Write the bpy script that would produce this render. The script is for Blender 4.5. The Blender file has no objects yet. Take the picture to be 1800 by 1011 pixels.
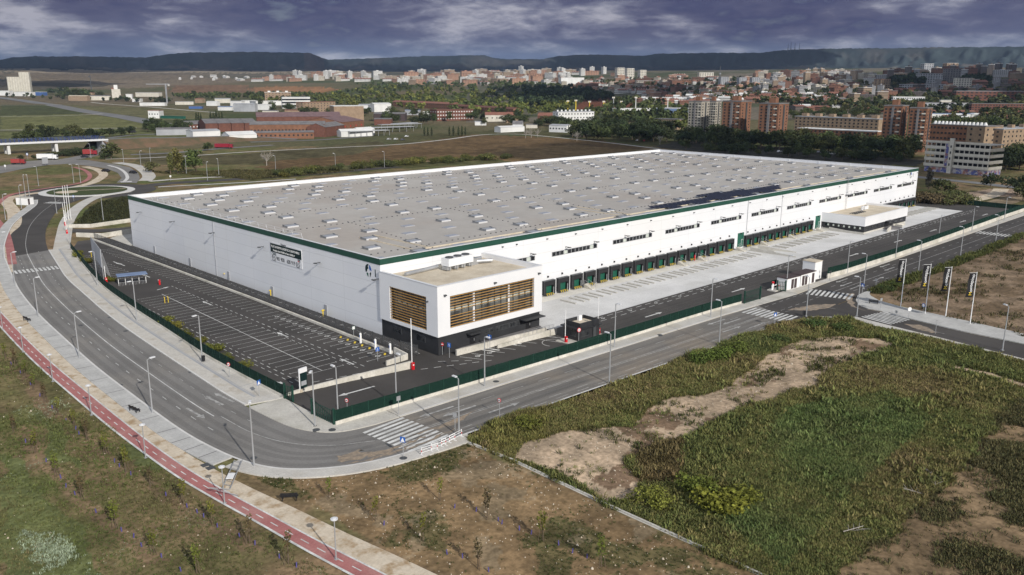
import bpy, math, random
import numpy as np
from mathutils import Vector, Matrix
from mathutils.geometry import tessellate_polygon
R = math.radians
SC = bpy.context.scene
COL = SC.collection
rnd = random.Random(7)

# ------------------------------------------------------------------ camera, sky, sun, exposure
H, YAW, PITCH, ROLL, FOC = 45.0, 0.800265, 0.239006, 0.003753, 1485.63
CX, CY = -85.755, -122.154
_f = np.array([math.cos(YAW)*math.cos(PITCH), math.sin(YAW)*math.cos(PITCH), -math.sin(PITCH)])
_r = np.array([math.sin(YAW), -math.cos(YAW), 0.0]); _u = np.cross(_r, _f)
CR = _r*math.cos(ROLL)+_u*math.sin(ROLL); CU = -_r*math.sin(ROLL)+_u*math.cos(ROLL); CF = _f
cam_d = bpy.data.cameras.new('camera'); cam = bpy.data.objects.new('camera', cam_d); COL.objects.link(cam)
cam_d.sensor_width = 36; cam_d.lens = FOC/1800*36; cam_d.clip_start = 1; cam_d.clip_end = 40000
cam.matrix_world = Matrix(((CR[0], CU[0], -CF[0], CX), (CR[1], CU[1], -CF[1], CY), (CR[2], CU[2], -CF[2], H), (0, 0, 0, 1)))
SC.camera = cam
SC.view_settings.view_transform = 'Standard'; SC.view_settings.look = 'None'
SC.view_settings.exposure = 0.0; SC.view_settings.gamma = 1.0; SC.view_settings.use_curve_mapping = False
SUN_AZ, SUN_EL = 258.0, 29.5          # degrees from +X, where the sun stands
sun_d = bpy.data.lights.new('sun', 'SUN'); sun_d.energy = 4.2; sun_d.angle = R(0.5); sun_d.color = (1.0, 0.95, 0.87)
sun = bpy.data.objects.new('sun', sun_d); COL.objects.link(sun)
sd = Vector((math.cos(R(SUN_AZ))*math.cos(R(SUN_EL)), math.sin(R(SUN_AZ))*math.cos(R(SUN_EL)), math.sin(R(SUN_EL))))
sun.rotation_euler = sd.to_track_quat('Z', 'Y').to_euler()

W = bpy.data.worlds.new('World'); SC.world = W; W.use_nodes = True
def world():
    nt = W.node_tree; N = nt.nodes; L = nt.links; N.clear()
    out = N.new('ShaderNodeOutputWorld'); mixs = N.new('ShaderNodeMixShader'); L.new(mixs.outputs[0], out.inputs[0])
    sky = N.new('ShaderNodeTexSky'); sky.sky_type = 'NISHITA'; sky.sun_disc = False
    sky.sun_elevation = R(SUN_EL); sky.sun_rotation = R(90-SUN_AZ)
    b1 = N.new('ShaderNodeBackground'); b1.inputs[1].default_value = 0.10; L.new(sky.outputs[0], b1.inputs[0]); L.new(b1.outputs[0], mixs.inputs[1])
    b2 = N.new('ShaderNodeBackground'); L.new(b2.outputs[0], mixs.inputs[2])
    tc = N.new('ShaderNodeTexCoord'); sep = N.new('ShaderNodeSeparateXYZ'); L.new(tc.outputs['Generated'], sep.inputs[0])
    def mth(op, a, b=None, c=None, clamp=False):
        n = N.new('ShaderNodeMath'); n.operation = op; n.use_clamp = clamp
        for i, v in enumerate((a, b, c)):
            if v is None: continue
            if isinstance(v, (int, float)): n.inputs[i].default_value = v
            else: L.new(v, n.inputs[i])
        return n.outputs[0]
    zc = mth('MAXIMUM', sep.outputs[2], 0.0)
    # cloud deck seen in perspective: direction divided by height
    k = mth('DIVIDE', 20.0, mth('ADD', mth('MULTIPLY', zc, 1.6), 0.85))
    px = mth('MULTIPLY', sep.outputs[0], k); py = mth('MULTIPLY', sep.outputs[1], k)
    cmb = N.new('ShaderNodeCombineXYZ'); L.new(px, cmb.inputs[0]); L.new(py, cmb.inputs[1]); L.new(mth('POWER', mth('MULTIPLY', zc, 105.0), 0.85), cmb.inputs[2])
    def noise(scale, det, rough, dist=0.0, off=(0, 0, 0)):
        mp = N.new('ShaderNodeMapping'); mp.inputs['Location'].default_value = off; L.new(cmb.outputs[0], mp.inputs[0])
        n = N.new('ShaderNodeTexNoise'); n.inputs['Scale'].default_value = scale; n.inputs['Detail'].default_value = det
        n.inputs['Roughness'].default_value = rough; n.inputs['Distortion'].default_value = dist; L.new(mp.outputs[0], n.inputs['Vector']); return n.outputs['Fac']
    def ramp(fac, stops):
        r = N.new('ShaderNodeValToRGB'); L.new(fac, r.inputs[0]); e = r.color_ramp.elements
        while len(e) < len(stops): e.new(0.5)
        for i, (p, c) in enumerate(stops): e[i].position = p; e[i].color = (*c, 1)
        return r.outputs[0]
    def mix(fac, a, b, t='MIX'):
        n = N.new('ShaderNodeMix'); n.data_type = 'RGBA'; n.blend_type = t
        if isinstance(fac, (int, float)): n.inputs[0].default_value = fac
        else: L.new(fac, n.inputs[0])
        for i, v in ((6, a), (7, b)):
            if isinstance(v, tuple): n.inputs[i].default_value = (*v, 1)
            else: L.new(v, n.inputs[i])
        return n.outputs[2]
    n1 = noise(0.27, 7, 0.52, 0.25, (3.1, 1.7, 0.4)); n2 = noise(0.95, 8, 0.58, 0.25, (7.3, 2.2, 1.0))
    nn = mth('MULTIPLY_ADD', n2, 0.36, mth('MULTIPLY', n1, 0.70))
    low = ramp(nn, [(0.45, (0.055, 0.054, 0.13)), (0.535, (0.095, 0.092, 0.165)), (0.585, (0.19, 0.19, 0.265)), (0.66, (0.44, 0.43, 0.49))])
    hor = ramp(nn, [(0.42, (0.085, 0.125, 0.22)), (0.52, (0.135, 0.185, 0.285)), (0.58, (0.25, 0.295, 0.385)), (0.66, (0.46, 0.48, 0.54))])
    # towards the horizon the cloud base thins into a blue grey
    up = ramp(mth('MULTIPLY', zc, 10.0, clamp=True), [(0.06, (0, 0, 0)), (0.5, (1, 1, 1))])
    vis = mix(up, hor, low)
    # unseen sky: brightened overhead, with a bright bank added to fill the left wall
    high = ramp(nn, [(0.42, (0.12, 0.145, 0.21)), (0.60, (0.38, 0.41, 0.47))])
    hi = mth('MULTIPLY', mth('SUBTRACT', zc, 0.13, clamp=True), 5.0, clamp=True)
    c2 = mix(hi, vis, high)
    west_fill = mth('MULTIPLY', mth('SUBTRACT', mth('MULTIPLY', sep.outputs[0], -1.0), 0.35, clamp=True), 2.4, clamp=True)
    c3 = mix(west_fill, c2, ramp(nn, [(0.38, (0.60, 0.67, 0.80)), (0.62, (1.08, 1.15, 1.28))]))
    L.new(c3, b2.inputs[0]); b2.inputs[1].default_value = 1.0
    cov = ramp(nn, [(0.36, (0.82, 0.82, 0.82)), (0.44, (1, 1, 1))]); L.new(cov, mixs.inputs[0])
world()

# ------------------------------------------------------------------ photograph geometry to ground coordinates
def raydir(u, v): return CF+CR*((u-900)/FOC)-CU*((v-505.5)/FOC)
def G(u, v, z=0.0):
    d = raydir(u, v); t = (z-H)/d[2]; return (CX+d[0]*t, CY+d[1]*t)
def GP(pts, z=0.0): return [G(u, v, z) for u, v in pts]
DS = [0, 520, 800, 1200, 1600, 2000, 2500, 3000, 3600, 4500, 5600, 20000]
PL = [0, 0, 0, 0, 2, 6, 14, 24, 38, 62, 105, 105]
PM = [0, 0, 0, 3, 9, 21, 43, 64, 74, 88, 110, 110]
PR = [0, 0, 3, 18, 36, 56, 78, 88, 96, 110, 125, 125]
BL, BM, BR = YAW-math.atan((200-900)/FOC), YAW-math.atan((850-900)/FOC), YAW-math.atan((1450-900)/FOC)
def terr(x, y):
    x = np.asarray(x, float); y = np.asarray(y, float)
    dx, dy = x-CX, y-CY; d = np.hypot(dx, dy); b = np.arctan2(dy, dx)
    t1 = np.clip((BL-b)/(BL-BM), 0, 1); t2 = np.clip((BM-b)/(BM-BR), 0, 1)
    zl, zm, zr = np.interp(d, DS, PL), np.interp(d, DS, PM), np.interp(d, DS, PR)
    z = zl*(1-t1)+zm*t1; z = z*(1-t2)+zr*t2
    w = np.clip((d-900)/1500, 0, 1)
    z = z + w*(2.5*np.sin(x*0.0061+1.3)*np.cos(y*0.0053)+1.6*np.sin(x*0.013+y*0.011))
    return np.where((np.abs(b-YAW) < 1.2), z, zm)
_tt = np.geomspace(60, 9000, 1600)
def HIT(u, v):
    d = raydir(u, v); hl = math.hypot(d[0], d[1]); t = _tt/hl
    X = CX+d[0]*t; Y = CY+d[1]*t; Z = H+d[2]*t; g = Z-terr(X, Y)
    i = int(np.argmax(g < 0)) if (g < 0).any() else len(g)-1
    if i > 0:
        a = g[i-1]/(g[i-1]-g[i]) if g[i-1] != g[i] else 0; a = min(max(a, 0), 1)
        x, y = X[i-1]+(X[i]-X[i-1])*a, Y[i-1]+(Y[i]-Y[i-1])*a
    else: x, y = X[0], Y[0]
    return float(x), float(y), float(terr(x, y))
def MPP(u, v):                      # metres per photo pixel at that spot
    x, y, z = HIT(u, v); p = np.array([x-CX, y-CY, z-H]); return float(p@CF)/FOC

# ------------------------------------------------------------------ materials
MATS = {}
def mat(name, c1, c2=None, scale=1.0, rough=0.8, detail=5.0, metal=0.0, spec=0.3, bump=0.0, c3=None, scale3=0.1, lo=0.38, hi=0.62, stretch=None, objcol=False, attr=None, alpha=1.0, fine=0.0, fa=0.09, lines=None, trans=0.0):
    m = bpy.data.materials.new(name); m.use_nodes = True; nt = m.node_tree; N, L = nt.nodes, nt.links
    b = N['Principled BSDF']; b.inputs['Roughness'].default_value = rough; b.inputs['Metallic'].default_value = metal
    b.inputs['Specular IOR Level'].default_value = spec
    tc = N.new('ShaderNodeTexCoord')
    def nz(sc, st=None, det=detail):
        n = N.new('ShaderNodeTexNoise'); n.inputs['Scale'].default_value = sc; n.inputs['Detail'].default_value = det; n.inputs['Roughness'].default_value = 0.6
        if st:
            mp = N.new('ShaderNodeMapping'); mp.inputs['Scale'].default_value = st; L.new(tc.outputs['Object'], mp.inputs[0]); L.new(mp.outputs[0], n.inputs['Vector'])
        else: L.new(tc.outputs['Object'], n.inputs['Vector'])
        return n.outputs['Fac']
    def rg(f, a, bb, ca, cb):
        r = N.new('ShaderNodeValToRGB'); e = r.color_ramp.elements
        e[0].position = a; e[0].color = (*ca, 1); e[1].position = bb; e[1].color = (*cb, 1); L.new(f, r.inputs[0]); return r.outputs[0]
    def mx(f, a, bb, t='MIX'):
        n = N.new('ShaderNodeMix'); n.data_type = 'RGBA'; n.blend_type = t
        if isinstance(f, (int, float)): n.inputs[0].default_value = f
        else: L.new(f, n.inputs[0])
        for i, v in ((6, a), (7, bb)):
            if isinstance(v, tuple): n.inputs[i].default_value = (*v, 1)
            else: L.new(v, n.inputs[i])
        return n.outputs[2]
    col = c1
    if c2 is not None: col = rg(nz(scale, stretch), lo, hi, c1, c2)
    if c3 is not None: col = mx(rg(nz(scale3), 0.5, 0.66, (0, 0, 0), (1, 1, 1)), col, c3)
    if objcol:
        oi = N.new('ShaderNodeObjectInfo'); col = mx(1.0, col, oi.outputs['Color'], 'MULTIPLY')
    if attr:
        at = N.new('ShaderNodeAttribute'); at.attribute_name = attr; col = mx(1.0, col, at.outputs['Color'], 'MULTIPLY')
    if fine: col = mx(1.0, col, rg(nz(fine, None, 3), 0.35, 0.65, (1-fa, 1-fa, 1-fa), (1+fa*.7, 1+fa*.7, 1+fa*.7)), 'MULTIPLY')
    if lines:                                   # joint lines of cladding: (width, height, darkness)
        br = N.new('ShaderNodeTexBrick'); sx = N.new('ShaderNodeSeparateXYZ'); L.new(tc.outputs['Object'], sx.inputs[0])
        ad = N.new('ShaderNodeMath'); ad.operation = 'ADD'; L.new(sx.outputs[0], ad.inputs[0]); L.new(sx.outputs[1], ad.inputs[1])
        cb = N.new('ShaderNodeCombineXYZ'); L.new(ad.outputs[0], cb.inputs[0]); L.new(sx.outputs[2 if len(lines) < 4 else 1], cb.inputs[1])
        if len(lines) > 3: L.new(sx.outputs[0], cb.inputs[0])
        L.new(cb.outputs[0], br.inputs['Vector']); br.inputs['Scale'].default_value = 1; br.offset = 0.0
        br.inputs['Brick Width'].default_value = lines[0]; br.inputs['Row Height'].default_value = lines[1]; br.inputs['Mortar Size'].default_value = 0.05
        k = lines[2]
        br.inputs['Color1'].default_value = (1, 1, 1, 1); br.inputs['Color2'].default_value = (0.975, 0.975, 0.985, 1); br.inputs['Mortar'].default_value = (k, k, k, 1)
        col = mx(1.0, col, br.outputs['Color'], 'MULTIPLY')
    if isinstance(col, tuple): b.inputs['Base Color'].default_value = (*col, 1)
    else: L.new(col, b.inputs['Base Color'])
    if bump:
        bn = N.new('ShaderNodeBump'); bn.inputs['Strength'].default_value = bump; L.new(nz(scale*3), bn.inputs['Height']); L.new(bn.outputs[0], b.inputs['Normal'])
    if alpha < 1: b.inputs['Alpha'].default_value = alpha
    if trans: b.inputs['Subsurface Weight'].default_value = 0.0
    MATS[name] = m; return m
M = {}
def dm(key, *a, **k): M[key] = mat(key, *a, **k)
dm('wall_white', (0.72, 0.73, 0.75), (0.77, 0.775, 0.79), 0.05, 0.45, c3=(0.74, 0.74, 0.735), scale3=.02, lines=(12.0, 2.4, 0.84))
dm('panel_white', (0.74, 0.745, 0.76), (0.78, 0.78, 0.79), 0.2, 0.4)
dm('green_band', (0.018, 0.066, 0.047), (0.022, 0.078, 0.056), 0.3, 0.4)
dm('green_door', (0.016, 0.10, 0.066), None, 1, 0.4)
dm('roof', (0.395, 0.37, 0.338), (0.455, 0.43, 0.395), 0.05, 0.6, c3=(0.40, 0.36, 0.32), scale3=0.03, fine=0.5, fa=.04, spec=.4, lines=(24.4, 2.0, 0.955, 1))
dm('roof_tan', (0.50, 0.43, 0.33), (0.60, 0.53, 0.42), 0.3, 0.9, fine=3)
dm('coping', (0.66, 0.67, 0.69), None, 1, 0.4)
dm('charcoal', (0.028, 0.029, 0.032), (0.036, 0.037, 0.04), 0.5, 0.55)
dm('dark_rubber', (0.02, 0.02, 0.022), None, 1, 0.7)
dm('grey_metal', (0.40, 0.41, 0.43), (0.48, 0.49, 0.5), 1, 0.4, metal=0.5)
dm('dark_metal', (0.09, 0.095, 0.10), None, 1, 0.5, metal=0.3)
dm('pole', (0.42, 0.43, 0.44), None, 1, 0.45, metal=0.4)
dm('glass', (0.012, 0.014, 0.017), (0.05, 0.052, 0.055), 0.8, 0.12, spec=0.6)
dm('glass_pale', (0.60, 0.64, 0.58), (0.46, 0.50, 0.46), 0.5, 0.25)
dm('interior', (0.17, 0.17, 0.155), (0.055, 0.055, 0.055), 0.35, 0.4)
dm('timber', (0.40, 0.22, 0.065), (0.50, 0.29, 0.09), 1.5, 0.6, stretch=(0.3, 0.3, 3))
dm('skylight', (0.30, 0.32, 0.37), (0.36, 0.38, 0.43), 0.6, 0.35, spec=0.4)
dm('tyre_wear', (0.075, 0.073, 0.071), (0.10, 0.098, 0.095), 0.3, 0.85, alpha=.11)
dm('vent_kerb', (0.54, 0.54, 0.55), None, 1, 0.6)
dm('skylight_kerb', (0.38, 0.38, 0.39), None, 1, 0.6)
dm('vent_frame', (0.20, 0.205, 0.215), None, 1, 0.5)
dm('solar', (0.008, 0.010, 0.024), (0.014, 0.018, 0.04), 0.8, 0.5, spec=0.2)
dm('yellow', (0.72, 0.52, 0.04), None, 1, 0.5)
dm('red', (0.55, 0.012, 0.02), None, 1, 0.35)
dm('blue', (0.06, 0.12, 0.30), None, 1, 0.4)
dm('sign_blue', (0.02, 0.11, 0.42), None, 1, 0.4)
dm('white', (0.80, 0.80, 0.80), None, 1, 0.5)
dm('black', (0.015, 0.015, 0.017), None, 1, 0.5)
dm('navy', (0.006, 0.022, 0.022), None, 1, 0.5)
dm('concrete', (0.46, 0.44, 0.40), (0.56, 0.54, 0.49), 0.5, 0.9, c3=(0.40, 0.38, 0.33), scale3=0.25, fine=4)
dm('concrete_wall', (0.52, 0.49, 0.43), (0.66, 0.63, 0.57), 0.6, 0.9, c3=(0.42, 0.40, 0.34), scale3=0.3, fine=3)
dm('apron', (0.57, 0.565, 0.555), (0.66, 0.655, 0.645), 0.12, 0.85, c3=(0.53, 0.525, 0.51), scale3=0.07, fine=3, lines=(6.0, 6.0, 0.80, 1))
dm('pave', (0.47, 0.45, 0.415), (0.56, 0.54, 0.50), 0.25, 0.9, c3=(0.48, 0.44, 0.37), scale3=0.1, fine=5, lines=(1.2, 1.2, 0.93, 1))
dm('pave_grey', (0.42, 0.415, 0.40), (0.50, 0.495, 0.475), 0.3, 0.9, fine=4, lines=(1.6, 1.6, 0.92, 1))
dm('kerb', (0.56, 0.55, 0.53), (0.64, 0.63, 0.61), 0.6, 0.85)
dm('sandy', (0.52, 0.44, 0.335), (0.62, 0.54, 0.43), 0.35, 0.95, c3=(0.36, 0.255, 0.15), scale3=0.55, fine=3)
dm('bike', (0.33, 0.125, 0.12), (0.40, 0.165, 0.155), 0.25, 0.9, c3=(0.42, 0.22, 0.20), scale3=0.15, fine=4)
dm('asphalt', (0.175, 0.168, 0.160), (0.215, 0.207, 0.197), 0.07, 0.85, c3=(0.24, 0.225, 0.205), scale3=0.05, fine=3)
dm('asphalt_street', (0.14, 0.133, 0.125), (0.22, 0.204, 0.184), 0.5, 0.85, c3=(0.25, 0.215, 0.175), scale3=0.06, stretch=(0.04, 1.0, 1), fine=3)
dm('asphalt_dark', (0.052, 0.048, 0.045), (0.068, 0.062, 0.058), 0.09, 0.85, c3=(0.08, 0.073, 0.068), scale3=0.05, fine=6)
dm('asphalt_far', (0.15, 0.15, 0.152), (0.20, 0.20, 0.20), 0.05, 0.9)
dm('dust', (0.33, 0.26, 0.19), (0.22, 0.185, 0.15), 0.9, 0.95, fine=2, fa=.2)
dm('paint', (0.48, 0.48, 0.465), (0.70, 0.70, 0.68), 0.5, 0.7, fine=5, fa=.15)
dm('paint_worn', (0.24, 0.235, 0.225), (0.45, 0.445, 0.43), 1.2, 0.7, fine=7)
dm('fence_green', (0.008, 0.028, 0.021), (0.011, 0.034, 0.025), 2, 0.8, alpha=0.88, spec=.1)
dm('fence_post', (0.012, 0.05, 0.035), None, 1, 0.5)
dm('fence_grey', (0.11, 0.11, 0.11), (0.13, 0.13, 0.13), 2, 0.7, alpha=0.4)
dm('rail_blue', (0.035, 0.06, 0.20), None, 1, 0.5)
dm('bark', (0.10, 0.075, 0.05), (0.16, 0.12, 0.085), 3, 0.95)
dm('bark_pale', (0.30, 0.27, 0.24), (0.38, 0.35, 0.31), 3, 0.95)
dm('leaf', (0.75, 0.75, 0.75), (1.15, 1.15, 1.1), 0.35, 0.8, spec=0.15, objcol=True, attr='Col')
dm('weed', (0.90, 0.90, 0.90), (1.3, 1.3, 1.26), 0.35, 0.9, spec=0.1, attr='Col')
dm('tint', (0.90, 0.90, 0.90), (1.06, 1.06, 1.06), 0.06, 0.85, objcol=True, fine=0.6)
dm('brick', (0.18, 0.09, 0.055), (0.24, 0.118, 0.072), 0.35, 0.9, fine=2)
dm('brick_red', (0.13, 0.058, 0.042), (0.17, 0.075, 0.054), 0.3, 0.9, fine=1)
dm('brick_tan', (0.26, 0.185, 0.125), (0.33, 0.24, 0.165), 0.35, 0.9, fine=1)
dm('beige', (0.30, 0.275, 0.235), (0.37, 0.34, 0.29), 0.3, 0.9, fine=1)
dm('cream', (0.52, 0.49, 0.42), (0.60, 0.57, 0.50), 0.2, 0.85, fine=1)
dm('far_white', (0.60, 0.60, 0.59), (0.70, 0.70, 0.69), 0.1, 0.8)
dm('far_grey', (0.30, 0.31, 0.33), (0.38, 0.39, 0.41), 0.1, 0.8)
dm('slate', (0.14, 0.135, 0.14), (0.20, 0.19, 0.19), 0.2, 0.8, fine=0.5)
dm('roof_red', (0.20, 0.09, 0.065), (0.26, 0.12, 0.085), 0.5, 0.9)
dm('roof_purple', (0.15, 0.095, 0.10), (0.20, 0.13, 0.13), 0.3, 0.8)
dm('shed_brown', (0.055, 0.04, 0.042), (0.075, 0.055, 0.055), 1, 0.8)
dm('canopy_blue', (0.14, 0.20, 0.34), (0.18, 0.25, 0.40), 0.5, 0.35)
dm('graffiti', (0.10, 0.12, 0.30), (0.45, 0.42, 0.42), 0.55, 0.9, lo=0.45, hi=0.55, c3=(0.30, 0.12, 0.08), scale3=0.4)
dm('purple_tube', (0.10, 0.085, 0.26), None, 1, 0.5)
dm('hill', (0.9, 0.9, 0.9), (1.1, 1.1, 1.1), 0.004, 0.95, spec=0.0, attr='Col', fine=0.02)
dm('ground', (0.72, 0.72, 0.70), (1.25, 1.22, 1.18), 0.22, 0.95, spec=0.05, attr='Col', fine=1.6, fa=.28, bump=0.4)
dm('wood_far', (0.9, 0.9, 0.9), (1.5, 1.5, 1.45), 0.02, 0.95, spec=0.05, attr='Col')

# ------------------------------------------------------------------ mesh builders
class MB:
    def __init__(s): s.v = []; s.f = []; s.m = []; s.k = 0
    def mat(s, k): s.k = k; return s
    def face(s, pts):
        i = len(s.v); s.v += [tuple(map(float, p)) for p in pts]; s.f.append(tuple(range(i, i+len(pts)))); s.m.append(s.k); return s
    def box(s, x0, y0, z0, x1, y1, z1, top=None):
        if x0 > x1: x0, x1 = x1, x0
        if y0 > y1: y0, y1 = y1, y0
        i = len(s.v)
        s.v += [(x0, y0, z0), (x1, y0, z0), (x1, y1, z0), (x0, y1, z0), (x0, y0, z1), (x1, y0, z1), (x1, y1, z1), (x0, y1, z1)]
        for q in ((0, 3, 2, 1), (4, 5, 6, 7), (0, 1, 5, 4), (1, 2, 6, 5), (2, 3, 7, 6), (3, 0, 4, 7)):
            s.f.append(tuple(i+a for a in q)); s.m.append(top if (top is not None and q[0] == 4) else s.k)
        return s
    def obox(s, c, dx, hx, hy, z0, z1, top=None):   # oriented box: centre, unit axis dx (2D), half sizes
        ax, ay = dx; bx, by = -ay, ax
        P = [(c[0]+ax*hx*i+bx*hy*j, c[1]+ay*hx*i+by*hy*j) for i, j in ((-1, -1), (1, -1), (1, 1), (-1, 1))]
        return s.prism(P, z0, z1, top)
    def prism(s, poly, z0, z1, top=None):
        a = sum(poly[i][0]*poly[(i+1) % len(poly)][1]-poly[(i+1) % len(poly)][0]*poly[i][1] for i in range(len(poly)))
        if a < 0: poly = poly[::-1]
        n = len(poly); i0 = len(s.v)
        s.v += [(p[0], p[1], z0) for p in poly]+[(p[0], p[1], z1) for p in poly]
        for i in range(n):
            j = (i+1) % n; s.f.append((i0+i, i0+j, i0+n+j, i0+n+i)); s.m.append(s.k)
        tk = s.k if top is None else top
        if n <= 4:
            s.f.append(tuple(i0+n+i for i in range(n))); s.m.append(tk)
        else:
            for t in tessellate_polygon([[Vector((p[0], p[1], 0)) for p in poly]]):
                s.f.append(tuple(i0+n+i for i in t)); s.m.append(tk)
        return s
    def sheet(s, poly, z):
        i0 = len(s.v); s.v += [(p[0], p[1], z) for p in poly]
        for t in tessellate_polygon([[Vector((p[0], p[1], 0)) for p in poly]]):
            a, b, c = (poly[i] for i in t)
            if (b[0]-a[0])*(c[1]-a[1])-(b[1]-a[1])*(c[0]-a[0]) < 0: t = t[::-1]
            s.f.append(tuple(i0+i for i in t)); s.m.append(s.k)
        return s
    def tube(s, p0, p1, r0, r1=None, n=6, cap=True):
        r1 = r0 if r1 is None else r1; p0, p1 = Vector(p0), Vector(p1); d = (p1-p0).normalized()
        a = d.orthogonal().normalized(); b = d.cross(a); i0 = len(s.v)
        for p, r in ((p0, r0), (p1, r1)):
            for k in range(n):
                t = 2*math.pi*k/n; s.v.append(tuple(p+a*(r*math.cos(t))+b*(r*math.sin(t))))
        for k in range(n):
            j = (k+1) % n; s.f.append((i0+k, i0+j, i0+n+j, i0+n+k)); s.m.append(s.k)
        if cap:
            s.f.append(tuple(i0+n+k for k in range(n))); s.m.append(s.k); s.f.append(tuple(i0+n-1-k for k in range(n))); s.m.append(s.k)
        return s
    def disc(s, c, axis, r, th, n=14):
        c, a = Vector(c), Vector(axis).normalized(); return s.tube(c-a*th/2, c+a*th/2, r, n=n)
    def stripe(s, p, q, w, z):
        dx, dy = q[0]-p[0], q[1]-p[1]; L = math.hypot(dx, dy)
        if L < 1e-6: return s
        nx, ny = -dy/L*w/2, dx/L*w/2
        return s.face([(p[0]-nx, p[1]-ny, z), (q[0]-nx, q[1]-ny, z), (q[0]+nx, q[1]+ny, z), (p[0]+nx, p[1]+ny, z)])
    def line(s, pts, w, z, dash=None, gap=0):
        if dash is None:
            for (a, b) in ribbon(pts, w): pass
            rb = ribbon(pts, w)
            for (a, b), (c, d) in zip(rb, rb[1:]): s.face([(*b, z), (*d, z), (*c, z), (*a, z)])
            return s
        T = np.array(pts, float); seg = np.hypot(*np.diff(T, axis=0).T); cs = np.concatenate([[0], np.cumsum(seg)])
        t = 0.0
        while t+dash < cs[-1]:
            q = [(np.interp(k, cs, T[:, 0]), np.interp(k, cs, T[:, 1])) for k in (t, t+dash)]; s.stripe(q[0], q[1], w, z); t += dash+gap
        return s
    def build(s, name, mats, parent=None, loc=None, smooth=False):
        me = bpy.data.meshes.new(name); me.from_pydata(s.v, [], s.f); me.update()
        if not isinstance(mats, (list, tuple)): mats = [mats]
        for m in mats: me.materials.append(M[m] if isinstance(m, str) else m)
        if len(mats) > 1: me.polygons.foreach_set('material_index', np.array(s.m, np.int32))
        if smooth: me.polygons.foreach_set('use_smooth', np.ones(len(s.f), bool))
        o = bpy.data.objects.new(name, me); COL.objects.link(o)
        if loc is not None: o.location = loc
        if parent is not None: o.parent = parent
        return o
def ribbon(pts, w):
    P = np.array(pts, float); d = np.gradient(P, axis=0); d /= np.maximum(np.hypot(d[:, 0], d[:, 1]), 1e-9)[:, None]
    n = np.stack([-d[:, 1], d[:, 0]], 1)*w/2; return [((a[0], a[1]), (b[0], b[1])) for a, b in zip(P+n, P-n)]
def spline(pts, n=6):
    P = [np.array(p, float) for p in pts]; P = [2*P[0]-P[1]]+P+[2*P[-1]-P[-2]]; out = []
    for i in range(1, len(P)-2):
        for k in range(n):
            t = k/n; a, b, c, d = P[i-1:i+3]
            out.append(tuple(0.5*((2*b)+(-a+c)*t+(2*a-5*b+4*c-d)*t*t+(-a+3*b-3*c+d)*t**3)))
    out.append(tuple(P[-2])); return out
def offs(pts, w):                       # polyline shifted to its left by w
    P = np.array(pts, float); d = np.gradient(P, axis=0); d /= np.maximum(np.hypot(d[:, 0], d[:, 1]), 1e-9)[:, None]
    return [tuple(p) for p in P+np.stack([-d[:, 1], d[:, 0]], 1)*w]
def strip_poly(a, b): return list(a)+list(b)[::-1]

def tag(o, label=None, cat=None, group=None, kind=None):
    if label: o['label'] = label
    if cat: o['category'] = cat
    if group: o['group'] = group
    if kind: o['kind'] = kind
    return o
def thing(name, label, cat, loc=(0, 0, 0), rz=0.0, group=None):
    o = bpy.data.objects.new(name, None); o.empty_display_size = 0.3; COL.objects.link(o)
    o.location = loc; o.rotation_euler = (0, 0, rz); return tag(o, label, cat, group)
def dup(o, loc=None, rz=None, label=None, scale=None, parent=None, group=None):
    c = o.copy(); COL.objects.link(c)
    if parent is not None: c.parent = parent
    if loc is not None: c.location = loc
    if rz is not None: c.rotation_euler = (0, 0, rz)
    if scale is not None: c.scale = (scale,)*3 if isinstance(scale, (int, float)) else scale
    if label: c['label'] = label
    if group: c['group'] = group
    for ch in o.children: dup(ch, parent=c)
    return c
def struct(o, label=None, kind='structure'): return tag(o, label, None, None, kind)
_O = 'first second third fourth fifth sixth seventh eighth ninth tenth eleventh twelfth thirteenth fourteenth fifteenth sixteenth seventeenth eighteenth nineteenth twentieth'.split()
def ordw(i): return _O[i] if i < 20 else f'{i+1}th'
def inpoly(px, py, poly):
    px = np.asarray(px); py = np.asarray(py); r = np.zeros(px.shape, bool); n = len(poly)
    for i in range(n):
        (x0, y0), (x1, y1) = poly[i], poly[(i+1) % n]
        if y0 == y1: continue
        c = ((y0 > py) != (y1 > py)) & (px < (x1-x0)*(py-y0)/(y1-y0)+x0); r ^= c
    return r
def vnoise(x, y, sc, seed=0):           # smooth value noise, numpy
    x = np.asarray(x)/sc+seed*17.3; y = np.asarray(y)/sc-seed*9.1; xi, yi = np.floor(x), np.floor(y); fx, fy = x-xi, y-yi
    fx = fx*fx*(3-2*fx); fy = fy*fy*(3-2*fy)
    def h(a, b): t = np.sin(a*127.1+b*311.7+seed*74.7)*43758.5453; return t-np.floor(t)
    return (h(xi, yi)*(1-fx)+h(xi+1, yi)*fx)*(1-fy)+(h(xi, yi+1)*(1-fx)+h(xi+1, yi+1)*fx)*fy
def fbm(x, y, sc, seed=0, o=4):
    r = 0; a = 0.5; t = 0
    for k in range(o): r = r+a*vnoise(x, y, sc/2**k, seed+k); t += a; a *= 0.55
    return r/t
def colattr(me, cols):                  # per-vertex albedo
    a = me.color_attributes.new('Col', 'FLOAT_COLOR', 'POINT'); c = np.ones((len(me.vertices), 4), np.float32); c[:, :3] = cols; a.data.foreach_set('color', c.ravel())
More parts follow.
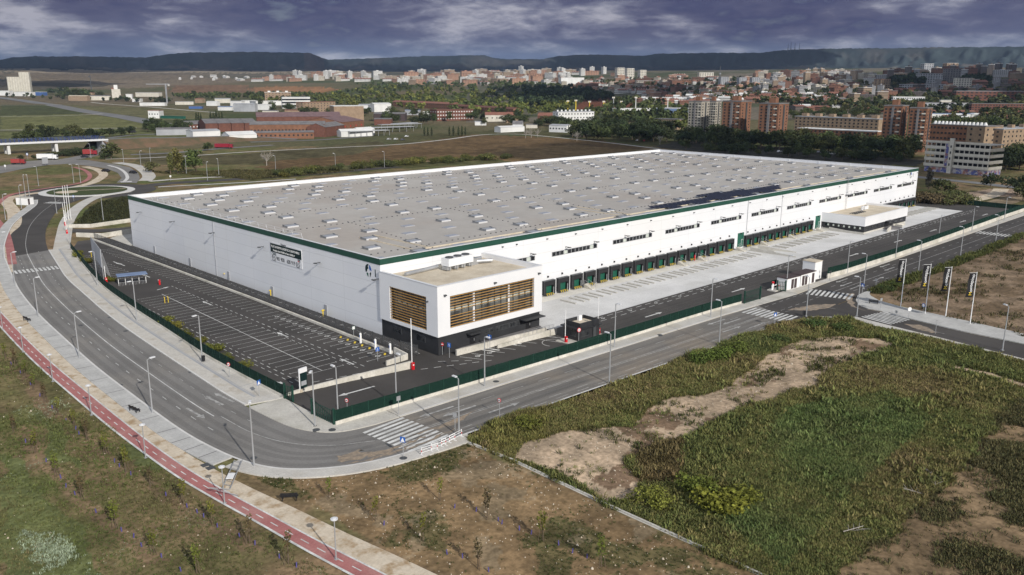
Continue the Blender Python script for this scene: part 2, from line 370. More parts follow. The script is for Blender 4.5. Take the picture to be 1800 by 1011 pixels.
def npmesh(name, V, F, mats, cols=None, smooth=False):   # V (n,3), F (m,k)
    me = bpy.data.meshes.new(name); n, k = F.shape
    me.vertices.add(len(V)); me.vertices.foreach_set('co', np.asarray(V, np.float32).ravel())
    me.loops.add(n*k); me.loops.foreach_set('vertex_index', np.asarray(F, np.int32).ravel())
    me.polygons.add(n); me.polygons.foreach_set('loop_start', np.arange(0, n*k, k, dtype=np.int32)); me.polygons.foreach_set('loop_total', np.full(n, k, np.int32))
    me.update(calc_edges=True)
    for m in (mats if isinstance(mats, (list, tuple)) else [mats]): me.materials.append(M[m])
    if smooth: me.polygons.foreach_set('use_smooth', np.ones(n, bool))
    if cols is not None: colattr(me, cols)
    o = bpy.data.objects.new(name, me); COL.objects.link(o); return o

# ================================================================== terrain, hills
def HP(pts):
    return [HIT(u, v)[:2] for u, v in pts]
SAND = [GP(p) for p in (
    [(908, 804), (925, 780), (985, 760), (1050, 750), (1100, 752), (1125, 728), (1165, 706), (1222, 694), (1262, 684), (1300, 655), (1345, 625), (1385, 604), (1440, 590), (1540, 594), (1580, 606), (1510, 632), (1450, 660), (1430, 682), (1385, 684), (1350, 706), (1300, 722), (1210, 768), (1150, 786), (1100, 800), (1108, 815), (1128, 872), (1062, 880), (1000, 842), (955, 824)],
    [(1680, 640), (1740, 655), (1900, 700), (1900, 712), (1740, 665), (1670, 648)])]
WEEDS = GP([(826, 774), (870, 742), (900, 729), (975, 711), (1070, 679), (1150, 652), (1250, 614), (1330, 584), (1400, 563), (1430, 559), (1500, 561), (1560, 580), (1650, 598), (1800, 640), (1950, 690), (1950, 790), (1800, 700), (1745, 745), (1690, 830), (1610, 905), (1500, 990), (1420, 1030), (1360, 1034), (1100, 900), (900, 808)])
DRYRIGHT = GP([(1950, 700), (1800, 690), (1745, 740), (1690, 830), (1610, 900), (1490, 990), (1400, 1060), (1900, 1120), (2000, 900)])
BROWN = GP([(450, 838), (500, 836), (560, 838), (620, 834), (700, 812), (800, 785), (822, 778), (1380, 1040), (1330, 1110), (1000, 1120), (830, 1030), (700, 975), (560, 895)])
FLAGFIELD = GP([(1528, 508), (1545, 500), (1620, 482), (1700, 452), (1800, 412), (1950, 350), (1950, 640), (1800, 592), (1640, 553), (1560, 530)])
FIELDS = [   # (pixel outline, albedo, edge roughness)
    ([(240, 290), (480, 288), (640, 275), (700, 258), (660, 248), (420, 272), (240, 268)], (0.10, 0.09, 0.05), 6),
    ([(455, 300), (1100, 262), (1165, 262), (1050, 246), (900, 238), (840, 236), (700, 252), (620, 272), (470, 284)], (0.135, 0.092, 0.05), 7),
    ([(880, 262), (1000, 254), (1120, 264), (1000, 275), (900, 285), (820, 280)], (0.21, 0.145, 0.075), 6),
    ([(440, 318), (700, 296), (900, 285), (880, 280), (640, 288), (440, 300)], (0.10, 0.10, 0.045), 5),
    ([(700, 255), (840, 235), (900, 236), (1060, 246), (1200, 262), (1200, 250), (900, 226), (700, 240)], (0.085, 0.082, 0.04), 6),
    ([(0, 202), (140, 200), (270, 214), (250, 224), (120, 232), (0, 228)], (0.15, 0.155, 0.068), 3),
    ([(0, 232), (200, 226), (330, 232), (330, 246), (0, 246)], (0.13, 0.14, 0.062), 3),
    ([(0, 184), (110, 184), (150, 200), (0, 204)], (0.075, 0.085, 0.04), 3),
    ([(110, 184), (350, 192), (400, 205), (290, 212), (160, 196)], (0.14, 0.135, 0.07), 5),
    ([(0, 166), (330, 170), (330, 182), (0, 180)], (0.15, 0.125, 0.085), 8),
    ([(0, 126), (140, 124), (330, 130), (480, 142), (300, 152), (40, 156), (0, 150)], (0.19, 0.155, 0.11), 20),
    ([(0, 120), (200, 121), (460, 116), (560, 122), (640, 128), (300, 128), (0, 127)], (0.32, 0.27, 0.20), 30),
    ([(440, 154), (475, 152), (560, 152), (600, 157), (560, 165), (450, 163)], (0.30, 0.165, 0.085), 6),
    ([(300, 150), (440, 150), (440, 163), (300, 163)], (0.19, 0.12, 0.075), 8),
    ([(1012, 193), (1020, 176), (1060, 170), (1110, 173), (1118, 193)], (0.15, 0.062, 0.038), 2),
    ([(1150, 258), (1300, 276), (1610, 292), (1630, 282), (1420, 262), (1200, 246)], (0.06, 0.058, 0.05), 4),
    ([(1600, 362), (1640, 330), (1800, 345), (1900, 340), (1900, 400), (1780, 380), (1700, 366)], (0.13, 0.12, 0.055), 5),
    ([(1690, 372), (1740, 352), (1790, 342), (1900, 330), (1900, 350), (1800, 352), (1720, 378)], (0.30, 0.24, 0.17), 2),
    ([(1690, 340), (1740, 332), (1900, 335), (1900, 343), (1700, 347)], (0.30, 0.23, 0.18), 2),
]
def make_ground():
    fine = np.linspace(YAW-0.66, YAW+0.66, 860); rest = np.linspace(YAW+0.66, YAW-0.66+2*math.pi, 50)[1:-1]
    A = np.concatenate([fine, rest]); rr = np.concatenate([[6, 25, 45], np.geomspace(62, 700, 420), np.geomspace(706, 14000, 170)])
    AA, RR = np.meshgrid(A, rr); X = CX+RR*np.cos(AA); Y = CY+RR*np.sin(AA)
    x, y = X.ravel(), Y.ravel(); d = RR.ravel(); z = terr(x, y)-0.08
    j = np.clip(d/150, 0.7, 40)                          # edge wobble grows with distance
    wx = x+j*1.6*(fbm(x, y, 5, 3)-0.5)*2; wy = y+j*1.6*(fbm(x, y, 5, 8)-0.5)*2
    n1, n2, n3 = fbm(x, y, 34, 1), fbm(x, y, 9, 2), fbm(x, y, 260, 5, 5)
    def L3(a, b, t): t = np.clip(t, 0, 1)[:, None]; return np.array(a)[None]*(1-t)+np.array(b)[None]*t
    C = L3((0.115, 0.118, 0.050), (0.225, 0.160, 0.098), (n1*0.55+n2*0.45-0.36)*4.0)     # planted field: grass and bare earth
    pg = np.clip((fbm(x, y, 14, 11)-0.56)*7, 0, 1)[:, None]; C = C*(1-pg*0.6)+np.array((0.10, 0.135, 0.045))*pg*0.6
    far = d > 620
    Cf = L3((0.075, 0.09, 0.04), (0.155, 0.13, 0.08), (n3-0.36)*3.5); C[far] = Cf[far]
    twn = (np.arctan2(y-CY, x-CX) < BM+0.02) & (d > 950); Ct = L3((0.07, 0.085, 0.045), (0.17, 0.15, 0.12), (fbm(x, y, 120, 6)-0.38)*4); C[twn] = Ct[twn]
    fl = d > 3800; Cx = L3((0.075, 0.08, 0.055), (0.21, 0.175, 0.125), (fbm(x, y*2.2, 900, 4, 5)-0.42)*4.2); C[fl] = Cx[fl]
    def paint(poly, col, var=0.25, amp=1.0, soft=0):
        m = inpoly(x+(wx-x)*amp, y+(wy-y)*amp, poly)
        C[m] = np.array(col)[None]*(1+var*(n2[m]*1.2+n1[m]*0.8-1.0)*2)[:, None]
    for p, c, a in FIELDS: paint(HP(p), c, 0.3, a*0.16)
    paint(BROWN, (0.218, 0.152, 0.086), 0.3, 1.2)
    m = inpoly(wx, wy, BROWN) & (fbm(x, y, 7, 21) > 0.60); C[m] = C[m]*0.45+np.array((0.07, 0.085, 0.035))*0.55
    m = inpoly(wx, wy, BROWN) & (fbm(x, y, 4.5, 33) > 0.66); C[m] = C[m]*0.5+np.array((0.27, 0.22, 0.15))*0.5
    for p in ([(12, 748), (48, 750), (110, 835), (215, 920), (300, 985), (250, 992), (130, 885), (50, 800)], [(128, 752), (168, 766), (230, 822), (335, 882), (470, 962), (420, 968), (255, 862), (180, 808)], [(0, 622), (22, 630), (70, 684), (130, 745), (95, 742), (30, 670)]): paint(GP(p), (0.205, 0.148, 0.092), 0.35, 0.8)
    for p in ([(0, 800), (40, 812), (95, 880), (170, 945), (190, 1020), (0, 1050)], [(60, 720), (120, 770), (140, 830), (90, 800)], [(230, 770), (300, 810), (280, 830), (215, 790)]): paint(GP(p), (0.128, 0.145, 0.062), 0.35, 1.6)
    paint(FLAGFIELD, (0.215, 0.160, 0.112), 0.3, 1.0)
    m = inpoly(wx, wy, FLAGFIELD) & (fbm(x, y, 8, 13) > 0.54); C[m] = C[m]*0.5+np.array((0.12, 0.085, 0.05))*0.5
    paint(WEEDS, (0.085, 0.078, 0.036), 0.4, 1.4)
    paint(DRYRIGHT, (0.215, 0.155, 0.095), 0.35, 1.4)
    for s in SAND: paint(s, (0.42, 0.325, 0.235), 0.22, 1.0)
    rut = inpoly(wx, wy, SAND[0]) & (fbm(x, y, 6, 41) > 0.64); C[rut] = np.array((0.20, 0.14, 0.095))
    na = len(A); nr = len(rr); I = np.arange(nr*na).reshape(nr, na)
    F = np.stack([I[:-1, :], np.roll(I, -1, 1)[:-1, :], np.roll(I, -1, 1)[1:, :], I[1:, :]], -1).reshape(-1, 4)[:, ::-1]
    o = npmesh('ground', np.stack([x, y, z], 1), F, 'ground', np.clip(C, 0.01, 0.8), True); struct(o)
make_ground()

SKY = [(-500, 112), (0, 105), (30, 100), (140, 99), (255, 101), (290, 96), (320, 93), (375, 92), (450, 91), (545, 93), (560, 99), (576, 105), (640, 103), (740, 99), (850, 97), (872, 103), (900, 104), (950, 104), (985, 98), (1040, 96), (1130, 98), (1160, 94), (1250, 93), (1330, 93), (1380, 88), (1420, 86), (1500, 85), (1560, 85), (1640, 83), (1800, 82), (2300, 88)]
def make_hills():
    us = np.linspace(-450, 2250, 900); vs = np.interp(us, [a for a, b in SKY], [b for a, b in SKY])
    D = np.stack([raydir(a, b) for a, b in zip(us, vs)]); hl = np.hypot(D[:, 0], D[:, 1]); az = np.arctan2(D[:, 1], D[:, 0])
    spur = np.interp(us, [-450, 250, 560, 580, 900, 1150, 1350, 1800, 2250], [7300, 7000, 6500, 7600, 7500, 7000, 6300, 5900, 6000])
    zr = H+D[:, 2]/hl*spur
    T = np.concatenate([np.linspace(-0.1, 1, 46), [1.12, 1.4]])
    V = []; C = []
    for t in T:
        dist = 5000+(spur-5000)*t
        x = CX+dist*np.cos(az); y = CY+dist*np.sin(az); base = terr(x, y)
        s = np.interp(t, [-0.1, 0, 0.35, 0.62, 0.86, 0.95, 1, 1.5], [0, 0.0, 0.10, 0.34, 0.84, 0.97, 1.0, 1.0])
        g = fbm(us*9, np.full_like(us, t*900), 900, 3, 5)
        z = base-6+(zr-base+6)*s
        gull = (np.abs(fbm(us*3.2, np.full_like(us, t*260), 110, 7, 4)-0.5)*2)
        z = z+(gull-0.35)*110*s*(1-s)*4*0.6+(g-0.5)*60*(1-abs(2*s-1))
        if t >= 0.95: z = z+(vnoise(us, us*0, 2.6, 5)+vnoise(us, us*0, 7, 6)-1)*5.5
        V.append(np.stack([x, y, z], 1))
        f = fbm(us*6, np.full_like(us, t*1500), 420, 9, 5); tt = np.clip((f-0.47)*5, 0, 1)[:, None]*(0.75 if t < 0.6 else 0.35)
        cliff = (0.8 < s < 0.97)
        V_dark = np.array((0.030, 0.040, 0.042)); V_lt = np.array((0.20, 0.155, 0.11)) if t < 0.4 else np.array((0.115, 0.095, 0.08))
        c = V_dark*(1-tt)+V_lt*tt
        lit = np.clip((us-1250)/300, 0, 1)[:, None]; c = c*(1+lit*0.9)  # right-hand hills brightened in the vertex colour to read as sunlit
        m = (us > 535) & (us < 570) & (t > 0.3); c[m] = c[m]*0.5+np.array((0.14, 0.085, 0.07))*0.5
        C.append(c*(.75+.9*np.clip(gull-.1, 0, 1))[:, None])  # gullies darker, ribs lighter: relief shading put into the colour
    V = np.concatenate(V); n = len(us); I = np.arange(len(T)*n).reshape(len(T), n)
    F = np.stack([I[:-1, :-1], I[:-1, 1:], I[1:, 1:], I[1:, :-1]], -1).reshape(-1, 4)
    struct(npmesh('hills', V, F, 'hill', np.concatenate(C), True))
make_hills()
def low_hill():
    # a bare knoll on the plain left of the mill
    b = HIT(88, 152); mp = MPP(88, 152); n = 40; V = []; F = []
    us = np.linspace(-1, 1, n); 
    for j in np.linspace(0, 1, 10):
        for i in us:
            h = max(0, 1-abs(i)**1.3)*math.sin(math.pi*j)*11*mp*(0.8+0.4*vnoise(i*40, j*20, 7, 2))
            X = b[0]+CR[0]*i*62*mp+CF[0]*(j-0.5)*700; Y = b[1]+CR[1]*i*62*mp+CF[1]*(j-0.5)*700
            V.append((X, Y, terr(X, Y)-4+float(h)))
    I = np.arange(10*n).reshape(10, n); F = np.stack([I[:-1, :-1], I[:-1, 1:], I[1:, 1:], I[1:, :-1]], -1).reshape(-1, 4)
    struct(npmesh('knoll', np.array(V), F, 'hill', np.tile((0.085, 0.075, 0.055), (len(V), 1)), True))
low_hill()

# ================================================================== roads, pavements, paths
OUT = spline([(-30.4, 124), (-34.6, 101), (-38, 81), (-40.7, 58), (-42.4, 36), (-43.6, 18), (-44.2, 0), (-44.5, -16), (-44.0, -25), (-42.8, -32), (-40.6, -36.6), (-36.8, -40), (-31.7, -42.3), (-25, -43.4), (-16.8, -43.9), (-1, -44.2), (24, -45.0), (50, -45.9), (64, -46.4)], 5)
INN = spline([(-19.2, 127.4), (-23.3, 106.1), (-26.7, 87.7), (-29.2, 66.5), (-30.8, 52.3), (-32.1, 37), (-33.1, 19.7), (-34.0, 0.9), (-34.4, -9), (-34.2, -18), (-33.7, -25), (-32.4, -29), (-30, -31.8), (-26, -33), (-21, -33.3), (0, -33.9), (23, -34.5), (57.7, -35.4), (69, -36)], 5)
RC = (32.0, 253.0)
def arc(c, r, a0, a1, n=16): return [(c[0]+r*math.cos(R(a0+(a1-a0)*k/n)), c[1]+r*math.sin(R(a0+(a1-a0)*k/n))) for k in range(n+1)]
up_out = spline([(-30.4, 124), (-25.4, 144.5), (-16.1, 174.9), (-8, 195.4), (4, 222), (9, 238)], 5)
up_inn = spline([(-19.2, 127.4), (-15, 144.4), (-8.1, 167.5), (3, 197), (12, 216), (22, 229)], 5)
curve = MB(); curve.sheet(strip_poly(OUT[:95], INN[:95]) if False else strip_poly(OUT, INN), 0.0)
road1 = curve.build('curved_road', ['asphalt']); struct(road1)
mb = MB(); mb.sheet(strip_poly(up_out, up_inn), 0.0); struct(mb.build('upper_road', ['asphalt_dark']))
SIDE = GP([(1388, 570), (1402, 564), (1428, 556.5), (1505, 557), (1567, 573), (1650, 593), (1800, 631), (1960, 672), (1960, 650), (1800, 606), (1690, 583.5), (1600, 562), (1563, 551), (1525, 544), (1508, 537), (1503, 528), (1507, 519), (1520, 513), (1545, 507)])
mb = MB(); mb.sheet([(69, -36), (84, -36.9), (98, -36.4), (170, -36.2), (260, -36.2), (420, -36.0), (420, -46.8), (210, -46.7), (153, -46.8), (120, -46.7)]+[SIDE[-1]]+[(64, -46.4)], 0.0)
struct(mb.build('front_road', ['asphalt_dark']))
mb = MB(); mb.sheet(SIDE, 0.004); struct(mb.build('side_road', ['asphalt_dark']))
# street surface east of the bend carries pale dusty wheel tracks
mb = MB(); mb.sheet(strip_poly([(-24, -43.2), (-1, -44.0), (24, -44.8), (50, -45.7), (63, -46.2)], [(-24, -33.4), (0, -34.1), (23, -34.7), (57.7, -35.6), (68, -36.1)]), 0.004); struct(mb.build('street', ['asphalt_street']))
# dust spread over the bend near the zebra
def blob(px, name, m, z=0.006, amp=0.7, seed=1):
    P = spline(GP(px)+[G(*px[0])], 8); P = [(x+(vnoise(x, y, 0.8, seed)-0.5)*amp*2, y+(vnoise(x, y, 0.8, seed+3)-0.5)*amp*2) for x, y in P[:-1]]
    b = MB(); b.sheet(P, z); return struct(b.build(name, [m]))
for q, px in enumerate(([(592, 803), (625, 797), (660, 795), (640, 804), (600, 811)], [(610, 813), (650, 806), (690, 795), (725, 784), (680, 802), (630, 815)], [(600, 799), (640, 790), (600, 806)], [(640, 800), (700, 784), (760, 762), (705, 788), (655, 803)], [(700, 793), (745, 776), (800, 752), (750, 778)], [(720, 768), (780, 746), (840, 722), (790, 748)])):
    blob(px, 'dust_patch', 'dust', 0.022+.002*q, 0.5, 2+q)
blob([(1385, 545), (1420, 538), (1470, 535), (1430, 546)], 'dust_patch', 'dust', 0.010, 0.5, 5)
blob([(1484, 522), (1500, 516), (1502, 538), (1520, 546), (1500, 540), (1490, 532)], 'dust_patch', 'dust', 0.010, 0.3, 6)
blob([(1590, 570), (1620, 572), (1645, 585), (1620, 581)], 'dust_patch', 'dust', 0.010, 0.3, 8)
# roundabout
mb = MB(); mb.sheet(arc(RC, 26.5, 0, 354, 59), -0.004); struct(mb.build('roundabout_road', ['asphalt_dark']))
mb = MB(); mb.prism(arc(RC, 18.2, 0, 352, 44), -0.05, 0.16); struct(mb.build('roundabout_kerb', ['kerb']))
mb = MB(); mb.sheet(arc(RC, 15.2, 0, 352, 44), 0.30); o = mb.build('roundabout_island', ['weed']); colattr(o.data, np.tile((0.055, 0.07, 0.03), (len(o.data.vertices), 1))); struct(o)
mb = MB(); c = G(117, 339); mb.prism(arc(c, 4.2, 0, 345, 23), 0.2, 0.36); mb.line([(RC[0]-6, RC[1]+4), (RC[0]+14, RC[1]-4)], 1.2, 0.37); struct(mb.build('roundabout_paving', ['sandy']))
def strip(name, px, w, m, z=0.0, hit=False, n=6):
    P = [HIT(*p)[:2] if hit else G(*p) for p in px]; P = spline(P, n); rb = ribbon(P, w); b = MB()
    for (a, bb), (c, d) in zip(rb, rb[1:]):
        za, zb = (float(terr(*a)) if hit else 0)+z, (float(terr(*c)) if hit else 0)+z
        b.face([(*bb, za), (*d, zb), (*c, zb), (*a, za)])
    return struct(b.build(name, [m])), P
# exits of the roundabout
NR = strip_poly(GP([(240, 322), (246, 313), (243, 304), (228, 294), (192, 287), (150, 281), (100, 280), (50, 283), (0, 292), (-60, 304)]), GP([(205, 321), (214, 313), (207, 304), (190, 297), (160, 292), (120, 288), (85, 290), (45, 296), (0, 305), (-60, 318)]))
mb = MB(); mb.sheet(NR, 0.004); struct(mb.build('north_road', ['asphalt']))
mb = MB(); mb.line(spline(GP([(218, 320), (224, 313), (220, 304), (208, 296), (190, 291)]), 5), 1.6, 0.12); struct(mb.build('traffic_island', ['kerb']))
strip('underpass_road', [(90, 284), (140, 277), (165, 270), (172, 262), (176, 255)], 11, 'asphalt', 0.008)
strip('back_road', [(255, 327), (300, 322), (400, 316), (520, 308), (700, 293)], 8.5, 'asphalt_dark', 0.006)
strip('back_pavement', [(262, 319), (330, 314), (470, 307), (560, 300)], 4.0, 'pave', 0.05)
strip('back_verge', [(278, 329), (330, 326), (430, 321), (520, 315)], 2.0, 'kerb', 0.05)
# pavements (real kerb height)
KZ = 0.13
def pav(name, poly, m='pave', z1=KZ):
    b = MB(); b.prism(poly, -0.05, z1); return struct(b.build(name, [m]))
LF = spline([(-14.7, 123.2), (-18.4, 103.2), (-21.2, 87.7), (-24.0, 69.4), (-25.9, 48.5), (-27.3, 28.1), (-28.5, 12.3), (-28.8, 2.2), (-28.9, -7.1), (-28.9, -15.9)], 5)   # line of the green fence by the parking
inn1 = [p for p in INN if p[1] > -15.5]
pav('left_pavement', strip_poly([(p[0]+0.02, p[1]) for p in inn1], LF), 'pave')
mb = MB(); mb.line(offs(inn1[:-1], 1.45), 2.2, KZ+.003); dm('pave_cream', (0.50, 0.475, 0.43), (0.58, 0.555, 0.51), .3, .9, c3=(.44, .40, .34), scale3=.3, fine=3); struct(mb.build('kerbside_paving', ['pave_cream']))
mb = MB(); mb.line(offs(inn1[:-1], 2.6), 0.35, KZ+0.006); mb.line(offs(inn1[:-1], 2.95), 0.12, KZ+0.008); struct(mb.build('drain_line', ['far_grey']))
mb = MB()
for k in range(6, len(inn1)-4, 3):
    a, b_ = offs(inn1, 2.7)[k], LF[min(range(len(LF)), key=lambda i: abs(LF[i][1]-inn1[k][1]))]; mb.stripe(a, b_, 0.12, KZ+0.007)
struct(mb.build('paving_joint', ['far_grey']))
corner = [p for p in INN if p[1] <= -15.4 and p[0] < -20]
pav('corner_pavement', [(-28.9, -15.9)]+[(-34.1, -15.6)]+corner+[(-21, -30.05), (-28.9, -29.6)], 'concrete', 0.10)
pav('front_pavement', strip_poly([(-20.9, -33.3), (0, -33.9), (23, -34.5), (57.7, -35.4), (68.5, -36.0)], [(-20.9, -30.1), (0, -30.9), (23, -31.6), (57.7, -32.3), (68.5, -33.0)]), 'pave')
pav('gate_apron', [(68.6, -36.0), (84.2, -36.9), (84.2, -33.6), (68.6, -33.0)], 'concrete', 0.06)
pav('front_pavement', strip_poly([(84.3, -36.9), (98, -36.4), (170, -36.2), (260, -36.2), (420, -36)], [(84.3, -34.0), (98, -34.4), (140, -35.1), (260, -33.6), (420, -33)]), 'pave')
o1 = offs(OUT, 0.0); PO = [p for p in OUT]
def shift(P, w): return offs(P, w)
outp = [p for p in up_out[::-1]]+[p for p in OUT[1:]]
tile = shift([p for p in outp if p[1] > -30.5], -2.9)
pav('outer_pavement', strip_poly([p for p in outp if p[1] > -30.5], tile), 'pave_grey')
cornr = [p for p in OUT if p[1] <= -29.6]
cw = [2.9+0.4*math.sin(min(i, 12)/12*3.14) for i in range(len(cornr))]
pav('bend_pavement', strip_poly(cornr, [tuple(np.array(a)) for a in [offs(cornr, -2.35)[i] for i in range(len(cornr))]]), 'pave')
mb = MB()
for k in range(2, len(tile)-1, 2): mb.stripe([p for p in outp if p[1] > -30.5][k], tile[k], 0.16, KZ+0.006)
struct(mb.build('paving_joint', ['slate']))
# kerb stones along both sides
mb = MB()
for P, s in ((outp, -0.0), (inn1, 0.0)): mb.line(offs(P, -0.16 if P is outp else 0.16), 0.3, KZ+0.010)
mb.line([(-21, -33.1), (0, -33.7), (23, -34.3), (57.7, -35.2), (68.5, -35.85)], 0.3, KZ+0.010); struct(mb.build('kerb', ['kerb']))
# cycle path and sandy path
BO = spline([(-44, 106), (-46.4, 82), (-48.0, 62), (-49.4, 42), (-50.3, 24), (-50.7, 8), (-51.0, -8), (-50.9, -20), (-50.6, -30), (-49.9, -38), (-49.0, -46), (-48.2, -54), (-47.2, -62), (-45.5, -75), (-43, -92), (-40, -110)], 5)
BI = spline([(-42.1, 106), (-44.4, 82), (-46.0, 62), (-47.4, 42), (-48.3, 24), (-48.7, 8), (-49.0, -8), (-49.1, -20), (-48.8, -30), (-48.1, -38), (-47.2, -46), (-46.3, -54), (-45.2, -62), (-43.5, -75), (-41, -92), (-38, -110)], 5)
SO = spline([(-36.9, 106), (-40.2, 82), (-42.6, 62), (-44.7, 42), (-45.9, 24), (-46.5, 8), (-47.0, -8), (-47.2, -20), (-46.7, -30), (-45.8, -38), (-44.6, -46), (-43.5, -54), (-42.2, -62), (-40.3, -75), (-37.6, -92), (-34.5, -110)], 5)
mb = MB(); mb.prism(strip_poly(BO, BI), -0.05, 0.05); struct(mb.build('cycle_path', ['bike']))
mb = MB(); mb.prism(strip_poly([(p[0]+0.01, p[1]) for p in BI], SO), -0.05, 0.04); struct(mb.build('sandy_path', ['sandy']))
mb = MB(); mb.line(BO, 0.28, 0.058); mb.line(BI, 0.22, 0.058); mb.line([((a[0]+b[0])/2, (a[1]+b[1])/2) for a, b in zip(BO, BI)], 0.13, 0.056, 1.3, 1.3); struct(mb.build('cycle_path_marking', ['paint']))
# the two paths go on past the bend, up to the roundabout
strip('cycle_path', [(22, 465), (16, 430), (8, 405), (-12, 372), (10, 347), (40, 338), (90, 330), (140, 322), (158, 311), (150, 300), (130, 294)], 2.0, 'bike', 0.05)
strip('sandy_path', [(5, 480), (8, 440), (4, 415), (24, 395), (24, 372), (12, 352), (40, 343), (90, 336), (150, 325), (172, 316), (182, 306), (170, 298), (150, 293)], 4.2, 'sandy', 0.03)
strip('pale_pavement', [(255, 318), (262, 310), (254, 300), (236, 291), (205, 286)], 6.0, 'pave', 0.03)
strip('upper_pavement', [(108, 440), (112, 415), (119, 388), (138, 364), (172, 346), (226, 337)], 4.2, 'pave', 0.04)
# far pavement of the front street, both sides of the side road
pav('weed_side_pavement', strip_poly([(-18, -43.95), (-1, -44.3), (24, -45.1), (50, -46.0), (63.6, -47.0)], [(-19, -46.1), (-1, -46.4), (24, -47.2), (50, -48.2), (62, -49.6)]), 'pave')
sl = GP([(1388, 571), (1402, 565), (1428, 557.5), (1505, 558), (1567, 574), (1650, 594), (1800, 632), (1960, 673)])
sl2 = GP([(1381, 579), (1402, 571.5), (1430, 562), (1500, 563.5), (1560, 580), (1645, 601), (1800, 641), (1960, 685)])
pav('side_pavement', strip_poly(sl, sl2), 'pave')
fu = GP([(1960, 649), (1800, 605), (1690, 582.5), (1600, 561), (1563, 550), (1525, 543), (1509, 536.5), (1504, 528), (1508, 519.5), (1520, 514), (1545, 508)])
fu2 = GP([(1960, 630), (1800, 588), (1700, 565), (1640, 552), (1580, 539), (1545, 529), (1531, 521), (1528, 517), (1530, 513), (1540, 508), (1551, 504)])
pav('corner_pavement', strip_poly(fu, fu2), 'pave_grey')
x0 = fu[-1][0]
pav('far_pavement', [(x0+0.2, -46.9), (153, -46.95), (210, -46.85), (420, -46.95), (420, -49.3), (210, -49.2), (153, -49.2), (fu2[-1][0]+0.2, -49.0)], 'pave')

# yard, parking, apron
mb = MB(); mb.sheet([(-28.7, -29.4), (-28.5, -15.9), (-17, -15), (-1, -12), (-1, 0), (262, 0), (262, -33), (140, -34.8), (98, -33.6), (57, -31.6), (0, -30.5)], -0.022); mb.sheet([(56, -34.6), (110, -35), (110, -46.6), (83, -46.9), (66, -50), (58, -46)], -0.024); struct(mb.build('site_asphalt', ['asphalt_dark']))
mb = MB(); mb.sheet([(-28.8, -29.6), (-28.6, -15.8), (-17.4, -16.2), (-7.2, -18.2), (-0.5, -17.8), (24.8, -17.0), (24.8, -18.6), (246, -18.4), (262, -17), (262, -33.4), (140, -35.1), (98, -34.2), (57.7, -32.1), (0, -30.7)], 0.012); struct(mb.build('yard_asphalt', ['asphalt_dark']))
mb = MB(); mb.sheet([(LF[i][0]+0.2, LF[i][1]) for i in range(len(LF))][::-1]+[(-9, 136), (-1.0, 136), (-0.05, 118.6), (-0.05, 0), (-0.05, -16.6), (-7.0, -18.0), (-17.3, -15.95)], 0.006); struct(mb.build('parking_asphalt', ['asphalt_dark']))
mb = MB(); mb.sheet([(24.8, -0.1), (244.3, -0.1), (243.5, -17.6), (119, -18.45), (24.8, -18.55)], 0.018); struct(mb.build('concrete_apron', ['apron']))
mb = MB(); mb.sheet([(244.35, 30), (262, 30), (262, -18), (244.35, -17.7)], 0.012); struct(mb.build('yard_asphalt', ['asphalt_dark']))
mb = MB(); mb.sheet([(24.85, -0.15), (169, -0.15), (169, -3.6), (24.85, -3.6)], 0.024); dm('dock_strip', (0.60, 0.575, 0.52), (0.67, 0.645, 0.59), .3, .9)
struct(mb.build('dock_strip', ['dock_strip']))
mb = MB(); mb.sheet([(-0.5, 119), (-0.5, 135), (12, 145), (30, 145), (30, 119)], 0.010); struct(mb.build('rear_apron', ['concrete']))

# ------------------------------------------------------------------ painted markings
def arrow(b, p, ang, L=4.5, z=0.02, w=0.32, head=1.5):
    c, s = math.cos(ang), math.sin(ang); T = lambda x, y: (p[0]+x*c-y*s, p[1]+x*s+y*c, z)
    b.face([T(-L/2, -w/2), T(L/2-head, -w/2), T(L/2-head, w/2), T(-L/2, w/2)]); b.face([T(L/2-head, -w*1.5), T(L/2, 0), T(L/2-head, w*1.5)]); return b
PKZ = 0.016
mk = MB()
for k in range(58):                      # row beside the grey fence
    y = -10.3+k*2.25
    xo = -10.3+y*.013; mk.stripe((xo, y), (-5.3, y), 0.085, PKZ); mk.stripe((xo, y-0.22), (xo, y+0.22), 0.11, PKZ+.002)
for k in range(36):                      # double row
    y = -9.2+k*2.2
    if y > 58: break
    xa, xb = -22.8+max(y, 0)*.012, -14.1+y*.03; mk.stripe((xa, y), (xb, y), 0.08, PKZ)
    for X in (xa, xb): mk.stripe((X, y-0.2), (X, y+0.2), 0.11, PKZ+.002)
mk.stripe((-18.3, -9.2), (-16.6, 58), 0.13, PKZ+0.004)
mk.line([(-12.2, -12), (-12.0, 66)], 0.13, PKZ, 1.1, 1.1); mk.line([(-13.4, -12), (-13.3, 20)], 0.11, PKZ, 1.1, 1.1)
mk.line([(-23.6, -11), (-23.6, 62)], 0.13, PKZ, 1.1, 1.1); mk.line([(-24.6, -11), (-24.6, 62)], 0.11, PKZ, 1.1, 1.1)
mk.line([(-24.5, -12.4), (-9, -15.5)], 0.12, PKZ, 1.2, 1.0)
for k in range(17):                      # upper double row by the billboard
    y = 77+k*2.2; mk.stripe((-18.4, y), (-13.45, y), 0.11, PKZ); mk.stripe((-13.45, y-.2), (-13.45, y+.2), .12, PKZ+.002)
for y in (-8, 13, 44): arrow(mk, (-12.9, y), R(90), 4.2, PKZ, 0.3)
for y in (78, 95, 113): arrow(mk, (-12.2-(95-y)*0.03+0.6, y), R(90), 4.2, PKZ, .3); arrow(mk, (-13.4-(95-y)*0.03+1.6, y+3), R(-90), 4.2, PKZ, .3)
arrow(mk, (-26.3, -8.5), R(-75), 4.6, PKZ, .3); arrow(mk, (-25.6, 46), R(-85), 4.2, PKZ, .3)
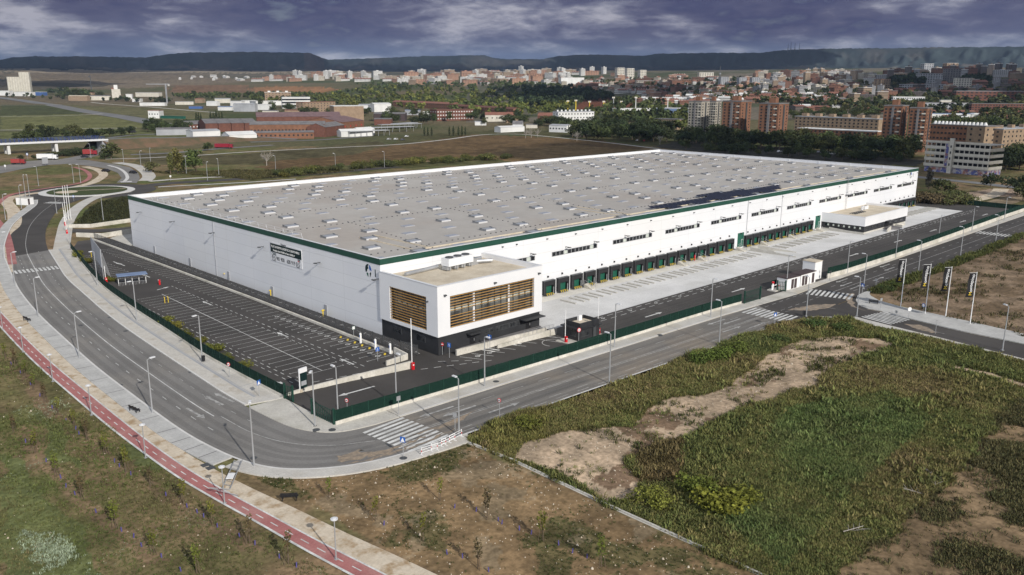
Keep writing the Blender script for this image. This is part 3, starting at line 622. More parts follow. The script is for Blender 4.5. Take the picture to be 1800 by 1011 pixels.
arrow(mk, (-14.2, 63), R(20), 3.5, PKZ, .3)
mk.line([(-1.6, -13), (-1.6, 112)], 0.13, PKZ+0.004, 1.4, 1.5)
for k in range(16): mk.stripe((-1.9, -12+k*7.6), (-1.1, -11.6+k*7.6), .22, PKZ+.006)
def wheelchair(b, p, z, s=0.6):
    for a in range(10):
        t0, t1 = a*math.pi/5, (a+1)*math.pi/5; b.stripe((p[0]+s*.6*math.cos(t0), p[1]+s*.6*math.sin(t0)), (p[0]+s*.6*math.cos(t1), p[1]+s*.6*math.sin(t1)), .16, z)
    b.stripe((p[0], p[1]), (p[0]+s*1.4, p[1]+.1), .18, z)
for k in range(16): wheelchair(mk, (-7.6, -9.2+k*2.25), PKZ+0.003)
struct(mk.build('parking_marking', ['paint']))
ev = MB()
for k in range(7): ev.stripe((-6.4, -9.6+k*2.25), (-5.7, -8.7+k*2.25), 0.35, PKZ+0.005)
struct(ev.build('yellow_parking_marking', ['yellow']))
yk = MB(); YZ = 0.022
for yy in (-19.5, -21.2): yk.line([(30 if yy < -20 else 34, yy), (250, yy+0.4)], 0.14, YZ, 1.8, 1.3)
for k in range(25):
    x = 38+k*8.6; wheelchair(yk, (x, -20.3+0.0015*x), YZ, .5)
for x in (47.5, 78, 108, 136, 165, 192, 218, 240): arrow(yk, (x, -26.0 if x > 50 else -25.4), R(0), 5.5, YZ, .38)
arrow(yk, (3.5, -26.6), R(-2), 6.5, YZ, .34); arrow(yk, (-14.5, -26.2), R(-2), 6.5, YZ, .34); arrow(yk, (-19.6, -20.7), R(178), 6.5, YZ, .34)
yk.line([(-26, -28.4), (20, -29.6)], 0.13, YZ, 1.8, 1.6); yk.line([(-6.5, -19.5), (6, -24.5)], .14, YZ, 1.2, 1.0); yk.line([(-2, -18.4), (4, -23)], .13, YZ, 1.2, 1.0)
for k in range(8): yk.stripe((2.2+k*2.6, -19.0), (4.0+k*2.6, -22.6), .12, YZ)
wheelchair(yk, (4.6, -20.8), YZ); wheelchair(yk, (7.2, -20.9), YZ)
yk.line(arc((19.5, -24.6), 2.2, 20, 200, 12), .12, YZ); yk.stripe((18.8, -21.0), (21.2, -26.8), .12, YZ); yk.stripe((21.3, -21), (25, -28.9), .12, YZ)
for x in (7.5, 12.8): 
    for q in range(2): yk.stripe((x+q*1.1, -18.6), (x+q*1.1+.9, -21.0), .45, YZ+.002)
struct(yk.build('yard_marking', ['paint']))
rm = MB(); RZ = 0.012
mid = [((a[0]*0.5+b[0]*0.5), (a[1]*0.5+b[1]*0.5)) for a, b in zip([OUT[int(i)] for i in np.linspace(0, len(OUT)-1, 90)], [INN[int(i)] for i in np.linspace(0, len(INN)-1, 90)])]
midN = [p for p in mid if p[1] > -16]
rm.line(midN, 0.15, RZ)
oq = [p for p in OUT if p[1] > -26]; iq = [p for p in INN if p[1] > -24]
rm.line(offs(oq, 2.9), 0.10, RZ, 1.5, 3.6)
struct(rm.build('road_marking', ['paint']))
rw = MB()
tw_ = MB()
for k, q in enumerate((1.1, 2.9, 4.3, 6.2, 8.1)): tw_.line(offs(OUT, q), .9, .006+.0007*k)
for k, (xa, xb) in enumerate(((30, 245), (44, 240), (-24, 60))):
    for j, dy in enumerate((0, 1.9)): tw_.line([(xa, -23.4-k*1.3-dy+(k == 2)*.6), ((xa+xb)/2, -23.8-k*1.2-dy), (xb, -23.2-k*1.5-dy)], .5, .018+.0006*(2*k+j))
struct(tw_.build('tyre_marks', ['tyre_wear']))
rw.line(offs(iq, -2.4), 0.12, RZ, 1.5, 3.0); rw.line(offs(OUT[60:], 0.9), .12, RZ, 2.5, 2.0)
bend = spline([(-38.6, -16), (-38.2, -24), (-36.5, -30), (-33, -34.6), (-28, -37.4)], 6); rw.line(bend, .14, RZ)
rw.line([(-20.5, -38.9), (24, -40.0), (66, -41.2)], .13, RZ+.004); rw.line([(-20.5, -38.5), (24, -39.6), (66, -40.8)], .12, RZ+.004)
for o_ in (2.5, ): rw.line([(-20, -33.3-o_), (24, -34.5-o_), (62, -35.6-o_)], .12, RZ+.004, 2.6, 3.2)
rw.line([(-18, -42.0), (24, -42.8), (60, -43.8)], .12, RZ+.004, 2.6, 3.2)
for x, yy in ((-16, -35.2), (-13.5, -37.2), (52, -36.9), (54.5, -38.8)): arrow(rw, (x, yy), R(180-1.5), 6.0, RZ+.004, .36)
for x, yy in ((-8, -40.6), (50, -41.6), (56, -43.6)): arrow(rw, (x, yy), R(-1.5), 6.0, RZ+.004, .36)
for p, a in (((-36.6, -9.5), 94), ((-36.9+1.9, -10.5+1), 94), ((-40.6, -12.5), -88)): arrow(rw, p, R(a), 5.5, RZ, .36)
rw.line([(92, -41.3), (170, -41.4), (420, -41.4)], .14, RZ); 
for yy in (-38.8, -44): rw.line([(96, yy), (420, yy)], .12, RZ, 2.2, 3.4)
for x in (104, 128): arrow(rw, (x, -37.6), R(180), 6, RZ, .36); arrow(rw, (x-3, -40), R(180), 6, RZ, .36)
for x in (100, 112): arrow(rw, (x, -42.8), R(0), 6, RZ, .36)
rw.line(spline(GP([(1380, 548), (1440, 540), (1480, 545)]), 4), .12, RZ+.004, 1.5, 1.2); rw.line([(69, -37.6), (90, -37.4)], .12, RZ, 1.6, 1.4); rw.line([(66, -41.2), (92, -41.3)], .12, RZ, 1.6, 1.4)
for px in ([(1645, 572), (1690, 583)], [(1630, 580), (1660, 587)]): rw.line(GP(px), .14, RZ+.008)
un = [p for p in up_out]; rw.line([((a[0]+b[0])/2, (a[1]+b[1])/2) for a, b in zip(up_out, up_inn)], .14, RZ)
struct(rw.build('worn_road_marking', ['paint_worn']))
def zebra(a, b, n, L, wd=0.5, z=0.016, nm='zebra_crossing', m='paint'):
    # n bars spread from a to b, each bar runs across that line
    b_ = MB(); dx, dy = b[0]-a[0], b[1]-a[1]; l = math.hypot(dx, dy); nx, ny = -dy/l, dx/l
    for k in range(n):
        t = (k+0.5)/n; c = (a[0]+dx*t, a[1]+dy*t); b_.stripe((c[0]-nx*L/2, c[1]-ny*L/2), (c[0]+nx*L/2, c[1]+ny*L/2), wd, z)
    return struct(b_.build(nm, [m]))
zebra((-24.2, -33.6), (-23.4, -43.3), 10, 7.0, 0.52, 0.020)
zebra(G(24, 479), G(103, 470), 11, 4.2, 0.5)
zebra((64.5, -36.3), (64.5, -46.2), 10, 5.5, .5, 0.02); zebra((88, -37.2), (90.5, -46.4), 10, 5.5, .5, 0.02); zebra((199, -36.5), (199, -46.5), 10, 5.0, .5, 0.02)
zebra(G(1538, 564), G(1585, 553), 9, 6.5, .5, 0.024)
zebra(G(82, 356), G(112, 357), 9, 4.0, .5, 0.02); zebra(G(212, 320), G(232, 319), 9, 4.0, .5, 0.02)
# manhole covers and gullies
gm = MB()
for u, v in ((86, 571), (142, 572), (193, 558), (221, 582), (316, 626), (336, 654), (211, 677), (446, 805)): c = G(u, v); gm.prism(arc(c, .45, 0, 324, 9), -0.01, 0.016)
for u, v in ((556, 757), (584, 757), (709, 807), (872, 672), (1160, 590)): c = G(u, v); gm.prism(arc(c, .5, 0, 324, 9), 0, KZ+.012)
for u, v in ((361, 818), (370, 823)): c = G(u, v); gm.prism([(c[0]-.5, c[1]-.5), (c[0]+.5, c[1]-.5), (c[0]+.5, c[1]+.5), (c[0]-.5, c[1]+.5)], 0, .05)
struct(gm.build('manhole_cover', ['dark_metal']))

# far roads and tracks on the plain
for nm, px, w, m in (('highway', [(-60, 168), (0, 172), (60, 180), (130, 192), (200, 203), (260, 214), (300, 222), (340, 232)], 26, 'asphalt_far'),
                     ('country_road', [(-20, 229), (80, 228), (160, 226), (240, 225)], 5, 'pave'), ('country_road', [(-20, 205), (80, 204), (150, 202), (180, 200)], 5, 'pave'),
                     ('country_road', [(-20, 185), (60, 185), (110, 184)], 6, 'pave'), ('country_road', [(160, 180), (260, 188), (330, 194), (380, 198)], 7, 'pave'),
                     ('slip_road', [(190, 243), (230, 238), (290, 235), (330, 232)], 8, 'asphalt_far'),
                     ('track', [(185, 280), (250, 278), (350, 273), (440, 267), (600, 259), (700, 254), (780, 246), (850, 237), (910, 236), (960, 240), (1060, 250), (1160, 262)], 3.5, 'pave'),
                     ('lower_road', [(230, 272), (300, 269), (380, 262), (480, 255)], 7, 'asphalt_far'),
                     ('town_road', [(440, 250), (560, 246), (640, 240), (650, 238)], 7, 'asphalt_far'),
                     ('east_road', [(1600, 310), (1640, 314), (1720, 322), (1790, 330), (1900, 336)], 8, 'asphalt_far'),
                     ('east_track', [(1710, 352), (1740, 345), (1755, 338), (1760, 332)], 6, 'sandy')):
    strip(nm, px, w, m, 0.05, True, 8)

# ================================================================== the warehouse
LX, LY, ZT, ZB, ZR = 244.4, 118.4, 14.2, 13.1, 13.15
wh = thing('warehouse', 'vast white logistics warehouse with green roof band and a row of loading docks', 'warehouse', (0, 0, 0))
b = MB()
b.box(0, 0, 0, LX, 0.35, ZB); b.box(0, 0.35, 0, 0.35, LY, ZB); b.box(0.35, LY-.35, 0, LX, LY, ZB+1.0); b.box(LX-.35, .35, 0, LX, LY-.35, ZB+1.0)
b.build('wall', ['wall_white'], wh)
b = MB(); b.box(-.06, -.06, ZB, LX+.06, 0.3, ZT); b.box(-.06, 0.3, ZB, 0.3, LY, ZT); b.build('roof_band', ['green_band'], wh)
b = MB(); b.box(-.1, -.1, ZT, LX+.1, 0.36, ZT+.07); b.box(-.1, 0.36, ZT, 0.36, LY, ZT+.07); b.box(.36, LY-.4, ZT-.08, LX, LY+.05, ZT+.02); b.box(LX-.4, .36, ZT-.08, LX+.05, LY-.4, ZT+.02)
for k in range(1, 20): b.box(k*12.2, LY-.43, ZR, k*12.2+.18, LY-.34, ZT-.08)
for k in range(1, 9): b.box(LX-.46, k*13, ZR, LX-.34, k*13+.3, ZT-.08)
b.build('coping', ['coping'], wh)
b = MB(); b.box(.35, .35, ZR-.3, LX-.35, LY-.35, ZR); b.build('roof', ['roof'], wh)
# skylights and smoke vents: regular bays repeated along the building
def sky_mesh(vent):
    s = MB()
    s.mat(0).box(-1.45, -.95, 0, 1.45, .95, .28 if vent else .13)
    s.mat(1).box(-1.35, -.85, .28 if vent else .13, 1.35, .85, .34 if vent else .17)
    if vent:
        s.mat(2)
        for sx in (-1, 1): s.box(sx*1.5-.05, -1.05, .0, sx*1.5+.05, 1.05, .42); s.box(sx*1.5-.09, 0.2, .42, sx*1.5+.09, 1.1, .56)
        s.box(-1.45, 0.98, .3, 1.45, 1.08, .5)
    return s
vent0 = sky_mesh(True).build('smoke_vent', ['vent_kerb', 'skylight', 'vent_frame'], wh); sky0 = sky_mesh(False).build('skylight', ['skylight_kerb', 'skylight'], wh)
rows = [(4.6, 'A'), (13.7, 'B'), (22.3, 'A'), (29.8, 'B'), (38, 'E'), (46.8, 'B'), (59.3, 'A'), (68.5, 'A'), (77.8, 'B'), (85, 'E'), (91.3, 'B'), (98.5, 'A'), (107, 'B'), (113.6, 'A')]
spots = {'v': [], 's': []}
for y, t in rows:
    for k in range(8):
        x0 = 31*k+0.045*(y-4.6)
        for kind, xs in {'A': (('v', (12.5,)), ('s', (2.8, 22.6))), 'B': (('v', (7.3, 17.4)), ('s', (27.8,))), 'E': (('s', (2.6, 13.0, 23.3)),)}[t]:
            for x in xs:
                X = x+x0
                if 1.9 < X < LX-2: spots[kind].append((X, y+(rnd.random()-.5)*.3))
for kind, o0 in (('v', vent0), ('s', sky0)):
    L_ = sorted(spots[kind], key=lambda p: math.hypot(p[0]-CX, p[1]-CY))
    near = L_[:99]; o0.location = (*near[0], ZR)
    for p in near[1:]: dup(o0, (*p, ZR), parent=wh)
    s = MB(); T = sky_mesh(kind == 'v')
    for p in L_[99:]:
        i = len(s.v); s.v += [(a+p[0], c+p[1], d+ZR) for a, c, d in T.v]; s.f += [tuple(i+q for q in f) for f in T.f]; s.m += T.m
    tag(s.build('distant_vents' if kind == 'v' else 'distant_skylights', ['vent_kerb' if kind == 'v' else 'skylight_kerb', 'skylight', 'vent_frame'], wh), None, None, None, 'stuff')
b = MB()                                   # lightning cable on little blocks
for y in (8.5, 42, 64, 82, 103):
    for k in range(150): b.box(4+k*1.6, y+k*.07, ZR, 4.24+k*1.6, y+.24+k*.07, ZR+.14)
for k in range(7):
    for q in range(20): b.box(16.5+31*k+.3*q, 4+q*2.1, ZR, 16.72+31*k+.3*q, 4.22+q*2.1, ZR+.13)
b.build('cable_block', ['dark_metal'], wh)
b = MB(); b.box(12.5, 6.2, ZR, 240, 6.5, ZR+.22); b.box(12.5, 6.5, ZR, 12.8, 25, ZR+.22); b.box(16.2, 6.5, ZR, 16.5, 25, ZR+.22); b.box(12.8, 24.7, ZR, 16.2, 25, ZR+.22); b.box(76, 6.5, ZR, 76.3, 24, ZR+.2); b.box(79.5, 6.5, ZR, 79.8, 24, ZR+.2)
b.build('roof_pipe', ['roof_tan'], wh)
b = MB()                                   # guard rail of the left roof edge
for k in range(22): b.tube((1.2, 28+k*3.6, ZR), (0.7, 28+k*3.6, ZT+1.0), .045, n=4)
for z in (.55, 1.0): b.tube((.72, 28, ZT+z), (.72, 28+21*3.6, ZT+z), .03, n=4)
b.build('guard_rail', ['coping'], wh)
# window strips of the dock front
wx = [(24.6, 39.4), (44.6, 59.8), (65.2, 80.4), (85.7, 100.8), (106.1, 121), (126.5, 141.2), (146.5, 161.3), (166.8, 181.5), (186.7, 201.3), (206.8, 221.2), (226.6, 240.9)]
wf = MB().box(-7.5, -.05, 0, 7.5, .02, 1.02)
wp = MB()
for k in range(12):
    if k in (3, 10): wp.mat(1)
    else: wp.mat(0)
    wp.box(-7.36+k*1.24, -.08, .10, -6.36+k*1.24, -.04, .92)
f0 = wf.build('window', ['grey_metal'], wh, (32, -.02, 8.35)); p0 = wp.build('pane', ['glass', 'glass_pale'], f0)
for i, (a, c) in enumerate(wx):
    if i == 0: f0.location = ((a+c)/2, -.02, 8.35)
    else: dup(f0, ((a+c)/2, -.02, 8.35), parent=wh)
# dock doors: black inflatable shelter, green door, yellow bumpers
s = MB(); s.box(-1.72, -.75, .35, -1.15, 0, 3.35); s.box(1.15, -.75, .35, 1.72, 0, 3.35); s.box(-1.15, -.75, 2.35, 1.15, 0, 3.35); s.mat(1).box(-1.75, -.80, 3.35, 1.75, 0, 3.43); s.box(-1.75, -.78, .35, -1.66, -.76, 3.35); s.box(1.66, -.78, .35, 1.75, -.76, 3.35)
dk = s.build('dock_door', ['dark_rubber', 'dark_metal'], wh)
s = MB(); s.box(-1.15, -.12, .55, 1.15, 0, 2.35); s.mat(1).box(-.85, -.14, 1.75, -.5, -.125, 2.0); s.build('door_panel', ['green_door', 'yellow'], dk)
s = MB(); s.box(-1.3, -.95, .25, 1.3, -.05, .5); s.mat(1)
for x in (-1.1, -.45, .2, .85): s.box(x, -1.0, .28, x+.2, -.955, .5)
s.box(-1.25, -.6, .5, 1.25, -.5, .56); s.build('dock_leveller', ['dark_metal', 'yellow'], dk)
s = MB(); s.box(.98, -.9, .3, 1.12, -.76, 1.9); s.build('wheel_guide', ['grey_metal'], dk)
docks = [43.5+4.49*i for i in range(17)]+[124.9+4.0*i for i in range(10)]+[213.2+4.05*i for i in range(8)]
for i, x in enumerate(docks):
    if i == 0: dk.location = (x, 0, 0)
    else: dup(dk, (x, 0, 0), parent=wh)
lamp = MB().box(-.14, -.3, 0, .14, 0, .35).build('dock_lamp', ['black'], wh, (docks[0], -.01, 4.0))
for x in docks[1:]+[121.3, 166.7]: dup(lamp, (x, -.01, 4.05), parent=wh)
fl = MB(); fl.box(-.1, -1.0, .35, .1, 0, .45); fl.box(-.45, -1.3, .28, .45, -.9, .42); fl0 = fl.build('floodlight', ['dark_metal'], wh)
fs = [(x, 0, 9.6, 0) for a, c in wx for x in (a+4.5, c-1.2)]+[(0, y, 10.1, -90) for y in (109.7, 88.3, 66, 42.6, 20.1, .6)]
for i, (x, y, z, a) in enumerate(fs):
    if i == 0: fl0.location = (x, y, z)
    else: dup(fl0, (x, y, z), R(a), parent=wh)
cm = MB().box(-.16, -.35, 0, .16, 0, .18).build('camera_bracket', ['dark_metal'], wh, (30, 0, 12.4))
for k in range(24): dup(cm, (34+k*9.1, 0, 12.4), parent=wh)
d = MB(); d.box(-1.55, -.1, .4, 1.55, .02, 4.4); d0 = d.build('door', ['green_door'], wh, (121.4, -.01, 0))
s = MB(); s.box(.3, -.14, .5, 1.2, -.1, 2.5); s.build('wicket_door', ['panel_white'], d0)
s = MB(); s.box(.38, -.16, .5, 1.12, -.13, 2.42); s.build('wicket_panel', ['green_door'], d0)
dup(d0, (166.8, -.01, 0), parent=wh)
for y in (103, 81, 60.3, 40, 18.8): MB().box(-.12, y-.5, 0, .02, y+.5, 2.15).build('door', ['far_grey'], wh)
for q in ((-.10, 66.4, 0, -.005, 66.6, ZB), (124.1, -.10, 3.6, 124.3, -.005, ZB), (143.1, -.08, 3.6, 143.25, -.005, ZB)): MB().box(*q).build('downpipe', ['far_grey'], wh)
b = MB()
for sx in (-.3, .3): b.tube((185.2+sx, -.3, 4.6), (185.2+sx, -.3, 15.2), .04, n=4)
for k in range(26): b.box(184.9, -.32, 4.8+k*.4, 185.5, -.28, 4.84+k*.4)
b.box(184.6, -1.1, 9.4, 186.8, -.05, 9.5); b.tube((186.7, -1.0, 9.5), (186.7, -1.0, 10.6), .04, n=4); b.tube((184.7, -1.0, 10.6), (186.7, -1.0, 10.6), .04, n=4)
for k in range(8): b.tube((184.8, -.35, 10.4+k*.6), (185.2, -1.0, 10.4+k*.6), .025, n=4); b.tube((185.2, -1, 10.4+k*.6), (185.6, -.35, 10.4+k*.6), .025, n=4)
b.build('ladder', ['grey_metal'], wh)
def text(body, size, m, name='lettering', parent=None, loc=(0, 0, 0), rot=(0, 0, 0), align='LEFT', ext=0.012, xs=1.0):
    c = bpy.data.curves.new(name, 'FONT'); c.body = body; c.size = size; c.extrude = ext; c.align_x = align
    o = bpy.data.objects.new(name, c); COL.objects.link(o); dg = bpy.context.evaluated_depsgraph_get(); dg.update()
    me = bpy.data.meshes.new_from_object(o.evaluated_get(dg)); bpy.data.objects.remove(o); bpy.data.curves.remove(c)
    me.materials.clear(); me.materials.append(M[m]); o = bpy.data.objects.new(name, me); COL.objects.link(o)
    o.location = loc; o.rotation_euler = rot; o.scale = (xs, 1, 1)
    if parent is not None: o.parent = parent
    return o
LW = (R(90), 0, R(-90))                   # lettering on the left wall reads towards the near corner
def globe(parent, P, ax):                 # round emblem: dark green and blue continents
    e = MB()
    def q(pts): e.face([(P[0]+ax[0]*a, P[1]+ax[1]*a, P[2]+c) for a, c in pts])
    e.mat(0); q([(-.95, .1), (-.85, .75), (-.35, 1.15), (.15, 1.2), (-.1, .75), (.05, .4), (-.3, .15), (-.45, -.3), (-.8, -.35)])
    e.mat(1); q([(.25, 1.15), (.75, .8), (1.0, .2), (.95, -.1), (.7, .15), (.45, .1), (.3, .45)])
    e.mat(2); q([(-.55, -.45), (-.1, -.45), (.0, -.85), (-.05, -1.25), (-.3, -1.0), (-.5, -.75)])
    e.mat(0); q([(.45, -.45), (.75, -.2), (.9, -.3), (.75, -.85), (.45, -1.3), (.5, -.8)])
    return e.build('emblem', ['navy', 'sign_blue', 'green_door'], parent)
globe(wh, (-.03, 3.7, 11.55), (0, -1)); text('1', 2.0, 'navy', 'numeral', wh, (-.03, 2.0, 10.7), LW)
globe(wh, (237.6, -.03, 12.0), (1, 0)); text('1', 2.0, 'navy', 'numeral', wh, (239.4, -.03, 11.2), (R(90), 0, 0))
bn = thing('wall_banner', 'white and dark green letting banner with phone numbers on the long shaded warehouse wall', 'banner', (-.08, 39.5, 8.0))
MB().box(0, -12.6, 0, .06, 0, 4.0).build('sheet', ['panel_white'], bn)
MB().box(-.025, -12.5, 1.9, -.003, -.05, 3.75).build('header', ['navy'], bn)
text('PLATAFORMA LOGÍSTICA DISPONIBLE', .68, 'white', 'lettering', bn, (-.035, -.35, 2.9), LW, xs=.98)
text('Módulos desde 10.000 m² hasta 40.000 m²', .56, 'white', 'lettering', bn, (-.035, -1.1, 2.15), LW, xs=.92)
text('CBRE', .82, 'navy', 'lettering', bn, (-.012, -.4, 1.25), LW)
text('915 981 900', 1.2, 'black', 'phone_number', bn, (-.012, -.4, .32), LW, xs=.86); text('600 919 015', 1.2, 'black', 'phone_number', bn, (-.012, -6.55, .32), LW, xs=.86)
text('www.cbre.es', .28, 'black', 'lettering', bn, (-.012, -.5, .08), LW); text('Montepino', .28, 'black', 'lettering', bn, (-.012, -10.4, .08), LW)
text('Montepino', .55, 'black', 'lettering', bn, (-.012, -4.4, 3.82), LW, xs=.9)
b = MB(); b.box(-.012, -11.9, 1.58, -.003, -11.5, 1.82); b.box(-.012, -11.4, 1.58, -.003, -11.0, 1.82); b.box(-.012, -11.9, 1.28, -.003, -11.5, 1.52); b.mat(1).box(-.012, -11.4, 1.28, -.003, -11.0, 1.52); b.build('logo_square', ['navy', 'red'], bn)

# solar rows on the roof
def solar(n, w):
    t = thing('solar_array', '', 'solar panels'); f = MB(); p = MB()
    for k in range(n): p.face([(k*2.0, 0, .35), (k*2.0+1.9, 0, .35), (k*2.0+1.9, w, .75), (k*2.0, w, .75)])
    for k in range(n): f.box(k*2.0+.9, .1, 0, k*2.0+1.0, w-.1, .3)
    p.build('panel', ['solar'], t); f.build('rack', ['grey_metal'], t); return t
so = [(90, 7.4, 32), (92, 5.9, 31), (119, 8.9, 20), (121, 10.4, 10), (118, 11.9, 6)]
for i, (x, y, n) in enumerate(so):
    t = solar(n, 1.3); t.location = (x, y+.1, ZR); t['label'] = ['long row of dark solar panels, second from the green edge among the full rows', 'long dark solar row beside the cut-in bays near the roof edge', 'shorter dark solar row just inside the two long rows', 'short solar row of ten panels on the inner side of the field', 'shortest solar row, innermost of the dark panel field'][i]; t['group'] = 'solar panel rows on the warehouse roof'
for i, x in enumerate((93.5, 105, 117, 128.5, 140)):
    for j, y in enumerate((4.3, 2.7)):
        t = solar(2 if i == 0 else 3, 1.3); t.location = (x, y, ZR); t['label'] = f'{ordw(i)} stub of dark solar panels between skylight bays counted from the near end, ' + ('inner' if j == 0 else 'outer')+' line'; t['group'] = 'solar stubs by the green edge'

# ================================================================== office block at the near corner
of = thing('office_block', 'white cube office with timber louvred windows on a charcoal base at the near corner', 'office building', (0, 0, 0))
AX0, AX1, AY0, AY1, AZ0, AZ1 = -.3, 24.7, -16.4, 0, 3.3, 12.0
b = MB()
def frame(bm, x0, x1, z0, z1, wx0, wx1, wz0, wz1, y0, y1, axis):
    # wall slab with one opening; axis 'y': slab in XZ between y0,y1; axis 'x': slab in YZ
    P = (lambda a, c, d, e: bm.box(a, y0, c, d, y1, e)) if axis == 'y' else (lambda a, c, d, e: bm.box(y0, a, c, y1, d, e))
    P(x0, z0, x1, wz0); P(x0, wz1, x1, z1); P(x0, wz0, wx0, wz1); P(wx1, wz0, x1, wz1)
frame(b, AX0, AX1, AZ0, AZ1, 2.4, 22.6, 4.4, 10.0, AY0, AY0+.5, 'y')
frame(b, AY0+.5, AY1, AZ0, AZ1, -13.4, -3.0, 3.9, 9.8, AX0, AX0+.5, 'x')
b.box(AX1-.5, AY0+.5, AZ0, AX1, AY1, AZ1); b.build('wall', ['panel_white'], of)
MB().box(AX0+.5, AY0+.5, 10.9, AX1-.5, AY1-.02, 11.15).build('roof', ['roof_tan'], of)
b = MB(); b.box(AX0-.05, AY0-.05, AZ1, AX1+.05, AY0+.5, AZ1+.08); b.box(AX0-.05, AY0+.5, AZ1, AX0+.5, AY1, AZ1+.08); b.box(AX1-.5, AY0+.5, AZ1, AX1+.05, AY1, AZ1+.08); b.build('coping', ['coping'], of)
MB().box(AX0+.3, AY0+.3, 0, AX1-.3, AY1-.02, AZ0).build('base', ['charcoal'], of)
g = MB(); g.mat(0).box(2.5, AY0+.9, 4.4, 22.5, AY0+1.0, 10.0); g.mat(1)
for k in range(13): g.box(2.6+k*1.53, AY0+.86, 6.9, 2.6+k*1.53+1.4, AY0+.9, 7.75)
g.mat(2).box(8.2, AY0+.7, 4.4, 8.6, AY0+.95, 10); g.box(16.6, AY0+.7, 4.4, 17.0, AY0+.95, 10); g.mat(3)
for k in range(14): g.box(2.55+k*1.53, AY0+.6, 4.4, 2.62+k*1.53, AY0+.7, 10)
w1 = g.build('window', ['interior', 'glass_pale', 'panel_white', 'dark_metal'], of)
lv = MB()
for k in (0, 1, 2, 3, 4, 6, 7, 8, 9, 10, 11): lv.box(2.42, AY0+.08, 4.50+k*.48, 22.58, AY0+.17, 4.60+k*.48)
lv.build('louvre', ['timber'], w1)
g = MB(); g.mat(0).box(AX0+.9, -13.4, 3.9, AX0+1.0, -3.0, 9.8); g.mat(3)
for k in range(8): g.box(AX0+.6, -13.35+k*1.47, 3.9, AX0+.7, -13.28+k*1.47, 9.8)
g.mat(1)
for k in range(6): g.box(AX0+.86, -12.6+k*1.5, 7.0, AX0+.9, -11.6+k*1.5, 7.3)
w2 = g.build('window', ['interior', 'glass_pale', 'panel_white', 'dark_metal'], of)
lv = MB()
for k in range(13): lv.box(AX0+.08, -13.38, 4.0+k*.47, AX0+.17, -3.02, 4.11+k*.47)
lv.build('louvre', ['timber'], w2)
yb = AY0+.3
for a, c, z0, z1 in ((10.6, 12.6, 1.7, 2.5), (13.2, 19.0, 1.6, 2.5)):
    o = MB().box(a, yb-.04, z0, c, yb+.02, z1).build('low_window', ['dark_metal'], of); g = MB()
    n = max(2, int((c-a)/.8))
    for k in range(n): g.box(a+.06+k*(c-a)/n, yb-.06, z0+.06, a-.04+(k+1)*(c-a)/n, yb-.035, z1-.06)
    g.build('pane', ['glass'], o)
for y in (-3.5, -10.2):
    o = MB().box(AX0+.26, y-2.4, 1.5, AX0+.32, y, 2.7).build('low_window', ['dark_metal'], of)
    g = MB()
    for k in range(4): g.box(AX0+.235, y-2.35+k*.58, 1.58, AX0+.265, y-1.83+k*.58, 2.62)
    g.build('pane', ['glass'], o)
for x in (7.6, 21.4):
    o = MB().box(x-.6, yb-.05, .1, x+.6, yb+.02, 2.3).build('door', ['black'], of); MB().box(x+.3, yb-.1, 1.0, x+.4, yb-.05, 1.5).build('handle', ['grey_metal'], o)
MB().box(6.2, yb-1.3, 2.5, 9.2, yb, 2.65).build('canopy', ['charcoal'], of); MB().box(19.0, yb-1.8, 2.6, 24.2, yb, 2.75).build('canopy', ['charcoal'], of)
b = MB()
for x, z in ((1.2, 10.3), (12.6, 10.6), (23.7, 10.6)): b.box(x-.2, AY0-.5, z, x+.2, AY0, z+.2)
b.box(AX0-.5, -14.0, 9.0, AX0, -13.7, 9.2); b.build('spotlight', ['dark_metal'], of)
ac = thing('air_conditioner', 'white boxy cooling unit on legs on the near office roof', 'cooling unit', (14.2, -4.6, 11.15), R(4))
b = MB().box(-3.2, -1.0, .9, 3.2, 1.0, 2.3); b.build('casing', ['panel_white'], ac)
b = MB()
for x in (-2.1, 0, 2.1): b.tube((x, 0, 2.3), (x, 0, 2.5), .75, n=12)
b.build('fan', ['dark_metal'], ac)
b = MB()
for x in (-2.8, -.9, .9, 2.8): b.box(x-.06, -.9, 0, x+.06, -.78, .9); b.box(x-.06, .78, 0, x+.06, .9, .9); b.box(x-.5, -.7, .2, x+.5, .7, .8)
b.build('leg', ['grey_metal'], ac)
du = thing('roof_duct', 'silver ventilation duct snaking along the back of the near office roof', 'duct', (6, -3.4, 11.15)); b = MB()
b.tube((-3, 0, .4), (5, .8, .5), .35, n=8); b.tube((11.5, 1.0, .6), (15.8, .8, .6), .4, n=8); b.tube((12, -.5, .6), (16.2, -2.0, .5), .35, n=8); b.build('pipe', ['grey_metal'], du)
MB().box(10.8, -1.2, 0, 13.4, .6, 1.3).build('plenum_box', ['grey_metal'], du)
def block_thing(name, label, cat, boxes, group=None):
    t = thing(name, label, cat, (0, 0, 0), 0, group)
    for nm, m, bx in boxes:
        b = MB()
        for q in bx: b.box(*q)
        b.build(nm, [m], t)
    return t
def tilted(bm, p, q, w, z0a, z1a, z0b, z1b):       # wall along p-q with sloping top
    dx, dy = q[0]-p[0], q[1]-p[1]; l = math.hypot(dx, dy); nx, ny = -dy/l*w/2, dx/l*w/2
    A = [(p[0]-nx, p[1]-ny), (q[0]-nx, q[1]-ny), (q[0]+nx, q[1]+ny), (p[0]+nx, p[1]+ny)]; zt = [z1a, z1b, z1b, z1a]; zb = [z0a, z0b, z0b, z0a]
    V = [(a[0], a[1], z) for a, z in zip(A, zb)]+[(a[0], a[1], z) for a, z in zip(A, zt)]
    for f in ((0, 3, 2, 1), (4, 5, 6, 7), (0, 1, 5, 4), (1, 2, 6, 5), (2, 3, 7, 6), (3, 0, 4, 7)): bm.face([V[i] for i in f])
    return bm
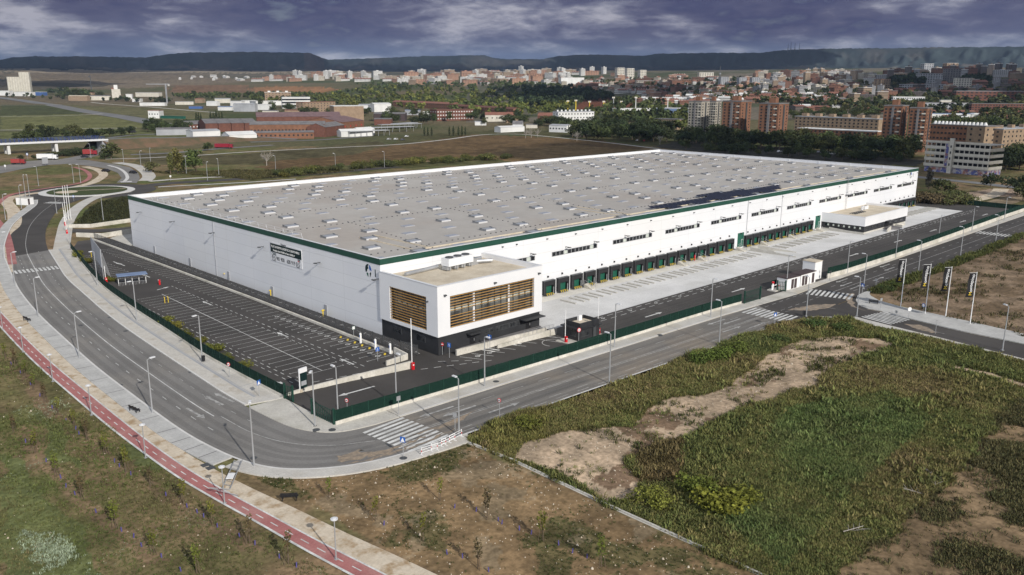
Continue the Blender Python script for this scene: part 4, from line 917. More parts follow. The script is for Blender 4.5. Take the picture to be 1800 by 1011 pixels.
tr = thing('entrance_ramp', 'long concrete ramp wall and terrace before the near office entrance', 'ramp')
b = MB(); tilted(b, (2.2, -18.1), (22.5, -19.6), .35, 0, 1.05, 0, 1.15); tilted(b, (10, -19.9), (23.6, -21.2), .3, 0, .6, 0, 1.2); b.build('ramp_wall', ['concrete_wall'], tr)
MB().prism([(5.2, -17.9), (22.5, -19.3), (24.5, -16.2), (4.5, -16.2)], 0, .45).build('terrace', ['slate'], tr)
b = MB()
for k in range(8): b.tube((16+k*1.0, -20.4-k*.08, 1.0), (16+k*1.0, -20.4-k*.08, 1.9), .03, n=4)
b.tube((16, -20.4, 1.9), (23, -20.96, 1.95), .03, n=4); b.build('handrail', ['grey_metal'], tr)

# ================================================================== second office, far along the docks
o2 = thing('office_annex', 'low white office annex with charcoal ground floor set among the far docks', 'office building')
X0, X1, Y0 = 169.2, 201.5, -14.0
b = MB(); b.box(X0, Y0, 2.35, X1, Y0+.4, 5.2); b.box(X0, Y0+.4, 2.35, X0+.4, -.02, 5.2); b.box(X1-.4, Y0+.4, 2.35, X1, -.02, 5.2); b.build('wall', ['panel_white'], o2)
MB().box(X0+.4, Y0+.4, 4.3, X1-.4, -.03, 4.6).build('roof', ['roof_tan'], o2)
b = MB(); b.box(X0-.04, Y0-.04, 5.2, X1+.04, Y0+.4, 5.27); b.box(X0-.04, Y0+.4, 5.2, X0+.4, -.02, 5.27); b.box(X1-.4, Y0+.4, 5.2, X1+.04, -.02, 5.27); b.build('coping', ['coping'], o2)
MB().box(X0+.25, Y0+.25, .5, X1-.25, -.03, 2.35).build('base', ['charcoal'], o2); MB().box(X0+.3, Y0+.3, 0, X1-.3, -.04, .5).build('plinth', ['concrete'], o2)
for k in range(7):
    o = MB().box(X0+.2, -12.9+k*1.7, 1.25, X0+.27, -11.6+k*1.7, 2.05).build('low_window', ['glass'], o2); MB().box(X0+.18, -12.8+k*1.7, 1.35, X0+.205, -12.3+k*1.7, 1.95).build('blind', ['glass_pale'], o)
for k in range(7):
    if k == 3: continue
    MB().box(X0+1.2+k*4.3, Y0+.2, 1.2, X0+3.6+k*4.3, Y0+.28, 2.05).build('low_window', ['glass'], o2)
MB().box(184.6, Y0+.15, .5, 187.2, Y0+.28, 2.3).build('door', ['black'], o2); MB().box(184.2, Y0-1.4, 2.36, 188.0, Y0, 2.48).build('canopy', ['charcoal'], o2)
rp = thing('entrance_ramp', 'curved grey stair and concrete ramp before the far office annex', 'ramp')
b = MB(); tilted(b, (178.5, -17.2), (184, -16.0), .3, 0, .9, 0, 1.1); tilted(b, (189, -14.6), (196, -15.6), .3, 0, 1.1, 0, .5); b.box(190, -14.2, 0, 190.3, -17.2, .9); b.build('ramp_wall', ['concrete_wall'], rp)
b = MB()
for k in range(4): b.prism(arc((187, -14.0), 4.2-k*.6, 180, 360, 12), k*.14, .14+k*.14)
b.build('stair', ['slate'], rp)
for nm, lab, xy, sz in (('air_conditioner', 'white cooling unit on the far office annex roof', (189, -5.2), (2.6, .9, 1.3)), ('air_conditioner', 'slim white box unit beside the larger one on the far annex roof', (185.6, -5.6), (.5, .5, 1.6))):
    t = thing(nm, lab, 'cooling unit', (*xy, 4.6)); MB().box(-sz[0]/2, -sz[1]/2, .2, sz[0]/2, sz[1]/2, sz[2]).build('casing', ['panel_white'], t); MB().disc((0, 0, sz[2]+.03), (0, 0, 1), min(sz[0], sz[1])*.4, .06).build('fan', ['dark_metal'], t)
t = thing('roof_duct', 'thin dark pipe run across the far annex roof', 'duct', (176, -6, 4.6)); b = MB(); b.tube((0, 0, .25), (9, 0, .25), .12, n=6)
for k in range(6): b.box(1+k*1.4, -1.6, 0, 1.2+k*1.4, -.2, .2)
b.build('pipe', ['dark_metal'], t)

# ================================================================== gatehouse
gh = thing('gatehouse', 'small charcoal guard booth with flat gravel roof between two raised barriers', 'gatehouse', (25.6, -25.6, 0), R(-2))
MB().box(-2.7, -1.9, 0.12, 2.7, 1.9, 2.35).build('wall', ['charcoal'], gh); MB().box(-3.2, -2.3, 2.35, 2.9, 2.3, 2.55).build('eaves', ['charcoal'], gh)
b = MB(); b.box(-2.5, -1.9, 2.55, 2.5, -1.7, 3.4); b.box(-2.5, 1.7, 2.55, 2.5, 1.9, 3.4); b.box(-2.5, -1.7, 2.55, -2.3, 1.7, 3.4); b.box(2.3, -1.7, 2.55, 2.5, 1.7, 3.4); b.build('parapet', ['charcoal'], gh)
MB().box(-2.3, -1.7, 2.55, 2.3, 1.7, 2.8).build('roof', ['roof_tan'], gh); MB().box(.3, 1.0, 2.8, 1.1, 1.5, 3.75).build('vent_box', ['white'], gh)
for bx in ((-2.3, -1.95, .95, -.2, -1.88, 2.1), (-2.75, -1.2, .95, -2.69, .2, 2.1)):
    o = MB().box(*bx).build('window', ['glass'], gh); e = .05
    MB().box(bx[0]-e, bx[1]-e if bx[4]-bx[1] < .2 else bx[1], bx[2]-.08, bx[3]+e, bx[4], bx[2]).build('sill', ['dark_metal'], o)
MB().box(.8, -1.95, .12, 1.7, -1.89, 2.2).build('door', ['dark_metal'], gh)
MB().prism([(20.4, -24.0), (20.7, -27.9), (29.6, -28.2), (29.6, -24.2)], 0.02, .14).build('kerb_island', ['concrete']); struct(bpy.data.objects['kerb_island'])

def barrier(label, xy, rz, L=6.0):
    t = thing('barrier', label, 'barrier', (*xy, 0), rz, 'raised red barriers')
    b = MB().box(-.22, -.18, .05, .22, .18, 1.15); b.box(-.25, -.21, 1.15, .25, .21, 1.2); b.build('cabinet', ['red'], t); MB().box(-.12, -.19, .75, .12, -.182, .95).build('plate', ['white'], t)
    MB().box(-.06, .2, .9, .06, .28, .9+L).build('boom', ['white'], t); MB().tube((0, .18, 1.0), (0, .3, 1.0), .14, n=8).build('pivot', ['dark_metal'], t); return t
barrier('red barrier with raised white boom left of the charcoal guard booth', (21.0, -26.0), 0, 5.0); barrier('red barrier with raised boom right of the charcoal guard booth', (29.2, -26.6), 0, 6.0)
barrier('red barrier with tall raised boom at the car park ramp by the office corner', G(726, 650), 0, 7.6)
barrier('red barrier with raised boom at the far gate nearest the roundabout, upper one', G(115, 397), 0, 6.2); barrier('red barrier with raised boom at the far gate nearest the roundabout, lower one', G(118, 411), 0, 6.2)
barrier('red barrier cabinet at the foot of the billboard frame', G(187, 497), 0, 3.0); barrier('red barrier cabinet on the kerb island beside the blue canopy', G(281, 501), R(70), .4)

# ================================================================== fences, low walls
def fence(label, pts, wall_h, fence_h, m='fence_green', post='fence_post', wall='concrete_wall', every=2.6, group=None, step=False):
    t = thing('fence', label, 'fence', (0, 0, 0), 0, group); P = np.array(pts, float); seg = np.hypot(*np.diff(P, axis=0).T); cs = np.concatenate([[0], np.cumsum(seg)])
    if wall_h:
        b = MB()
        for a, c in zip(pts, pts[1:]): tilted(b, a, c, .26, -.05, wall_h, -.05, wall_h)
        b.build('base_wall', [wall], t)
    b = MB()
    for a, c in zip(pts, pts[1:]):
        tilted(b, a, c, .05, wall_h+.004, wall_h+fence_h, wall_h+.004, wall_h+fence_h)
    b.build('mesh_panel', [m], t)
    q = 0.0; p = None; every = max(every, cs[-1]/95)
    while q < cs[-1]:
        x, y = np.interp(q, cs, P[:, 0]), np.interp(q, cs, P[:, 1]); o = dup(p, parent=t) if p else MB().box(-.035, -.035, wall_h+.002, .035, .035, wall_h+fence_h+.1).build('post', [post], t); p = p or o; o.location = (x, y, 0); q += every
    return t
fence('long green mesh fence on a low wall along the curved pavement by the car park', LF, .55, 1.55)
fence('green mesh fence on a pale wall along the front street before the guard booth', [(-28.9, -29.65), (-19.6, -30.05), (-10.4, -30.4), (-1, -30.8), (17.3, -31.45), (35.6, -31.85), (45, -31.9), (56.7, -32.2), (67.6, -32.9)], .6, 1.6)
fence('green mesh fence on a pale wall along the front street beyond the white huts', [(103.2, -34.4), (110.7, -35.0), (140.4, -35.4), (172.1, -34.8), (239.2, -33.2), (262, -33)], 1.25, 1.45)
fence('short green fence behind the white utility huts', [(84.6, -30.2), (103, -31.2)], .0, 1.8)
fence('green fence closing the far end of the yard', [(262, -33), (262.2, 10), (255, 30)], 0, 1.8)
fence('grey wire fence on a kerb wall between the parking bays and the warehouse', [(-4.4, 136), (-3.9, 60), (-3.6, 5), (-3.4, -9.6)], .0, 1.9, 'fence_grey', 'dark_metal', every=3.0)
fence('grey wire fence closing the strip at the office corner', [(-3.2, -9.8), (-2.6, -13.8)], 0, 1.9, 'fence_grey', 'dark_metal', every=2)
def low_wall(label, pts, h0, h1, w=.3, m='concrete_wall'):
    t = thing('low_wall', label, 'wall'); b = MB(); n = len(pts)-1
    for i, (a, c) in enumerate(zip(pts, pts[1:])): tilted(b, a, c, w, -.05, h0+(h1-h0)*i/n, -.05, h0+(h1-h0)*(i+1)/n)
    b.build('wall', [m], t); MB().line(pts, .02, .001).build('footing', [m], t); return t
low_wall('pale concrete kerb wall between the parking bays and the wire fence', [(-4.9, 136), (-4.4, 40.5), (-4.6, 18), (-4.9, -9.8)], .35, .45, .45)
low_wall('sloping concrete retaining wall between the car park and the entrance ramp', [(-28.2, -15.2), (-25.3, -15.4), (-17.4, -16.3), (-12, -17.3), (-7.2, -18.1)], .35, 1.25, .35)
low_wall('short concrete wall at the end of the charging bays', [(-9.4, -14.2), (-5.0, -14.0), (-4.8, -10.2)], .8, 1.2, .3)
low_wall('concrete wall of the sunken access lane at the far corner', GP([(118, 400), (160, 400), (232, 390)]), 1.0, 1.2, .4)
low_wall('concrete wall beside the loading bay at the far left corner', GP([(135, 416), (180, 418), (232, 410)]), 1.2, 1.4, .4)
strip('access_lane', [(116, 405), (170, 406), (235, 401)], 6.0, 'asphalt_dark', 0.03)
blob([(130, 397), (165, 360), (228, 345), (233, 385), (170, 396)], 'grass_bank', 'dust', 0.02, .8, 9).data.materials.clear()
_g = bpy.data.objects['grass_bank']; _g.data.materials.append(M['weed']); colattr(_g.data, np.tile((0.038, 0.042, 0.02), (len(_g.data.vertices), 1)))
def gate(label, p, q, h, bars=9):
    t = thing('gate', label, 'gate'); dx, dy = (q[0]-p[0])/bars, (q[1]-p[1])/bars; b = MB()
    for k in range(bars+1): b.tube((p[0]+dx*k, p[1]+dy*k, .1), (p[0]+dx*k, p[1]+dy*k, h), .05, n=4)
    b.build('bar', ['fence_post'], t); b = MB()
    for z in (.25, h*.5, h-.1): b.tube((*p, z), (*q, z), .05, n=4)
    b.build('rail', ['fence_post'], t); b = MB()
    for c in (p, q): MB().box(c[0]-.12, c[1]-.12, 0, c[0]+.12, c[1]+.12, h+.3).build('gate_post', ['fence_post'], t)
    return t
gate('dark green gate leaf standing open at the front corner of the green fence', (-29.0, -29.4), (-29.2, -24.2), 2.1, 12); gate('dark green gate post pair at the end of the car park fence', (-28.9, -16.2), (-28.6, -18.0), 2.2, 5); gate('green barred sliding gate beside the pale pavement gap near the huts', (68.0, -33.4), (74, -33.6), 2.6, 14)
gate('narrow green gate by the pale pillar before the white huts', (83.4, -32.4), (84.4, -33.8), 2.2, 5)

# ================================================================== huts, canopy, billboard, totem, chargers
def hut(label, P0, P1, depth, h, doors, roof='shed_brown', side=1):
    dx, dy = P1[0]-P0[0], P1[1]-P0[1]; L = math.hypot(dx, dy); t = thing('utility_hut', label, 'hut', (*P0, 0), math.atan2(dy, dx))
    MB().box(0, 0, 0, L, depth, h).build('wall', ['white'], t); MB().box(-.1, -.1, h, L+.1, depth+.1, h+.12).build('roof', [roof], t)
    for a, w in doors: MB().box(a, -.05, .15, a+w, .01, h-.3).build('door', ['shed_brown'], t)
    return t
hut('white utility hut with brown flat roof and two brown doors, nearer of the pair', (85.4, -33.6), (90.6, -34.0), 2.6, 2.6, [(1.7, .95), (2.9, .95)])
hut('longer white utility hut with brown roof and three brown doors behind the first', (90.9, -34.0), (97.6, -34.2), 2.6, 2.7, [(.6, 1.0), (1.9, 1.0), (5.0, 1.0)])
hut('tall white cube hut with pale roof at the far end of the utility huts', (99.6, -32.9), (102.7, -33.1), 3.2, 4.2, [], 'roof_tan')
t = thing('gas_meter', 'cluster of red and white pipes on a plinth before the white huts', 'pipework', (84.0, -31.6, 0)); MB().box(-1.8, -1, 0, 1.4, 1, .25).build('plinth', ['concrete'], t)
b = MB(); b.tube((-1.4, 0, .2), (-1.4, 0, 1.4), .18); b.tube((-.6, .3, .2), (-.6, .3, 1.6), .18); b.tube((-1.4, 0, 1.1), (.9, .2, 1.1), .14); b.build('white_pipe', ['white'], t); b = MB(); b.tube((-.1, -.4, .9), (1.2, -.3, .9), .12); b.tube((-.6, .3, 1.6), (-.6, .3, 2.0), .3); b.build('red_pipe', ['red'], t)
bp, bq = G(209, 502), G(257, 497)
t = thing('bike_shelter', 'blue flat canopy shelter with white frame and racks in the car park', 'shelter'); 
ax = ((bq[0]-bp[0]), (bq[1]-bp[1])); l = math.hypot(*ax); ax = (ax[0]/l, ax[1]/l); cxy = ((bp[0]+bq[0])/2, (bp[1]+bq[1])/2)
MB().obox(cxy, ax, l/2+.3, 1.5, 2.25, 2.4).build('roof', ['canopy_blue'], t); b = MB()
for k in range(5):
    f = k/4; b.tube((bp[0]+ax[0]*l*f, bp[1]+ax[1]*l*f, 0), (bp[0]+ax[0]*l*f, bp[1]+ax[1]*l*f, 2.25), .07)
b.build('post', ['white'], t); b = MB()
for k in range(20):
    f = k/19; p = (bp[0]+ax[0]*l*f+ax[1]*.9, bp[1]+ax[1]*l*f-ax[0]*.9); b.tube((*p, 0), (*p, .8), .03, n=4)
b.tube((bp[0]+ax[1]*.9, bp[1]-ax[0]*.9, .8), (bq[0]+ax[1]*.9, bq[1]-ax[0]*.9, .8), .03, n=4); b.build('rack', ['grey_metal'], t)
pa, pb = G(183, 496), G(166, 470)
t = thing('billboard', 'tall grey lattice billboard seen edge-on beside the curved green fence', 'billboard'); dxy = (pb[0]-pa[0], pb[1]-pa[1]); l = math.hypot(*dxy); dv = (dxy[0]/l, dxy[1]/l); b = MB()
for k in range(6):
    f = k/5; x, y = pa[0]+dxy[0]*f, pa[1]+dxy[1]*f; b.tube((x, y, 0), (x, y, 7.6), .09); b.tube((x+1.8, y+.3, 0), (x+.2, y, 6.8), .07); b.tube((x, y, 3.2), (x+1.0, y+.1, 3.2), .05, n=4)
b.build('frame', ['grey_metal'], t); MB().obox(((pa[0]+pb[0])/2-.1, (pa[1]+pb[1])/2), dv, l/2, .06, 3.4, 7.7).build('panel', ['far_grey'], t)
t = thing('totem_sign', 'dark totem sign with pale curved head at the car park corner', 'sign', (*G(534, 688), 0), R(10)); MB().box(-.75, -.18, 0, .75, .18, .5).build('base', ['roof_tan'], t); MB().box(-.65, -.12, .5, .65, .12, 3.0).build('panel', ['navy'], t); b = MB().box(-.72, -.14, 3.0, .72, .14, 3.7); b.tube((-.68, 0, .5), (-.68, 0, 3.7), .1); b.build('head', ['panel_white'], t); MB().box(-.5, -.13, 1.0, .5, -.122, 1.7).build('plate', ['far_grey'], t); 
for i, (u, v) in enumerate(((634, 603), (660, 614), (686, 622))):
    t = thing('charging_post', f'white electric car charging post, {["farthest from", "middle of three near", "nearest"][i]} the office corner', 'charger', (*G(u, v), 0), 0, 'electric charging posts'); b = MB().box(-.16, -.12, 0, .16, .12, 1.75); b.box(-.13, -.1, 1.75, .13, .1, 1.85); b.build('casing', ['white'], t); MB().box(-.18, -.08, 1.1, -.16, .08, 1.5).build('screen', ['sign_blue'], t)
for i, (u, v) in enumerate(((568, 556), (476, 520), (396, 490), (328, 464), (270, 443))):
    t = thing('hydrant', f'yellow hydrant post at the warehouse foot, {ordw(i)} from the office', 'hydrant', (*G(u, v), 0), 0, 'yellow hydrants along the wall'); b = MB().tube((0, 0, 0), (0, 0, 1.3), .12); b.build('pipe', ['yellow'], t); MB().tube((-.3, 0, 1.2), (.3, 0, 1.2), .14).build('outlet', ['yellow'], t)
for i, (u, v) in enumerate(((161, 452), (290, 533), (296, 532))):
    t = thing('hoop_post', ['yellow hoop post beside the billboard bays', 'left of two yellow hoop posts in the double parking row', 'right of two yellow hoop posts in the double parking row'][i], 'post', (*G(u, v), 0)); b = MB().tube((0, 0, 0), (0, 0, 1.2), .07); b.build('pipe', ['yellow'], t); MB().tube((0, 0, 1.2), (0, .25, 1.32), .07).build('cap', ['yellow'], t)
# concrete wheel guides before the docks
wg = MB(); wg.box(-.25, -3.1, 0, .25, 3.1, .22).build
dm('guide', (0.40, 0.385, 0.35), (0.47, 0.455, 0.42), 1, 0.9)
g0 = MB().box(-.22, -2.1, .02, .22, 2.1, .26).build('wheel_guide_rail', ['guide']); tag(g0, 'x', 'wheel guide', 'guide kerbs before the docks')
n_ = 0
for x in docks:
    for s in (-1.35, 1.35):
        gx = (x+s+.2, -7.2, 0); i = docks.index(x); grp = 'first' if i < 17 else 'second' if i < 27 else 'third'; loc = {'first': i, 'second': i-17, 'third': i-27}[grp]
        lab = f'low kerb on the apron, {"left" if s < 0 else "right"} guide of the {ordw(loc)} bay in the {dict(first="nearest", second="middle", third="farthest")[grp]} dock group'
        o = g0 if n_ == 0 else dup(g0); o.location = gx; o['label'] = lab; o.rotation_euler = (0, 0, R(0)); n_ += 1
def dock_stair(label, x):
    t = thing('dock_stair', label, 'stair', (x, -.1, 0)); b = MB()
    for k in range(6): b.box(-.6, -3.4+k*.4, 0, .6, -3.0+k*.4, .16*(k+1))
    b.build('step', ['concrete_wall'], t); b = MB()
    for s in (-.62, .62): b.tube((s, -3.4, 1.0), (s, -1.2, 1.9), .04, n=4); b.tube((s, -3.4, 0), (s, -3.4, 1.0), .04, n=4); b.tube((s, -1.2, .9), (s, -1.2, 1.9), .04, n=4)
    b.build('handrail', ['grey_metal'], t); return t
for lab, x in (('grey dock stair between the third and fourth bays of the near group', 54.8), ('grey dock stair midway along the near dock group', 90.7), ('grey dock stair two thirds along the near dock group', 99.6), ('grey dock stair next to the first green door', 118.3), ('grey dock stair at the start of the middle dock group', 131), ('grey dock stair in the middle dock group', 147), ('grey dock stair beside the second green door', 164.4)): dock_stair(lab, x)
for lab, p, q in (('long concrete truck ramp wall running out from the first green door', (120.2, -4.0), (121, -17)), ('second concrete ramp wall beside the first one at the green door', (124.2, -4.0), (127, -14)), ('concrete ramp beside the far office annex wall', (167.8, -3.5), (168.2, -14.6))):
    low_wall(lab, [p, q], 1.1, .25, .35, 'guide')
t = thing('person', 'person in red workwear standing on the apron by the docks', 'person', (*G(1221, 459), 0))
def person(t, top, legs):
    me = bpy.data.meshes.new('body'); V = [(0, 0, .95), (0, 0, 1.25), (0, 0, 1.48), (0, 0, 1.56), (0, 0, 1.70), (-.2, 0, 1.42), (-.27, .05, 1.15), (-.26, -.08, .92), (.2, 0, 1.42), (.27, .05, 1.15), (.26, -.08, .92), (-.1, 0, .9), (-.11, -.03, .5), (-.11, .03, .06), (.1, 0, .9), (.11, .05, .5), (.12, .02, .06)]
    E = [(0, 1), (1, 2), (2, 3), (3, 4), (2, 5), (5, 6), (6, 7), (2, 8), (8, 9), (9, 10), (0, 11), (11, 12), (12, 13), (0, 14), (14, 15), (15, 16)]
    me.from_pydata(V, E, []); o = bpy.data.objects.new('body', me); COL.objects.link(o); o.parent = t; sm = o.modifiers.new('s', 'SKIN')
    for v, r in zip(me.skin_vertices[0].data, [.16, .15, .17, .06, .1, .07, .05, .04, .07, .05, .04, .1, .07, .06, .1, .07, .06]): v.radius = (r, r*.75)
    me.skin_vertices[0].data[0].use_root = True; o.modifiers.new('u', 'SUBSURF').levels = 1; me.materials.append(M[top]); return o
person(t, 'red', 'black')

# ================================================================== lamps, signs, benches
def lamp_proto(h, arm, dbl=False):
    t = thing('street_lamp', '', 'street lamp', group='tall grey street lamps')
    b = MB().tube((0, 0, .05), (0, 0, h), .115, .07, 8); b.build('pole', ['pole'], t)
    MB().box(-.2, -.2, 0, .2, .2, .1).build('base_plate', ['grey_metal'], t)
    MB().tube((0, 0, h-.05), (arm, 0, h+.12), .045, n=6).build('arm', ['pole'], t)
    b = MB().box(arm-.1, -.16, h+.04, arm+.65, .16, h+.19); b.build('lamp_head', ['coping'], t); return t
L0 = lamp_proto(7.9, .5); used = [0]
def put_lamp(x, y, deg, label, s=1.0):
    o = L0 if not used[0] else dup(L0); used[0] = 1
    o.location = (x, y, 0); o.rotation_euler = (0, 0, R(deg)); o.scale = (s, s, s); o['label'] = label; return o
for i, y in enumerate((-8.6, 23.5, 55.5, 86, 116)):
    x = np.interp(y, [-8.6, 23.5, 55.5, 86, 116, 150], [-45.0, -44.3, -41.6, -37.8, -32.6, -23.5])
    put_lamp(float(x), y, 10, f'grey lamp on the outer pavement of the curved road, {ordw(i)} up from the bend')
put_lamp(*G(447, 821), 60, 'grey street lamp on the outside of the bend beside the fallen frame')
for i, (u, v) in enumerate(((356, 636), (241, 565), (172, 503), (124, 432))): put_lamp(*G(u, v), 190, f'grey lamp on the car park side of the curved road, {ordw(i)} up from the corner')
put_lamp(*G(554, 750), 225, 'grey street lamp at the tip of the corner pavement before the gate')
put_lamp(*G(595, 744), 90, 'bare grey lamp pole just inside the front corner of the green fence')
for i, (u, v) in enumerate(((697, 714), (852, 680), (1080, 611), (1249, 559))): put_lamp(*G(u, v), -92, f'grey lamp on the fence side of the front street, {ordw(i)} from the bend')
for i, (u, v) in enumerate(((807, 766), (1071, 674), (1264, 606))): put_lamp(*G(u, v), 90, f'grey street lamp on the weedy side of the front street, {ordw(i)} from the bend')
for i, (u, v) in enumerate(((1382, 510), (1489, 481), (1574, 454), (1649, 426), (1708, 408), (1765, 388))): put_lamp(*G(u, v), -92, f'grey lamp along the green fence, {ordw(i)} beyond the white huts')
for i, (u, v) in enumerate(((1518, 508), (1614, 480), (1688, 451), (1750, 426))): put_lamp(*G(u, v), 90, f'grey street lamp on the dirt side of the front road, {ordw(i)} from the side road')
put_lamp(*G(1417, 556), 60, 'grey street lamp on the inside of the side road junction'); put_lamp(*G(1506, 556), 100, 'grey street lamp on the weed side at the mouth of the side road'); put_lamp(*G(1762, 616), 60, 'grey street lamp down the side road at the right edge')
for i, (u, v) in enumerate(((10, 386), (38, 367), (45, 345), (52, 345), (68, 327), (130, 322), (142, 322), (160, 278), (218, 290), (265, 287), (248, 293), (182, 388), (100, 375), (365, 317), (328, 306), (385, 310), (485, 303), (590, 298), (676, 294))):
    put_lamp(*G(u, v), 30*i, f'thin grey lamp about the roundabout, {ordw(i)} going clockwise from the left edge' if i < 13 else f'thin grey lamp behind the warehouse, {ordw(i-13)} from the roundabout', 1.05)
P0 = thing('path_lamp', '', 'path lamp', group='path lamps with disc heads along the cycle path'); MB().tube((0, 0, 0), (0, 0, 4.3), .075, .055, 7).build('pole', ['pole'], P0); b = MB().disc((0, 0, 4.35), (0, 0, 1), .36, .09, 16); b.disc((0, 0, 4.44), (0, 0, 1), .2, .08, 12); b.build('lamp_head', ['coping'], P0); MB().box(-.17, -.17, .0, .17, .17, .08).build('base_plate', ['grey_metal'], P0)
for i, (u, v) in enumerate(((591, 984), (395, 885), (256, 805), (161, 730), (93, 671), (41, 619), (5, 580))):
    o = P0 if i == 0 else dup(P0); o.location = (*G(u, v), 0); o['label'] = f'disc headed lamp beside the red cycle path, {ordw(i)} from the bottom of the picture'
# traffic signs
def sign(label, u, v, h, shape, m, face=None, size=.31, rz=None, cat='road sign'):
    x, y = G(u, v); a = (math.atan2(CY-y, CX-x)+math.pi/2+R(rnd.choice((-42, -30, 34, 46)))) if rz is None else rz
    t = thing('traffic_sign', label, cat, (x, y, 0.02), a); MB().tube((0, 0, 0), (0, 0, h), .045, n=6).build('post', ['pole'], t)
    if shape == 'disc':
        MB().disc((0, -.06, h-size), (0, 1, 0), size, .04, 18).build('plate', [m], t)
        if face: MB().disc((0, -.085, h-size), (0, 1, 0), size*.72, .02, 16).build('symbol', [face], t)
        if face and m == 'red' and face == 'white': MB().box(-size*.5, -.115, h-size-.05, size*.5, -.096, h-size+.05).build('bar', ['black'], t)
    elif shape == 'noentry':
        MB().disc((0, -.06, h-size), (0, 1, 0), size, .04, 18).build('plate', ['red'], t); MB().box(-size*.65, -.1, h-size-.08, size*.65, -.085, h-size+.08).build('bar', ['white'], t)
    else:
        MB().box(-size, -.06, h-2*size, size, -.03, h).build('plate', [m], t)
        if face == 'zebra': MB().face([(-size*.8, -.065, h-1.8*size), (size*.8, -.065, h-1.8*size), (0, -.065, h-.25*size)]).build('symbol', ['white'], t)
        elif face == 'wheel':
            b = MB().disc((-.02, -.07, h-size*1.25), (0, 1, 0), size*.42, .02, 14); b.box(-.04, -.08, h-size*1.1, .04, -.06, h-size*.35); b.build('symbol', ['white'], t); MB().disc((-.02, -.09, h-size*1.25), (0, 1, 0), size*.28, .02, 12).build('inner', [m], t)
        elif face: MB().box(-size*.8, -.07, h-1.8*size, size*.8, -.062, h-.2*size).build('symbol', [face], t)
    return t
sign('round white red-rimmed sign on the curved pavement by the green fence', 404, 665, 2.6, 'disc', 'red', 'white')
sign('round red-rimmed sign inside the front gate on the asphalt', 611, 730, 2.5, 'disc', 'red', 'white')
sign('red no entry sign at the office corner by the ramp wall', 778, 624, 2.2, 'noentry', 'red')
sign('blue wheelchair parking sign left of the office ramp', 790, 629, 2.6, 'sq', 'sign_blue', 'wheel', .38)
sign('blue wheelchair parking sign beside the entrance ramp wall', 861, 614, 2.6, 'sq', 'sign_blue', 'wheel', .38)
sign('blue wheelchair sign by the charging bays', 664, 635, 2.4, 'sq', 'sign_blue', 'wheel', .36)
sign('green square sign by the wire fence near the chargers', 622, 596, 2.4, 'sq', 'green_door', 'white', .33)
sign('round red-rimmed sign among the weeds at the street edge', 878, 731, 2.6, 'disc', 'red', 'white')
sign('grey back of a small sign beside the lamp at the weedy kerb', 800, 757, 2.5, 'sq', 'grey_metal', None, .3)
sign('grey back of a sign by the front zebra crossing', 701, 730, 2.8, 'sq', 'grey_metal', None, .32)
sign('blue zebra crossing sign on the outer kerb of the bend', 709, 804, 2.7, 'sq', 'sign_blue', 'zebra', .36)
sign('blue zebra sign on the pavement end beside the car park gate', 456, 698, 2.6, 'sq', 'sign_blue', 'zebra', .36)
sign('round red-rimmed sign in front of the guard booth', 1017, 605, 3.0, 'disc', 'red', 'white', .4)
sign('blue zebra crossing sign at the pale gate apron, far kerb', 1361, 573, 2.6, 'sq', 'sign_blue', 'zebra', .36)
sign('blue zebra crossing sign at the corner by the flags', 1515, 519, 2.6, 'sq', 'sign_blue', 'zebra', .36)
sign('slim grey sign post by the bench on the corner pavement', 1547, 546, 2.6, 'sq', 'grey_metal', None, .28)
sign('round white sign at the side road crossing', 1597, 560, 2.3, 'disc', 'white', None, .4)
sign('round blue sign beside the second black flag', 1622, 553, 2.3, 'disc', 'sign_blue', 'white', .4)
sign('grey sign post on the side road divider', 1644, 587, 2.7, 'sq', 'grey_metal', None, .26)
sign('grey sign post on the near side of the side road crossing', 1574, 567, 2.4, 'sq', 'grey_metal', None, .26)
sign('grey sign post by the crossing on the front road', 1539, 507, 2.2, 'sq', 'grey_metal', None, .28)
sign('dark sign post before the pale wall near the huts', 1458, 494, 2.4, 'sq', 'dark_metal', None, .3)
sign('blue round sign on the roundabout kerb', 130, 354, 2.4, 'disc', 'sign_blue', 'white', .5); sign('white sign at the mouth of the road behind the warehouse', 300, 318, 2.6, 'disc', 'white', None, .5)
sign('white sign on the left verge above the roundabout', 10, 300, 3, 'disc', 'white', None, .6); sign('blue round sign on the grass under the bridge', 49, 281, 4, 'disc', 'sign_blue', 'white', .8)
t = sign('large grey back of a direction board beside the white van', 80, 291, 4.4, 'sq', 'far_grey', None, 1.7)
t = thing('litter_bin', 'black litter bin beside the lamp on the curved pavement', 'litter bin', (*G(358, 637), KZ)); MB().tube((0, 0, .15), (0, 0, 1.0), .26, .3, 10).build('body', ['black'], t); MB().tube((-.3, 0, 0), (-.3, 0, 1.2), .04).build('post', ['dark_metal'], t)
t = thing('litter_bin', 'black litter bin at the lamp foot near the side road', 'litter bin', (*G(1413, 556), KZ)); MB().tube((0, 0, .15), (0, 0, 1.0), .26, .3, 10).build('body', ['black'], t); MB().tube((-.3, 0, 0), (-.3, 0, 1.2), .04).build('post', ['dark_metal'], t)
B0 = thing('park_bench', '', 'bench', group='dark slatted benches'); b = MB()
for k in range(3): b.box(-.95, -.42+k*.17, .42, .95, -.29+k*.17, .46)
b.build('seat', ['black'], B0); b = MB()
for k in range(3): b.box(-.95, .14+k*.03, .55+k*.15, .95, .18+k*.03, .66+k*.15)
b.build('backrest', ['black'], B0)
for s in (-.75, .75): b = MB(); b.box(s-.05, -.4, 0, s+.05, -.32, .42); b.box(s-.05, .12, 0, s+.05, .2, .95); b.box(s-.05, -.42, .60, s+.05, .16, .65); b.build('leg', ['black'], B0)
